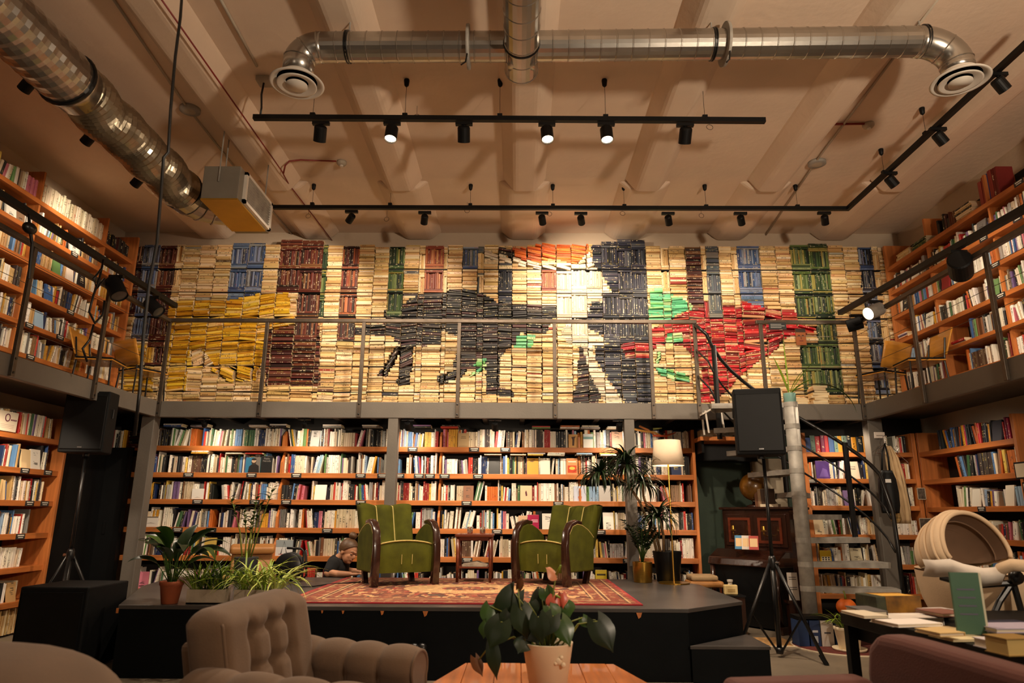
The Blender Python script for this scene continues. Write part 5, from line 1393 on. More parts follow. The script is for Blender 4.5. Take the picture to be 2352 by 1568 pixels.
# ------------------------------------------------------------------ piano corner
t = thing('upright_piano', 'old dark brown upright piano with brass candle holders by the green wall', 'piano', (2.78, 8.18, 0), math.radians(-53))
MB().box(-.44, .44, -.06, .3, .0, 1.27).build('case', M_MAHOG, t, bevel=.008)
MB().box(-.47, .47, -.09, .32, 1.27, 1.3).build('top_lid', M_MAHOG, t, bevel=.01)
MB().prism([(-.45, -.38, .66), (-.45, -.06, .66), (-.45, -.06, .83), (-.45, -.2, .83), (-.45, -.36, .74)], (.9, 0, 0)).build('keyboard_lid', M_MAHOG, t, bevel=.012)
MB().box(-.4, .4, -.075, -.055, .86, 1.22).build('front_panel', M_MAHOG, t, bevel=.008)
for x in (-.2, .2):
    fr = MB()
    for bx in ((x - .15, x + .15, -.085, -.07, .9, .93), (x - .15, x + .15, -.085, -.07, 1.15, 1.18), (x - .15, x - .12, -.085, -.07, .93, 1.15), (x + .12, x + .15, -.085, -.07, .93, 1.15)): fr.box(*bx)
    fr.build('carved_frame', M_MAHOGX, t)
    c = MB().tube([(x, -.08, 1.0), (x, -.14, .98), (x, -.2, 1.0), (x, -.2, 1.03)], .008, 8).build('candle_holder', M_BRASS, t, smooth=True)
    MB().lathe([(0, 1.03), (.035, 1.035), (.02, 1.05), (.018, 1.09)], (x, -.2, 0), 14).build('cup', M_BRASS, c)
MB().prism([(-.43, -.34, .66), (-.43, -.3, .3), (-.43, -.2, .02), (-.43, -.06, .02), (-.43, -.06, .66)], (.86, 0, 0)).build('knee_board', M_BLACK, t)
for s_ in (-1, 1):
    MB().box(s_ * .42 - .025, s_ * .42 + .025, -.37, -.06, .0, .08).build('toe_block', M_MAHOG, t)
    MB().tube([(s_ * .41, -.34, .66), (s_ * .41, -.35, .4), (s_ * .41, -.33, .08)], [.03, .022, .026], 10).build('leg', M_MAHOG, t, smooth=True)
t = thing('globe', 'antique yellow-brown globe on the piano lid', 'globe', (2.8, 8.3, 1.303))
gl = mat('antique_globe_map', (140, 94, 28), .3, vary=.6, scale=5, coat=.4)
MB().ellipsoid((0, 0, .23), (.16, .16, .16), 28, 18).build('sphere', gl, t, smooth=True)
MB().tube([(.0, math.cos(a) * .178, .23 + math.sin(a) * .178) for a in [PI * i / 12 - PI / 2 for i in range(13)]], .007, 6).build('meridian_ring', M_BRASS, t, smooth=True)
MB().lathe([(.0, 0), (.1, 0), (.095, .015), (.03, .03), (.018, .06), (0, .06)], (0, 0, 0), 20).build('base', M_MAHOG, t, smooth=True)
t = thing('toy_house', 'small white paper house on the piano beside the globe', 'ornament', (2.92, 8.12, 1.302), -.6)
MB().box(-.1, .1, -.06, .06, 0, .03).build('tray', M_PAPER, t)
for a_, c_ in (((-.08, 0, .03), (0, 0, .13)), ((.08, 0, .03), (0, 0, .13)), ((-.08, 0, .09), (.08, 0, .09))): MB().tube([a_, c_], .006, 6).build('strut', M_PAPER, t)
BK = [('upright_book', [(90, 60, 40)], 3.17, 7.98)]
for k in range(3):
    b = MB().box(-.075, .075, -.012, .012, 0, .2, lin(((110, 70, 44), (150, 120, 90), (70, 50, 36))[k])); b.box(-.07, .07, -.01, .01, .2, .201, lin((200, 180, 150)))
    o = b.build('leaning_book', PAINT, color=True); o.location = (2.84 + .028 * k, 8.16 - .028 * k, 1.305); o.rotation_euler = (.12, 0, -.5)
    tag(o, ('dark brown', 'pale tan', 'blackish brown')[k] + ' book leaning at the end of the piano lid', 'book', 'books on the piano lid')
pc = [(70, 130, 170), (210, 200, 190), (170, 60, 50)]
for k in range(3):
    p = PX(1712 + 17 * k, 1262, 2.55)
    b = MB().box(-.05, .05, -.008, .008, 0, .15, lin(pc[k])); b.box(-.04, .04, -.0085, -.008, .03, .12, lin((224, 190, 140)))
    o = b.build('postcard_book', PAINT, color=True); o.location = (2.48 + .055 * k, 7.96 - .073 * k, .84); o.rotation_euler = (-.25, 0, math.radians(-53) + .5)
    tag(o, ('blue', 'white', 'red')[k] + ' illustrated booklet standing on the piano keyboard lid', 'book', 'booklets on the piano')
struct(MB().box(2.95, 3.35, 8.72, 8.8, .0, 1.9).build('trim_3', mat('grey_board', (150, 138, 118), .8)))
t = thing('wall_shelf', 'brown wooden plank shelf above the green wall', 'shelf', (2.6, 8.35, 2.07))
MB().box(-.42, .4, -.15, .3, 0, .045).build('plank', M_POST, t)
for s_ in (-.38, .36): MB().box(s_ - .015, s_ + .015, -.1, .3, -.14, 0).build('bracket', M_BLKMET, t)
for k, (x, w_, c) in enumerate(((2.3, .2, (150, 134, 110)), (2.5, .12, (60, 52, 46)), (2.72, .18, (110, 96, 80)))):
    o = MB().box(-w_ / 2, w_ / 2, -.08, .08, 0, .08, lin(c)).build('paper_bundle', PAINT, color=True); o.location = (x, 8.32, 2.117)
    tag(o, ('pale', 'dark', 'brown')[k] + ' bundle of papers on the plank shelf over the green wall', 'papers')
t = thing('cushioned_stool', 'low stool with folded beige cushions at the stage corner', 'stool', (2.08, 8.08, 0))
MB().box(-.18, .2, -.15, .15, .43, .5).build('cushion', M_LEATH, t, bevel=.03, segs=3)
MB().box(-.16, .14, -.14, .14, .5, .56).build('folded_blanket', M_COAT, t, bevel=.025, segs=3)
for x in (-.14, .16):
    for y in (-.12, .12): MB().tube([(x, y, .43), (x * 1.1, y * 1.1, 0)], .014, 7).build('leg', M_MAHOGX, t)
t = thing('bottle_crate', 'small dark crate behind the stage edge carrying a cream jug', 'crate', (2.22, 7.62, 0))
MB().box(-.12, .14, -.1, .1, 0, .385).build('box', M_MAHOG, t); MB().box(-.13, .15, -.11, .11, .385, .398).build('lid', M_BLACK, t)
t = thing('square_bottle', 'cream square-shouldered bottle with a white cap on the crate', 'bottle', (2.24, 7.6, .399))
MB().box(-.07, .07, -.03, .03, 0, .1).build('body', mat('cream_bottle', (226, 200, 140), .4), t, bevel=.012)
MB().lathe([(.022, .1), (.022, .13), (.03, .13), (.03, .15), (0, .152)], (0, 0, 0), 14).build('cap', M_WHITE, t)
MB().box(-.04, .04, -.032, -.03, .03, .06, lin((190, 160, 100))).build('printed_label', PAINT, t, color=True)

# ------------------------------------------------------------------ low shelf, binders, pumpkin and pot beside the staircase
t = thing('low_bench', 'low black bench at the foot of the staircase pole', 'bench', (3.08, 7.08, 0))
MB().box(-.4, .42, -.1, .1, .25, .272).build('top', M_BLACK, t)
for x in (-.39, .4): MB().box(x - .012, x + .012, -.09, .09, 0, .25).build('side', M_BLACK, t)
for k, (x, w_, c) in enumerate(((2.72, .1, (30, 58, 104)), (2.83, .1, (24, 48, 92)), (2.945, .12, (214, 206, 196)), (3.07, .1, (36, 66, 116)), (3.18, .1, (26, 50, 96)))):
    b = MB().box(-w_ / 2 + .002, w_ / 2 - .002, -.09, .08, 0, .235, lin(c))
    if k == 1: b.box(-.022, .022, -.0915, -.09, .04, .1, lin((180, 190, 200))); b.box(-.026, .026, -.0915, -.09, .13, .15, lin((200, 206, 214)))
    if k == 2: b.box(-.03, .03, -.0915, -.09, .12, .135, lin((90, 90, 96)))
    o = b.build('box_file', PAINT, color=True); o.location = (x, 7.065, .001)
    tag(o, ('navy box file at the open end under the low bench', 'navy box file with pale printed spine under the low bench', 'white box file between the navy ones under the low bench', 'mid blue box file right of the white one under the bench'.replace('right of', 'next to'), 'navy box file beside the cream plant pot under the bench')[k], 'box file', 'box files under the low bench')
t = thing('pumpkin', 'small orange pumpkin with a green stalk on the low bench', 'pumpkin', (3.17, 7.02, .273))
rows = []
for i in range(13):
    a = -PI / 2 + PI * i / 12
    rows.append([V((.092 * math.cos(a) * (1 - .05 * math.cos(10 * 2 * PI * j / 40) ** 2) * math.cos(2 * PI * j / 40), .092 * math.cos(a) * (1 - .05 * math.cos(10 * 2 * PI * j / 40) ** 2) * math.sin(2 * PI * j / 40), .082 + .082 * math.sin(a) * (1 - .12 * (abs(math.sin(a)) > .9)))) for j in range(40)])
MB().grid(rows, wrap=True).build('body', M_ORANGE, t, smooth=True)
MB().tube([(0, 0, .155), (.0, 0, .19), (-.012, 0, .23)], [.013, .009, .008], 7).build('stalk', M_STEM, t, smooth=True)
t = thing('floor_mat', 'round dark red mat with pale rim under the cream plant pot', 'mat', (3.1, 7.0, .001))
MB().lathe([(0, 0), (.46, 0), (.46, .008), (0, .009)], (0, 0, 0), 40).build('pile', mat('dark_red_mat', (96, 38, 28), .95, vary=.3, scale=20), t)
MB().lathe([(.461, 0), (.475, 0), (.475, .01), (.461, .01)], (0, 0, 0), 40, caps=False).build('rim', M_PAPER, t)
t = thing('potted_grass', 'thin-leaved green plant in a cream ribbed pot on the floor mat', 'plant', (3.06, 6.8, .011))
pot(t, .088, .115, .2, M_CERAM, rim=.03)
MB().lathe([(0, 0), (.14, .0), (.15, .02), (.143, .02), (.1, .008), (0, .008)], (0, 0, 0), 28).build('saucer', M_CERAM, t, smooth=True)
blades(t, (0, 0, .17), 34, .34, .016, M_LEAF3, 'leaf_tuft', (.8, 2.6), (.8, 1.5), .05)
blades(t, (0, 0, .17), 12, .2, .03, M_LEAF, 'broad_tuft', (.8, 2.0), (.8, 1.5), .05)
o = MB().box(-.05, .055, -.004, .004, 0, .27, lin((222, 214, 204)))
for z in (.22, .2, .12, .1): o.box(-.035, .04, -.005, -.004, z, z + .008, lin((110, 104, 100)))
o = o.build('leaflet_board', PAINT, color=True); o.location = (2.86, 7.5, .36); o.rotation_euler = (-.06, 0, 0)
tag(o, 'white printed notice card standing beside the staircase pole', 'notice')
t = thing('notice_stand', 'dark wooden stand holding the white notice card', 'stand', (2.86, 7.53, 0))
MB().box(-.08, .1, -.06, .06, .33, .358).build('top', M_MAHOG, t); MB().box(-.06, .08, -.04, .04, 0, .33).build('post', M_MAHOG, t)
t = thing('small_rug', 'pale patterned runner on the floor beyond the stage step', 'rug', (2.33, 7.2, .001))
MB().box(-.35, .35, -.2, .25, 0, .008).build('pile', mat('pale_runner', (170, 130, 80), .95, vary=.5, scale=22), t); MB().box(-.36, .36, -.23, -.201, 0, .007).build('fringe', M_PAPER, t)

# ------------------------------------------------------------------ clothes on the grey column
def cloth(t, name, outline, y, mt, amp=.018, k=9, th=.03):
    """outline: rows (x_left, x_right, z), hung with vertical folds."""
    rows = []
    for i in range(len(outline) - 1):
        for q in range(3):
            f = q / 3; a, b = outline[i], outline[i + 1]
            xl, xr, z = (a[j] + (b[j] - a[j]) * f for j in range(3))
            rows.append([V((xl + (xr - xl) * u / 12, y + amp * math.sin(u * k / 12 * 2 + z * 3) * min(1, (i + f) * .5), z)) for u in range(13)])
    xl, xr, z = outline[-1]
    rows.append([V((xl + (xr - xl) * u / 12, y + amp * math.sin(u * k / 12 * 2 + z * 3), z)) for u in range(13)])
    o = MB().grid(rows).build(name, mt, t, smooth=True, solid=th, world=True)
    return o
def hanger(t, p, w_):
    MB().tube([p + V((0, 0, .0)), p + V((0, 0, .04)), p + V((.02, 0, .065)), p + V((.0, 0, .09)), p + V((-.025, 0, .07))], .004, 6).build('hook', M_CHROME, t, world=True, smooth=True)
    MB().tube([p, p + V((w_, 0, -.09)), p + V((w_ + .01, 0, -.11)), p + V((-w_, 0, -.11)), p + V((-w_, 0, -.09)), p], .0035, 6).build('hanger_wire', M_CHROME, t, world=True)
def px_outline(rows, Y): return [(PY(a, y, Y).x, PY(b, y, Y).x, PY(a, y, Y).z) for a, b, y in rows]
p = PY(2034, 1020, 7.9)
t = thing('hanging_coat', 'beige coat on a wire hanger beside the grey column', 'coat', p, 0, 'clothes on the grey column')
hanger(t, PY(2034, 1018, 7.9), .12)
cloth(t, 'coat_body', px_outline([(2036, 2046, 1024), (2036, 2062, 1050), (2040, 2072, 1085), (2046, 2082, 1130), (2050, 2092, 1170), (2058, 2094, 1202)], 7.88), 7.88, M_COAT)
t = thing('hanging_bag', 'black shoulder bag hanging in front of the beige coat', 'bag', PY(2030, 1018, 7.8), 0, 'clothes on the grey column')
cloth(t, 'bag_body', px_outline([(2024, 2046, 1080), (2020, 2056, 1100), (2020, 2062, 1130), (2022, 2064, 1160), (2026, 2062, 1178)], 7.8), 7.8, M_BLACK, .01, 5, .06)
MB().tube([PY(2026, 1085, 7.8), PY(2026, 1040, 7.82), PY(2032, 1018, 7.84), PY(2040, 1050, 7.82), PY(2044, 1085, 7.8)], .011, 7).build('strap', M_BLACK, t, world=True, smooth=True)
MB().box(*[v for pr_ in zip(PY(2034, 1108, 7.755), PY(2046, 1100, 7.757)) for v in pr_], lin((200, 196, 190))).build('white_patch', PAINT, t, world=True, color=True)
t = thing('hanging_scarf', 'camouflage patterned cloth hanging under the black bag', 'scarf', PY(2050, 1180, 7.84))
cloth(t, 'cloth_body', px_outline([(2040, 2066, 1176), (2044, 2070, 1192), (2050, 2066, 1200)], 7.85), 7.85, mat('mottled_cloth', (150, 120, 70), .9, vary=.6, scale=30), .012, 5, .02)
t = thing('wire_hanger', 'empty white wire hanger beside the beige coat', 'hanger', PY(2068, 1052, 8.0)); hanger(t, PY(2062, 1042, 8.0), .1)
p = PY(2020, 999, 8.05)
tag(MB().box(p.x - .06, p.x + .06, 8.045, 8.055, p.z - .035, p.z + .035, lin((220, 210, 200))).box(p.x - .04, p.x + .045, 8.0435, 8.045, p.z - .01, p.z + .0, lin((150, 140, 130))).build('sign_card', PAINT, color=True), 'small white card fixed near the top of the grey column', 'sign')
# photographs on the end panel and framed pictures by the frame edge
for k, (x0, y0, x1, y1_) in enumerate(((2108, 1120, 2127, 1147), (2114, 1190, 2146, 1224))):
    a, c = PX(x0, y0, 4.868), PY((x0 + x1) / 2, (y0 + y1_) / 2, 8.42)
    w_ = (x1 - x0) / 1600 * 8.4 / 2; h_ = (y1_ - y0) / 1650 * 8.4 / 2
    t = thing('photo_card', ('small black and white portrait photo on the bookcase end panel', 'larger black and white group photo on the bookcase end panel')[k], 'photo', (c.x, 8.432, c.z), 0, 'photos on the end panel')
    MB().box(-w_, w_, -.004, .0, -h_, h_).build('print', mat('monochrome_print', (96, 84, 74), .5, vary=.75, scale=26), t)
    b = MB()
    for bx in ((-w_, w_, -.005, -.004, h_ - .006, h_), (-w_, w_, -.005, -.004, -h_, -h_ + .006), (-w_, -w_ + .006, -.005, -.004, -h_, h_), (w_ - .006, w_, -.005, -.004, -h_, h_)): b.box(*bx)
    b.build('white_border', M_PAPER, t)
for k, (x, y, w_, h_) in enumerate(((2346, 1080, .12, .16), (2350, 1132, .1, .2))):
    p = PX(x, y, 4.86)
    t = thing('picture_frame', ('black framed print hung above the other beside the pram', 'black framed sheet hung below the other beside the pram')[k], 'picture', (4.86, 6.68 - .05 * k, p.z))
    MB().box(-.012, 0, -w_, w_, -h_ / 2, h_ / 2).build('frame', M_BLACK, t); MB().box(-.0135, -.012, -w_ + .015, w_ - .015, -h_ / 2 + .015, h_ / 2 - .015).build('print', M_PAPER, t)

# ------------------------------------------------------------------ gallery furniture
def ply_chair(label, loc, rz):
    t = thing('plywood_chair', label, 'chair', loc, rz, 'plywood chairs on the gallery')
    rows = [[V((.24 * math.sin(-.75 + 1.5 * i / 10) / .68, .2 + .06 * math.cos(-.75 + 1.5 * i / 10) * 1.2 - .06 + .1 * q, .42 + .3 * q)) for i in range(11)] for q in (0, .33, .66, 1)]
    MB().grid(rows).build('backrest', M_PLY, t, smooth=True, solid=.012)
    MB().box(-.21, .21, -.2, .2, .36, .375).build('seat', M_PLY, t, bevel=.006); MB().box(-.2, .2, -.19, .19, .375, .4).build('seat_pad', M_BLACK, t, bevel=.01)
    for x in (-.18, .18):
        MB().tube([(x, -.17, .36), (x * 1.1, -.19, 0)], .01, 7).build('leg', M_BLKMET, t); MB().tube([(x, .23, .62), (x, .19, .36), (x * 1.1, .21, 0)], .01, 7).build('leg', M_BLKMET, t)
    return t
ply_chair('honey plywood chair with black seat at the gallery corner by the yellow books', (-4.62, 8.22, GZ + .002), math.radians(150))
ply_chair('honey plywood chair turned aside against the gallery end panel by the blue books', (-4.78, 7.62, GZ + .002), math.radians(100))
ply_chair('honey plywood chair at the gallery corner by the green books', (4.42, 8.2, GZ + .002), math.radians(205))
ply_chair('honey plywood chair facing along the gallery behind the bright grey spotlight', (4.48, 7.5, GZ + .002), math.radians(265))
for x, n_, nm in ((3.75, 9, 'beside the plywood chair legs'), (3.2, 10, 'behind the plant on the staircase pole'), (3.5, 5, 'between two higher stacks')):
    z = GZ + .002
    for k in range(n_):
        th = rnd.uniform(.018, .036); w_ = rnd.uniform(.16, .21)
        b = MB().box(-w_ / 2, w_ / 2, -.07, .07, 0, th, lin(jit(rnd.choice(P_CREAM + [(60, 50, 44), (120, 50, 40)]), 10))); b.box(-w_ / 2 + .003, w_ / 2 - .003, -.0705, -.069, .003, th - .003, lin((220, 200, 160)))
        o = b.build('stacked_book', PAINT, color=True); o.location = (x + rnd.uniform(-.012, .012), 8.46, z); o.rotation_euler = (0, 0, rnd.uniform(-.12, .12)); z += th + .0006
        tag(o, 'book %s from the floor in the stack %s' % (ordinal(k + 1), nm), 'book', 'floor stacks on the gallery')
p = PY(1840, 773, MY - .05)
t = thing('portrait_card', 'orange printed card with a face leaning among the green books', 'picture', (p.x, MY - .045, p.z))
b = MB().box(-.065, .065, 0, .012, -.11, .11, lin((150, 84, 40))); b.box(-.065, .065, -.001, 0, .06, .11, lin((60, 40, 28)))
for x in (-.025, .025): b.box(x - .014, x + .014, -.002, 0, .012, .024, lin((50, 30, 20)))
b.box(-.008, .008, -.002, 0, -.03, .0, lin((120, 64, 32))); b.box(-.025, .025, -.002, 0, -.06, -.048, lin((110, 44, 32)))
b.build('print', PAINT, t, color=True)
p = PY(1777, 750, RY)
t = thing('notice_plate', 'small black notice plate with pale lettering lines on the short gallery railing', 'sign', (p.x + .04, RY - .03, p.z))
MB().box(-.11, .1, -.004, 0, -.045, .045, lin((24, 26, 28))).build('plate', PAINT, t, color=True)
b = MB()
for z in (.02, .0, -.02): b.box(-.09, .08 - abs(z) * 2, -.006, -.004, z - .004, z + .004, lin((150, 150, 146)))
b.build('lettering', PAINT, t, color=True)
t = thing('metal_stool', 'pale folded metal step stool at the staircase opening', 'stool', (2.3, 7.98, 2.05))
MB().obox((-.16, -.1, .28), (.22, 0, .12), (0, .2, 0), (0, 0, .02)).build('top', M_WHITE, t)
for x in (.06, -.12):
    MB().tube([(x, -.08, .33), (x + .02, -.1, .07)], .012, 6).build('leg', M_WHITE, t); MB().tube([(x, .08, .33), (x + .02, .1, .07)], .012, 6).build('leg', M_WHITE, t)

# ------------------------------------------------------------------ the woman behind the stage
def skin_chain(verts, edges, radii, name):
    me = bpy.data.meshes.new(name); me.from_pydata([tuple(v) for v in verts], edges, [])
    o = bpy.data.objects.new(name, me); COL.objects.link(o)
    md = o.modifiers.new('skin', 'SKIN'); md.use_smooth_shade = True
    for i, r in enumerate(radii):
        r = r if isinstance(r, tuple) else (r, r); me.skin_vertices[0].data[i].radius = r; me.skin_vertices[0].data[i].use_root = (i == 0)
    o.modifiers.new('sub', 'SUBSURF').levels = 2
    dg = bpy.context.evaluated_depsgraph_get()
    m2 = bpy.data.meshes.new_from_object(o.evaluated_get(dg))
    bpy.data.objects.remove(o)
    return m2
def append_mesh(b, me):
    n = b.add([v.co for v in me.vertices])
    for p in me.polygons: b.face([n + i for i in p.vertices])
HW = PY(800, 1265, 8.12)
wr = thing('woman', 'woman in a black t-shirt crouching behind the green armchair, head bowed', 'person', (HW.x - .16, 8.14, 0))
W0 = wr.location
hd = HW - W0 + V((0, 0, 0))                   # head centre, local
fw = V((.80, -.44, -.36)).normalized()          # the way the face looks
upv = V((.42, -.06, .9)); upv = (upv - fw * upv.dot(fw)).normalized(); sdv = fw.cross(upv)
HM = Matrix((fw, sdv, upv)).transposed()
def hp(x, y, z): return hd + HM @ V((x, y, z))
b = MB()
def limb(b, pts, rs):
    b.tube(pts, rs, 14)
    for p, r in zip(pts, rs): b.ellipsoid(p, (r, r, r), 14, 8)
limb(b, [(-.02, .22, .34), (-.01, .16, .5), (.03, .06, .62)], [.13, .125, .115])                 # pelvis to chest
b.ellipsoid((.03, .05, .6), (.105, .165, .11), 20, 12)
limb(b, [(.03, .05, .655), (.05, .02, .71), tuple(hp(-.03, 0, -.05))], [.065, .05, .048])         # neck
SHD = ((.02, -.1, .645), (-.015, -.165, .565), (.1, -.19, .55), (.235, -.19, .55)), ((.06, .2, .645), (.06, .25, .56), (.16, .2, .55), (.285, .18, .55))
for q in SHD: limb(b, list(q), [.06, .048, .038, .027])
for s_, y in ((-1, .12), (1, .3)): limb(b, [(-.02, .22, .32), (.06, y, .25), (.15, y - .04, .09), (-.06, y + .07, .06), (-.14, y + .07, .05)], [.1, .095, .06, .045, .03])
b.ellipsoid(hp(-.01, 0, .025), (.105, .082, .1), 24, 16, M=HM)             # skull
b.ellipsoid(hp(.035, 0, -.045), (.068, .062, .085), 20, 14, M=HM)          # face
b.ellipsoid(hp(.07, 0, -.098), (.027, .032, .026), 12, 8, M=HM)            # chin
b.ellipsoid(hp(.108, 0, -.028), (.02, .013, .027), 12, 8, M=HM)            # nose
b.ellipsoid(hp(.085, 0, .018), (.022, .055, .014), 12, 8, M=HM)            # brow
b.ellipsoid(hp(.088, 0, -.068), (.02, .026, .009), 12, 8, M=HM)            # lips
for s_ in (-1, 1):
    b.ellipsoid(hp(.06, s_ * .036, -.035), (.03, .024, .03), 10, 8, M=HM)  # cheeks
    b.ellipsoid(hp(-.01, s_ * .08, -.02), (.02, .011, .032), 10, 8, M=HM)  # ears
for hx, hy in ((.235, -.19), (.285, .18)):
    b.ellipsoid((hx + .045, hy, .549), (.055, .04, .018), 16, 10)
    for k in range(4):
        y = hy - .03 + .02 * k; L_ = (.052, .066, .07, .058)[k]
        limb(b, [(hx + .07, y, .55), (hx + .09 + L_ * .45, y, .556), (hx + .09 + L_, y, .545)], [.0095, .009, .0075])
    limb(b, [(hx + .02, hy + .025, .549), (hx + .05, hy + .055, .55), (hx + .085, hy + .066, .548)], [.012, .0105, .0085])
o = b.build('body', M_SKIN, wr, smooth=True, heal=.0004)
md = o.modifiers.new('remesh', 'REMESH'); md.mode = 'VOXEL'; md.voxel_size = .006; md.use_smooth_shade = True
o.modifiers.new('smooth', 'SMOOTH').iterations = 3
for s_ in (-1, 1):
    MB().ellipsoid(hp(.084, s_ * .033, -.004), (.013, .015, .011), 12, 8, M=HM).build('eye', M_WHITE, wr, smooth=True)
    MB().ellipsoid(hp(.086, s_ * .033, .001), (.0135, .017, .011), 12, 8, M=HM).build('eyelid', M_SKIN, wr, smooth=True)
    MB().tube([hp(.098, s_ * .016, .022), hp(.098, s_ * .034, .028), hp(.085, s_ * .052, .02)], .004, 5).build('eyebrow', M_HAIR, wr, smooth=True)
MB().ellipsoid(hp(.101, 0, -.07), (.008, .02, .006), 10, 6, M=HM).build('lips', mat('lip_red', (150, 80, 70), .4), wr, smooth=True)
b = MB()
rows = []
for i in range(11):
    F0 = lambda q: -.6 + 1.15 * max(0, math.cos(q)) ** .6
    r = []
    for j in range(44):
        q = 2 * PI * j / 44; a0 = F0(q); a = a0 + (PI / 2 - a0) * i / 10; cq = math.cos(q)
        r.append(hp(-.012, 0, .03) + HM @ V((.116 * math.cos(a) * cq * (1 if cq < 0 else .98), .095 * math.cos(a) * math.sin(q), .113 * math.sin(a) + .0025 * math.sin(q * 22))))
    rows.append(r)
h = MB().grid(rows, wrap=True).build('hair', M_HAIR, wr, smooth=True)
MB().ellipsoid(hp(-.03, .0, .17), (.05, .045, .042), 18, 12, M=HM).build('hair_bun', M_HAIR, h, smooth=True)
def garment(name, build):
    q = MB(); build(q); g_ = q.build(name, M_SHIRT, wr, smooth=True, heal=.0004)
    m_ = g_.modifiers.new('remesh', 'REMESH'); m_.mode = 'VOXEL'; m_.voxel_size = .009; m_.use_smooth_shade = True
    g_.modifiers.new('smooth', 'SMOOTH').iterations = 4
def shirt_(q):
    limb(q, [(-.02, .22, .36), (-.01, .16, .5), (.03, .06, .62)], [.155, .145, .135]); q.ellipsoid((.03, .05, .6), (.122, .18, .122), 20, 12)
    q.tube([(.035, .04, .67), (.05, .02, .7)], [.09, .066], 16)
    for h_ in SHD: limb(q, [h_[0], tuple(V(h_[0]).lerp(V(h_[1]), .75))], [.077, .066])
garment('t_shirt', shirt_)
def trousers_(q):
    for y in (.12, .3): limb(q, [(-.02, .22, .32), (.06, y, .25), (.15, y - .04, .09), (-.06, y + .07, .06)], [.125, .11, .075, .06])
garment('trousers', trousers_)

# ------------------------------------------------------------------ foreground: tufted armchair
t = thing('tufted_armchair', 'taupe velvet armchair with deep-buttoned back and channelled arms', 'armchair', (-1.04, 2.83, 0))
BA, BB_ = V((-1.05, 2.6, 0)), V((-.9, 3.2, 0))        # foot line of the back, near end to far end
wv = (BB_ - BA); W_ = wv.length; wu = wv.normalized(); fwd = V((wu.y, -wu.x, 0))   # fwd = the way the chair faces
NU, NV = 44, 40
HB = .5
btn = [(.29, .80), (.5, .82), (.70, .84), (.29, .55), (.5, .57), (.70, .59), (.29, .30), (.5, .32), (.70, .34)]
fr_, bk = [], []
for j in range(NV + 1):
    v = j / NV; a, b_ = [], []
    for i in range(NU + 1):
        u = i / NU
        ed = min(u, 1 - u, (1 - v) * HB / W_ * 1.0)
        rnd_ = max(0, 1 - ed / .09); th = .085 * math.sqrt(max(0, 1 - rnd_ ** 2)) if ed < .09 else .085
        crease = 0
        for cu in (.29, .5, .70):
            top = .86
            k_ = 1 if v < top else max(0, 1 - (v - top) / .1) * .6
            crease += .034 * math.exp(-((u - cu) / .028) ** 2) * k_
        for bu, bv in btn:
            crease += .03 * math.exp(-(((u - bu) * 1.4 / .05) ** 2 + ((v - bv) * .7 / .035) ** 2))
        if .29 <= u <= .70:
            for bv in (.82, .57, .32): crease += .016 * math.exp(-((v - bv - (u - .5) * .08) / .03) ** 2)
        rec = -.12 * v                                   # recline
        corner = .06 * max(0, 1 - min(u, 1 - u) / .12) ** 2 * (v ** 3)
        z = .36 + HB * v - corner * .9 + .035 * (u - .35) * v
        p = BA + wu * (W_ * (u + (.03 * (.5 - u)) * v ** 6)) + V((0, 0, z)) + fwd * (rec)
        a.append(p + fwd * (.02 + th - min(crease, .07)))
        b_.append(p - fwd * (.03 + th * .4))
    fr_.append(a); bk.append(b_)
m_ = MB().grid(fr_); m_.grid([r[::-1] for r in bk]); m_.grid([fr_[-1], bk[-1]]); m_.grid([[r[0] for r in bk], [r[0] for r in fr_]]); m_.grid([[r[-1] for r in fr_], [r[-1] for r in bk]])
bo = m_.build('backrest', M_TAUPE, t, smooth=True, world=True, heal=.001)
for bu, bv in btn:
    p = fr_[round(bv * NV)][round(bu * NU)]
    MB().ellipsoid(p + fwd * .004, (.011, .011, .011), 12, 8).build('button', M_TAUPE, bo, smooth=True, world=True)
MB().tube([r[2] + fwd * -.004 for r in fr_[:-2]], .006, 6).build('piping', M_TAUPE, bo, smooth=True, world=True)
MB().obox(BA + wu * .03 - fwd * .045 + V((0, 0, .34)), wu * (W_ - .06), -fwd * .06, V((0, 0, .4)) - fwd * .1).build('outer_back', M_TAUPE, t, world=True, bevel=.04, segs=3)
def channel_arm(base, L_, z0, z1, w_):
    """Rolled arm of padded channels running forward from base."""
    rows = []; n = 48; nseg = 4
    sd = wu
    prof = []
    for k in range(19):
        a = -.5 + (PI + 1.0) * k / 18
        prof.append((math.cos(a) * w_ * .5, math.sin(a) * w_ * .42))
    for i in range(n + 1):
        f = i / n; c = f * nseg % 1.0 if i < n else 1.0
        bulge = .022 * math.sin(PI * c) ** .5 if 0 < c < 1 else 0
        drop = .02 * f
        o_ = base + fwd * (L_ * f)
        r = [o_ + sd * (-w_ * .42) + V((0, 0, z0))]
        for x, y in prof[::-1]:
            k_ = 1 + bulge / (w_ * .5)
            r.append(o_ + sd * (x * k_) + V((0, 0, z1 - w_ * .42 - drop + y * k_)))
        r.append(o_ + sd * (w_ * .42) + V((0, 0, z0)))
        rows.append(r)
    o = MB().grid(rows).build('arm', M_TAUPE, t, smooth=True, world=True)
    cap = rows[-1]; f_ = MB(); i0 = f_.add([p + fwd * .004 for p in cap]); f_.face([i0 + k for k in range(len(cap))][::-1]); i0 = f_.add([p - fwd * .01 for p in cap]); f_.face([i0 + k for k in range(len(cap))])
    f_.build('arm_front', M_TAUPE, o, world=True)
    MB().tube([p + fwd * .004 for p in cap], .007, 6).build('piping', M_TAUPE, o, smooth=True, world=True)
    return o
channel_arm(BB_ + wu * .02 - fwd * .1, .6, .12, .665, .17)
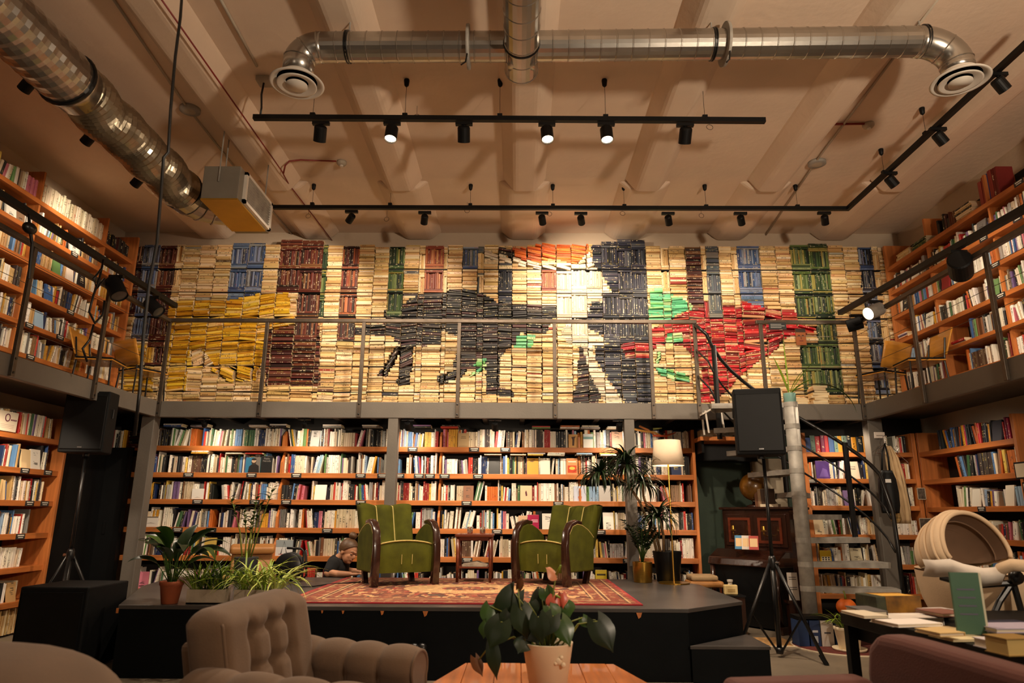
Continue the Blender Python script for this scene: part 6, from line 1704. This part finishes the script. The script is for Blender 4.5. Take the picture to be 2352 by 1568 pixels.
channel_arm(BA - wu * .0 - fwd * .1, .7, .12, .655, .19)
MB().obox(BA + wu * .1 - fwd * .05 + V((0, 0, .2)), wu * (W_ - .18), fwd * .66, (0, 0, .2)).build('seat', M_TAUPE, t, world=True, bevel=.05, segs=4)
for u_, f_ in ((.08, 0), (.92, 0), (.08, .5), (.92, .5)):
    p = BA + wu * (W_ * u_) + fwd * f_; MB().tube([p + V((0, 0, .2)), p], [.024, .016], 8).build('leg', M_MAHOG, t, world=True)

# second taupe seat at the frame corner, seen from its rounded back
t = thing('rounded_armchair', 'taupe armchair with a smooth rounded back cut by the frame corner', 'armchair', (-1.53, 1.98, 0))
rows = []
for i in range(25):
    a = -PI * .5 + PI * i / 24
    r = []
    for j in range(40):
        q = 2 * PI * j / 40; c, s_ = math.cos(q), math.sin(q)
        ex = .62
        x = (abs(c) ** ex) * (1 if c > 0 else -1); y = (abs(s_) ** ex) * (1 if s_ > 0 else -1)
        ca = abs(math.cos(a)) ** .72; sa = math.sin(a); z = (abs(sa) ** .8) * (1 if sa > 0 else -1)
        pl_ = .006 * math.sin(q * 20) * max(0, -sa + .3)
        r.append(V((x * (.46 + pl_) * ca, y * (.36 + pl_) * ca, .5 + .345 * z)))
    rows.append(r)
MB().grid(rows, wrap=True).build('backrest', M_TAUPE, t, smooth=True)
MB().tube([rows[16][j] for j in range(40)], .006, 6, closed=True).build('piping', M_TAUPE, t, smooth=True)
MB().box(-.42, .42, -.32, .32, .12, .34).build('base', M_TAUPE, t, bevel=.04, segs=3)
for x in (-.36, .36):
    for y in (-.26, .26): MB().tube([(x, y, .12), (x, y, 0)], .018, 8).build('leg', M_MAHOG, t)

# mauve armchair by the book table
t = thing('mauve_armchair', 'plain mauve fabric armchair standing against the book table', 'armchair', (1.3, 2.35, 0))
A_, B_ = V((1.25, 2.68, 0)), V((1.40, 1.7, 0)); d_ = (B_ - A_).normalized(); nr = V((d_.y, -d_.x, 0))
if nr.x > 0: nr = -nr
m_ = MB()
pr_ = [(0.0, .2), (.0, .66), (.02, .75), (.08, .80), (.2, .805), (.97, .79), (.97, .2)]
m_.prism([A_ + d_ * x + V((0, 0, z)) - nr * 0 for x, z in pr_], -nr * .12)
m_.build('backrest', M_MAUVE, t, world=True, bevel=.035, segs=4)
m_ = MB().obox(A_ + nr * .54 + d_ * -.03 + V((0, 0, .18)), -nr * .52, d_ * .14, (0, 0, .475)).build('arm', M_MAUVE, t, world=True, bevel=.035, segs=4)
m_ = MB().obox(A_ + nr * .54 + d_ * .84 + V((0, 0, .18)), -nr * .52, d_ * .14, (0, 0, .46)).build('arm', M_MAUVE, t, world=True, bevel=.035, segs=4)
MB().obox(A_ + nr * .52 + d_ * .12 + V((0, 0, .2)), -nr * .5, d_ * .71, (0, 0, .22)).build('seat', M_MAUVE, t, world=True, bevel=.04, segs=4)
for a, c in ((.02, .05), (.02, .9), (.48, .05), (.48, .9)):
    p = A_ + nr * a + d_ * c; MB().tube([p + V((0, 0, .2)), p], .018, 8).build('leg', M_MAHOG, t, world=True)

# ------------------------------------------------------------------ coffee table with the flowering plant
t = thing('coffee_table', 'eight-sided teak plank coffee table under the flowering plant', 'table', (.1, 2.85, 0))
octo = [(-.37, 2.5), (-.2, 2.25), (.42, 2.25), (.57, 2.5), (.57, 3.2), (.47, 3.6), (-.25, 3.6), (-.36, 3.2)]
def clip_x(poly, x, keep_gt):
    out = []
    for i in range(len(poly)):
        p, q = poly[i], poly[(i + 1) % len(poly)]
        ip, iq = (p[0] >= x) == keep_gt, (q[0] >= x) == keep_gt
        if ip: out.append(p)
        if ip != iq:
            f = (x - p[0]) / (q[0] - p[0]); out.append((x, p[1] + (q[1] - p[1]) * f))
    return out
xs = [-.38, -.24, -.1, .02, .16, .3, .43, .58]
for i in range(7):
    pl_ = clip_x(clip_x(octo, xs[i] + .0008, True), xs[i + 1] - .0008, False)
    if len(pl_) > 2: MB().prism([(x, y, .465 + .0006 * (i % 3)) for x, y in pl_], (0, 0, .035)).build('plank', M_TEAK, t, world=True, bevel=.003)
for x, y in ((-.2, 2.5), (.4, 2.5), (-.18, 3.4), (.38, 3.4)):
    MB().tube([(x, y, .465), (x, y, 0)], [.028, .02], 10).build('leg', M_TEAK, t, world=True, smooth=True)
MB().prism([(x * .86 + .014, (y - 2.9) * .86 + 2.9, .44) for x, y in octo], (0, 0, .024)).build('underframe', M_TEAK, t, world=True)
PYF = 3.12
p = PY(1258, 1490, PYF)
t = thing('flowering_plant', 'anthurium with heart-shaped leaves in a cream ceramic pot', 'plant', (p.x, PYF, .503))
H_ = .175
pt = pot(t, .078, .107, H_, M_CERAM, wall=.01, n=40)
q = PY(1286, 1520, PYF - .1) - t.location
for dx, dz, r in ((0, 0, .014), (.02, -.014, .011), (.012, .014, .009), (-.012, -.008, .008)):
    MB().ellipsoid((q.x + dx - .005, -.0875 - .004, q.z + dz), (r, .006, r), 12, 8).build('relief_flower', M_CERAM, pt, smooth=True)
def heart(o, tip, w_, mt, name='leaf', cup=.12, roll=0.0, face=None):
    """Heart-shaped leaf from its stalk joint o to its tip, facing the side given."""
    o, tip = V(o), V(tip); ax_ = tip - o; L_ = ax_.length; ax_.normalize()
    fc = V(face) if face else V((rnd.uniform(-.4, .4), -1, rnd.uniform(.2, .8)))
    nrm = (fc - ax_ * fc.dot(ax_)).normalized(); sd = ax_.cross(nrm)
    rows = []; n = 12
    for i in range(n + 1):
        f = i / n; w2 = w_ * .5 * ((math.sin(PI * min(1, f * .93 + .07)) ** .62) * (1 - f ** 2.2) + .0) * 1.25 + .0008
        back = -.14 * L_ * (1 - f) ** 3
        c_ = o + ax_ * (L_ * f) - nrm * (.22 * L_ * f * f)
        r = []
        for k in range(-4, 5):
            s_ = k / 4; lob = back * (abs(s_) ** 1.5 if f < .3 else 0) * 2
            r.append(c_ + sd * (w2 * s_) + ax_ * lob - nrm * (cup * w2 * abs(s_) ** 1.6) + nrm * (-.02 * w_ if k == 0 else 0))
        rows.append(r)
    return MB().grid(rows).build(name, mt, t, smooth=True)
LV = [(1182, 1362, 1140, 1432, 50, 0, .06), (1243, 1362, 1230, 1412, 32, 0, .08), (1252, 1352, 1264, 1384, 30, 1, .05), (1196, 1398, 1212, 1466, 44, 0, -.04), (1236, 1416, 1244, 1478, 36, 0, -.09), (1270, 1414, 1250, 1462, 34, 0, -.08),
      (1288, 1424, 1312, 1482, 38, 1, -.05), (1126, 1392, 1120, 1440, 34, 1, .05), (1372, 1426, 1411, 1496, 48, 0, -.03), (1338, 1418, 1352, 1440, 20, 1, .0), (1300, 1386, 1308, 1414, 30, 1, .02), (1150, 1428, 1122, 1486, 50, 0, -.05),
      (1130, 1484, 1140, 1560, 26, 0, -.04), (1210, 1430, 1180, 1462, 40, 0, .0), (1172, 1408, 1160, 1452, 48, 0, -.02), (1222, 1440, 1236, 1476, 40, 0, -.04), (1256, 1440, 1270, 1480, 40, 1, .03), (1214, 1384, 1226, 1420, 36, 0, .07), (1262, 1392, 1286, 1424, 32, 1, .0), (1205, 1470, 1190, 1496, 34, 0, -.05), (1118, 1430, 1108, 1462, 28, 1, .0)]
top = V((0, 0, H_ - .03))
for ax0, ay0, tx, ty, w_, g, dy in LV:
    o_ = PY(ax0, ay0, PYF + dy) - t.location; tip = PY(tx, ty, PYF + dy - .04) - t.location
    heart(o_, tip, w_ * PYF / 1600 * 1.1, (M_LEAF2, M_LEAF)[g] if w_ > 40 or g == 0 else M_LEAF, face=(rnd.uniform(-.5, .5), -1, rnd.uniform(.2, .9)))
    st0 = top + V((o_.x * .22, o_.y * .2, 0))
    MB().tube([st0, st0.lerp(o_, .5) + V((0, 0, .045)), o_], [.0035, .003, .0026], 6).build('leaf_stalk', M_STEM, t, smooth=True)
M_SPA = mat('coral_spathe', (196, 92, 70), .35, vary=.15); M_SPB = mat('faded_spathe', (196, 130, 96), .4, vary=.2); M_WILT = mat('wilted_leaf', (100, 62, 30), .7, vary=.3)
def flower(pts, o_, tip, w_, mt, spx, nm):
    o3, t3 = PY(*o_, PYF + .02) - t.location, PY(*tip, PYF) - t.location
    heart(o3, t3, w_ * PYF / 1600, mt, nm, .5, face=(.2, -.6, .7))
    P3 = [top] + [PY(x, y, PYF + .02) - t.location for x, y in pts] + [o3]
    MB().tube(P3, .003, 6).build('flower_stalk', M_STEM, t, smooth=True)
    if spx: MB().tube([o3, PY(*spx, PYF - .01) - t.location], [.006, .004], 8).build('spadix', M_LEAF3, t, smooth=True)
flower([(1266, 1420), (1272, 1350)], (1278, 1318), (1258, 1300), 34, M_SPB, (1288, 1298), 'spathe')
flower([(1268, 1410)], (1278, 1368), (1284, 1398), 42, M_SPA, (1286, 1372), 'spathe')
heart(PY(1290, 1364, PYF + .02) - t.location, PY(1292, 1396, PYF) - t.location, .04, M_SPA, 'spathe', .5)
heart(PY(1190, 1352, PYF + .03) - t.location, PY(1197, 1326, PYF) - t.location, .03, M_WILT, 'wilted_leaf', .6)
heart(PY(1092, 1510, PYF) - t.location, PY(1110, 1550, PYF - .03) - t.location, .045, M_WILT, 'wilted_leaf', .5)
MB().tube([top, PY(1195, 1400, PYF) - t.location, PY(1190, 1352, PYF + .03) - t.location], .003, 6).build('leaf_stalk', M_STEM, t, smooth=True)
MB().tube([top, PY(1150, 1455, PYF) - t.location, PY(1125, 1482, PYF) - t.location, PY(1100, 1515, PYF) - t.location], .003, 6).build('leaf_stalk', M_STEM, t, smooth=True)
MB().tube([top, PY(1318, 1450, PYF) - t.location, PY(1335, 1424, PYF) - t.location, PY(1368, 1424, PYF) - t.location], .0035, 6).build('leaf_stalk', M_STEM, t, smooth=True)

# ------------------------------------------------------------------ book table
TZ = .75
c0 = PZ(1928, 1404, TZ); c1 = PZ(2352, 1509, TZ); ed = (c1 - c0).normalized(); ot = V((-ed.y, ed.x, 0))
c2 = c0 + ed * 1.75
t = thing('book_table', 'black display table covered with books beside the pram', 'table', (c0.x, c0.y, 0))
MB().obox(c0 + V((0, 0, -.055)), ed * 1.75, ot * .95, (0, 0, .055)).build('table_top', M_BLACK, t, world=True, bevel=.004)
for a, c in ((.03, .03), (1.7, .03), (.03, .9), (1.7, .9)):
    p = c0 + ed * a + ot * c; MB().box(p.x - .022, p.x + .022, p.y - .022, p.y + .022, 0, TZ - .055).build('leg', M_BLACK, t, world=True)
MB().obox(c0 + ed * .05 + ot * .05 + V((0, 0, -.12)), ed * 1.65, ot * .02, (0, 0, .065)).build('apron', M_BLACK, t, world=True)
def table_book(label, px, py, w_, d_, h_, ang, cover, z=0.0, pages=(226, 212, 186), name='table_book', open_front=True):
    """A book lying on the table: (px, py) is its nearest lower corner."""
    p = PZ(px, py, TZ + .002 + z)
    o = thing(name, label, 'book', (p.x, p.y, TZ + .002 + z), math.atan2(ed.y, ed.x) + PI / 2 + ang, 'books on the black table')
    c = lin(cover)
    b = MB().box(0, w_, 0, d_, 0, .003, c); b.box(0, w_, 0, d_, h_ - .003, h_, c); b.box(w_ - .003, w_, 0, d_, .003, h_ - .003, c)
    b.build('cover', PAINT, o, color=True)
    MB().box(.004, w_ - .004, .004, d_ - .004, .003, h_ - .003, lin(pages)).build('page_block', PAINT, o, color=True)
    return o
table_book('white hardback at the bottom of the stack on the table corner', 1988, 1421, .1, .17, .034, -.05, (150, 146, 144))
table_book('grey hardback lying on the white one at the table corner', 1986, 1420, .1, .17, .03, -.1, (90, 86, 84), .035)
table_book('cream paperback on top of the stack at the table corner', 1985, 1420, .1, .16, .01, 0, (226, 214, 190), .066)
table_book('open-faced white hardback lying before the golden book', 2050, 1440, .24, .15, .034, .04, (240, 232, 222))
table_book('white paperback lying askew on the white hardback', 2064, 1441, .2, .13, .012, .12, (246, 238, 230), .036)
table_book('cream paperback lying between the white book and the green card', 2156, 1462, .13, .13, .022, .05, (226, 200, 150))
table_book('tan paperback upon the cream one beside the green card', 2160, 1463, .11, .12, .014, .12, (216, 184, 126), .024)
table_book('pale booklet lying flat beneath the green card', 2190, 1474, .16, .13, .009, .04, (230, 214, 170))
table_book('black hardback at the bottom of the stack behind the green card', 2166, 1418, .14, .16, .018, .0, (44, 40, 40))
table_book('striped white hardback second in the stack behind the green card', 2164, 1417, .14, .16, .02, .08, (190, 180, 174), .02)
table_book('dark hardback third in the stack behind the green card', 2168, 1418, .13, .16, .014, -.05, (70, 60, 60), .041)
table_book('wine coloured book on top of the stack behind the green card', 2165, 1417, .13, .15, .013, .1, (130, 84, 70), .057)
table_book('navy book under the lilac hardback by the frame edge', 2300, 1452, .2, .14, .026, .05, (30, 32, 56))
table_book('lilac hardback lying on the table by the frame edge', 2290, 1454, .24, .15, .016, .0, (176, 166, 186), .028)
table_book('cream block of a paperback at the table edge by the frame corner', 2290, 1496, .1, .11, .03, .0, (214, 206, 210))
table_book('thick ochre book standing at the frame edge of the table', 2318, 1508, .12, .1, .055, .05, (150, 118, 60), 0, (206, 176, 110))
# golden box
p = PZ(2014, 1419, TZ)
t = thing('slipcase', 'thick golden brown illustrated book standing on the table', 'book', (p.x, p.y, TZ + .002), math.atan2(ed.y, ed.x) + PI / 2 + .03)
gm = mat('golden_cover_print', (120, 80, 16), .5, vary=.8, scale=12)
MB().box(0, .23, 0, .05, 0, .012).build('base_board', gm, t)
MB().box(.0, .05, -.01, .15, .0, .092).build('spine', mat('green_purple_spine', (50, 52, 30), .6, vary=.6, scale=20), t, bevel=.004)
MB().box(.05, .23, 0, .012, 0, .092).build('front_cover', gm, t); MB().box(.05, .23, .14, .15, 0, .092).build('back_cover', gm, t)
MB().box(.05, .226, .012, .14,   .003, .089, lin((226, 176, 80))).build('page_block', PAINT, t, color=True)
p = PZ(2234, 1466, TZ)
t = thing('green_card', 'upright dark green card with faint text standing on the table', 'card', (p.x, p.y, TZ + .015), -.1)
MB().box(-.052, .052, -.006, .006, 0, .225, lin((58, 92, 70))).build('card_front', PAINT, t, color=True)
MB().box(.052, .06, -.006, .008, 0, .224, lin((190, 186, 160))).build('card_edge', PAINT, t, color=True)
b = MB()
for z in (.16, .13, .1, .07): b.box(-.035, .03, -.0068, -.006, z, z + .006, lin((80, 80, 96)))
b.build('faint_text', PAINT, t, color=True)

# ------------------------------------------------------------------ pram
t = thing('pram', 'beige pram with raised ribbed hood behind the book table', 'pram', (2.6, 4.2, 0))
hc_ = PY(2245, 1264, 4.05)
vdir = V((.25, -.92, .3)).normalized(); us = V((1, .27, 0)).normalized(); vs_ = vdir.cross(us).normalized()
if vs_.z < 0: vs_ = -vs_
def ring(off, rx, rz, dz=0, n=36):
    c = hc_ - vdir * off + V((0, 0, dz))
    out = []
    for i in range(n + 1):
        a = -.35 + (PI + .7) * i / n
        s_ = math.sin(a)
        out.append(c + us * (math.cos(a) * rx * 1.13) + vs_ * ((s_ if s_ > 0 else s_ * .55) * rz * 1.13))
    return out
prof = [(.0, .205, .2), (.04, .222, .212), (.06, .212, .2), (.1, .22, .206), (.12, .208, .192), (.16, .214, .192), (.18, .2, .177), (.22, .195, .168), (.27, .15, .125), (.295, .09, .07), (.302, .01, .01)]
MB().grid([ring(*q) for q in prof]).build('hood', M_BEIGE, t, smooth=True, world=True, solid=.006)
lin_ = [(.0, .19, .185), (.05, .185, .18), (.11, .18, .17), (.16, .165, .15), (.21, .13, .11), (.24, .08, .06), (.248, .01, .01)]
MB().grid([ring(*q) for q in lin_]).build('hood_lining', M_BROWNF, t, smooth=True, world=True)
MB().tube(ring(-.002, .198, .193), .013, 8).build('hood_rim', M_BEIGE, t, smooth=True, world=True)
for off, rx, rz in ((.045, .224, .213), (.1, .222, .207), (.16, .216, .193)):
    MB().tube(ring(off, rx, rz), .009, 8).build('hood_rib', M_BEIGE, t, smooth=True, world=True)
for off, rx, rz in ((.08, .2, .187), (.16, .19, .17)): MB().tube(ring(off, rx * .9, rz * .9), .005, 6).build('lining_seam', M_BROWNF, t, smooth=True, world=True)
# carrycot body
rows = []
for q, k in ((0, 1.0), (.07, .98), (.16, .92), (.25, .8)):
    r = []
    for i in range(32):
        a = 2 * PI * i / 32
        r.append(V((hc_.x + .02 + math.cos(a) * .27 * k, hc_.y + .1 + math.sin(a) * .36 * k, hc_.z - .12 - q)))
    rows.append(r)
m_ = MB().grid(rows, wrap=True); i0 = m_.add(rows[-1]); m_.face([i0 + i for i in range(32)])
m_.build('carrycot', M_BEIGE, t, smooth=True, world=True)
m_ = MB().grid([[p + V((0, 0, .01)) for p in rows[0]], [hc_ + V((.02 + math.cos(2 * PI * i / 32) * .1, .1 + math.sin(2 * PI * i / 32) * .14, -.1)) for i in range(32)]], wrap=True)
m_.build('apron', M_BEIGE, t, smooth=True, world=True)
ap = [PY(2122, 1300, 3.85), PY(2150, 1302, 3.79), PY(2185, 1300, 3.73), PY(2215, 1312, 3.69), PY(2260, 1322, 3.67), PY(2300, 1318, 3.69)]
m_ = MB().grid([[p + V((0, 0, .035)) for p in ap], [p + V((0, -.02, 0)) for p in ap], [p + V((0, .02, -.05)) for p in ap]])
m_.build('apron_flap', mat('pale_flap', (214, 204, 192), .9), t, smooth=True, world=True, solid=.012)
MB().tube([PY(2290, 1325, 3.73), PY(2300, 1306, 3.68), PY(2325, 1297, 3.64), PY(2365, 1300, 3.6)], .03, 12).build('bumper_bar', M_BEIGE, t, smooth=True, world=True)
fm = MB().tube([PY(2160, 1325, 3.88), PY(2230, 1345, 3.78), PY(2330, 1338, 3.73)], .016, 8).build('frame_tube', M_BLKMET, t, world=True)
for pts in (((2330, 1330), (2296, 1380), (2270, 1440)), ((2325, 1330), (2345, 1400), (2362, 1500))):
    MB().tube([PY(x, y, 3.75) for x, y in pts], .016, 8).build('frame_tube', M_BLKMET, t, world=True)
MB().lathe([(.03, -.02), (.04, 0), (.03, .02)], PY(2334, 1325, 3.71), 16, axis=(.3, -1, 0)).build('hinge', M_BLKMET, t, world=True, smooth=True)
cx, cy = hc_.x + .05, hc_.y + .15
for sx in (-.28, .28):
    MB().tube([(cx + sx, cy - .3, .62), (cx + sx, cy + .05, .4), (cx + sx, cy + .42, .16)], .014, 8).build('chassis_tube', M_BLKMET, t, world=True)
    MB().tube([(cx + sx, cy + .35, .62), (cx + sx, cy, .4), (cx + sx, cy - .38, .16)], .014, 8).build('chassis_tube', M_BLKMET, t, world=True)
    for y, r in ((cy - .38, .11), (cy + .42, .15)):
        w_ = MB().lathe([(r - .03, -.022), (r, -.02), (r + .006, 0), (r, .02), (r - .03, .022)], (cx + sx, y, r + .008), 28, axis=(1, 0, 0)).build('wheel', M_BLACK, t, world=True, smooth=True)
        MB().lathe([(0, -.012), (r - .03, -.01), (r - .03, .01), (0, .012)], (cx + sx, y, r + .008), 20, axis=(1, 0, 0)).build('rim', M_ZINC, w_, world=True)
# ------------------------------------------------------------------ wine-red hose end on the floor by the subwoofer
# ------------------------------------------------------------------ covers turned to the room
def text_mesh(parent, name, words, size, loc, mt):
    """Lettering as flat mesh, facing the camera side."""
    cu = bpy.data.curves.new(name, 'FONT'); cu.body = words; cu.size = size; cu.extrude = .0004; cu.align_x = 'CENTER'
    o = bpy.data.objects.new(name + '_tmp', cu); COL.objects.link(o)
    me = bpy.data.meshes.new_from_object(o.evaluated_get(bpy.context.evaluated_depsgraph_get())); bpy.data.objects.remove(o)
    me.materials.clear(); me.materials.append(mt)
    q = bpy.data.objects.new(name, me); COL.objects.link(q); q.parent = parent; q.location = loc; q.rotation_euler = (PI / 2, 0, 0)
    return q
def cover_book(label, x0, x1, ytop, shelf_z, col, paint=(), Y=BY, th=.014):
    a, c = PY(x0, ytop, Y), PY(x1, ytop, Y); w_ = c.x - a.x; h_ = a.z - shelf_z
    t = thing('cover_book', label, 'book', ((a.x + c.x) / 2, Y + .022, shelf_z + .001), 0, 'books showing their covers')
    MB().box(-w_ / 2, w_ / 2, 0, th, 0, h_, lin(col)).build('cover', PAINT, t, color=True)
    MB().box(-w_ / 2 + .003, w_ / 2 - .003, .002, th - .002, h_, h_ + .001, lin((220, 206, 180))).build('page_block', PAINT, t, color=True)
    if paint:
        b = MB()
        for i, (pts, k) in enumerate(paint):
            b.prism([(-w_ / 2 + u * w_, -.0004 * (i + 1), v * h_) for u, v in pts], (0, -.0004, 0), lin(k))
        b.build('cover_print', PAINT, t, color=True)
    return t, w_, h_
def blob(cx, cy, rx, ry, n=14): return [(cx + rx * math.cos(2 * PI * i / n), cy + ry * math.sin(2 * PI * i / n)) for i in range(n)]
rct = lambda a, b, c, d: [(a, c), (b, c), (b, d), (a, d)]
cover_book('blue book with a dark bearded figure on its cover, second shelf', 564, 598, 1050, BB_Z[1], (44, 120, 160), [(rct(.55, 1, 0, 1), (120, 112, 104)), ([(.2, 0), (.95, 0), (.9, .45), (.68, .58), (.42, .55), (.25, .4)], (30, 26, 24)), (blob(.55, .7, .17, .17), (60, 46, 38)), (blob(.55, .77, .15, .12), (200, 170, 140)), (blob(.55, .88, .17, .07), (24, 20, 18))])
t, w_, h_ = cover_book('black book with faint pale title beside the bearded figure', 600, 625, 1047, BB_Z[1], (22, 24, 26))
pm_ = mat('pale_title_print', (150, 146, 140), .6)
text_mesh(t, 'title', 'Pablo', .034, (0, -.001, h_ * .8), pm_); text_mesh(t, 'title', 'Neruda', .032, (0, -.001, h_ * .66), pm_)
cover_book('grey book with an iron tower on its cover, fifth shelf', 633, 672, 1240, BB_Z[4], (150, 160, 164), [(rct(0, 1, 0, .55), (214, 216, 216)), ([(.3, .12), (.36, .12), (.43, .6), (.5, .85), (.57, .6), (.64, .12), (.7, .12), (.56, .66), (.5, .95), (.44, .66)], (50, 48, 48)), (rct(.2, .8, .08, .12), (150, 60, 50))])
cover_book('white book with a faint line drawing, third shelf by the black door side', 440, 467, 1122, BB_Z[2], (240, 236, 228), [([(.2, .1), (.5, .2), (.8, .12), (.5, .16)], (150, 150, 150))])
cover_book('white sketch pad standing at the black door end of the fourth shelf', 330, 362, 1186, BB_Z[3], (236, 230, 220), [([(.1, .3), (.5, .42), (.9, .3), (.5, .36)], (150, 140, 130)), (rct(0, 1, .9, 1), (110, 96, 80))])
cover_book('tan plain-covered book with small title lines on the top shelf', 1052, 1077, 994, BB_Z[0], (190, 160, 116), [(rct(.3, .7, .72, .75), (90, 70, 50)), (rct(.25, .75, .62, .65), (90, 70, 50)), (rct(.08, .92, .05, .07), (120, 96, 66))])
cover_book('ochre book with a brown figure on the top shelf', 1306, 1327, 997, BB_Z[0], (206, 156, 90), [([(.4, .15), (.6, .15), (.66, .7), (.8, .85), (.3, .8), (.42, .6)], (70, 44, 26))])
cover_book('white and teal landscape cover on the top shelf by the column', 1340, 1362, 996, BB_Z[0], (222, 222, 214), [(rct(0, 1, .62, .8), (110, 150, 150)), (rct(0, 1, .8, 1), (206, 216, 216))])
cover_book('orange book with red cover picture, second shelf by the column', 1301, 1327, 1052, BB_Z[1], (220, 150, 96), [(rct(.12, .88, .1, .55), (196, 66, 30)), (blob(.5, .38, .26, .1), (240, 190, 80)), (rct(.15, .85, .75, .82), (250, 230, 200))])
cover_book('pale peach book with a small dark figure, third shelf middle', 1195, 1222, 1115, BB_Z[2], (236, 200, 160), [([(.48, .3), (.6, .35), (.55, .6), (.5, .7), (.42, .55)], (90, 40, 50))])
cover_book('pale blue book with a red mark, third shelf by the dracaena', 1318, 1346, 1116, BB_Z[2], (206, 214, 232), [([(.4, .1), (.6, .1), (.66, .3), (.5, .36), (.34, .3)], (214, 120, 100))])
cover_book('crimson book with white title lines, fourth shelf beside the second chair', 1212, 1238, 1182, BB_Z[3], (176, 24, 76), [(rct(.35, .9, .6, .66), (240, 200, 210)), (rct(.45, .9, .48, .54), (240, 200, 210)), (blob(.25, .35, .16, .2), (226, 150, 110))])
cover_book('beige paperback cover next to the crimson book', 1191, 1211, 1184, BB_Z[3], (214, 176, 140), [(rct(.2, .8, .6, .64), (120, 90, 70))])
cover_book('yellow book with black lettering strip on the lowest shelf', 1368, 1394, 1309, BB_Z[5], (206, 176, 40), [(rct(.12, .88, .74, .82), (60, 50, 20))])
cover_book('purple book with a pale face standing behind the staircase', 1874, 1905, 1058, RB_Z[1], (84, 50, 130), [([(.2, .1), (.9, .1), (.8, .5), (.5, .6)], (120, 90, 170))])
cover_book('yellow book with black blots behind the staircase', 1884, 1910, 1264, RB_Z[4], (222, 184, 40), [(rct(.12, .88, .1, .55), (236, 226, 200))] + [(blob(.25 + .25 * (i % 3), .2 + .14 * (i // 3), .07, .05), (30, 26, 24)) for i in range(9)])
p = PX(24, 988, -4.985)
t = thing('magazine_box', 'white magazine box with a dark ring letter on the top shelf by the frame edge', 'box', (-4.985, PX(20, 985, -4.97).y, LL_Z[0] + .001))
MB().box(-.03, 0, -.16, .12, 0, .19, lin((232, 216, 190))).build('carton', PAINT, t, color=True)
MB().tube([(.001, -.02 + .03 * math.cos(PI * i / 12), .13 + .034 * math.sin(PI * i / 12)) for i in range(24)], .005, 6, closed=True).build('ring_letter', mat('plum_print', (96, 30, 60), .6), t)
b = MB()
for k in range(4): b.box(0, .001, .03 + k * .02, .044 + k * .02, .105, .12, lin((96, 30, 60)))
for z in (.03, .045, .06): b.box(0, .001, -.1, .08, z, z + .003, lin((190, 150, 140)))
b.build('small_print', PAINT, t, color=True)
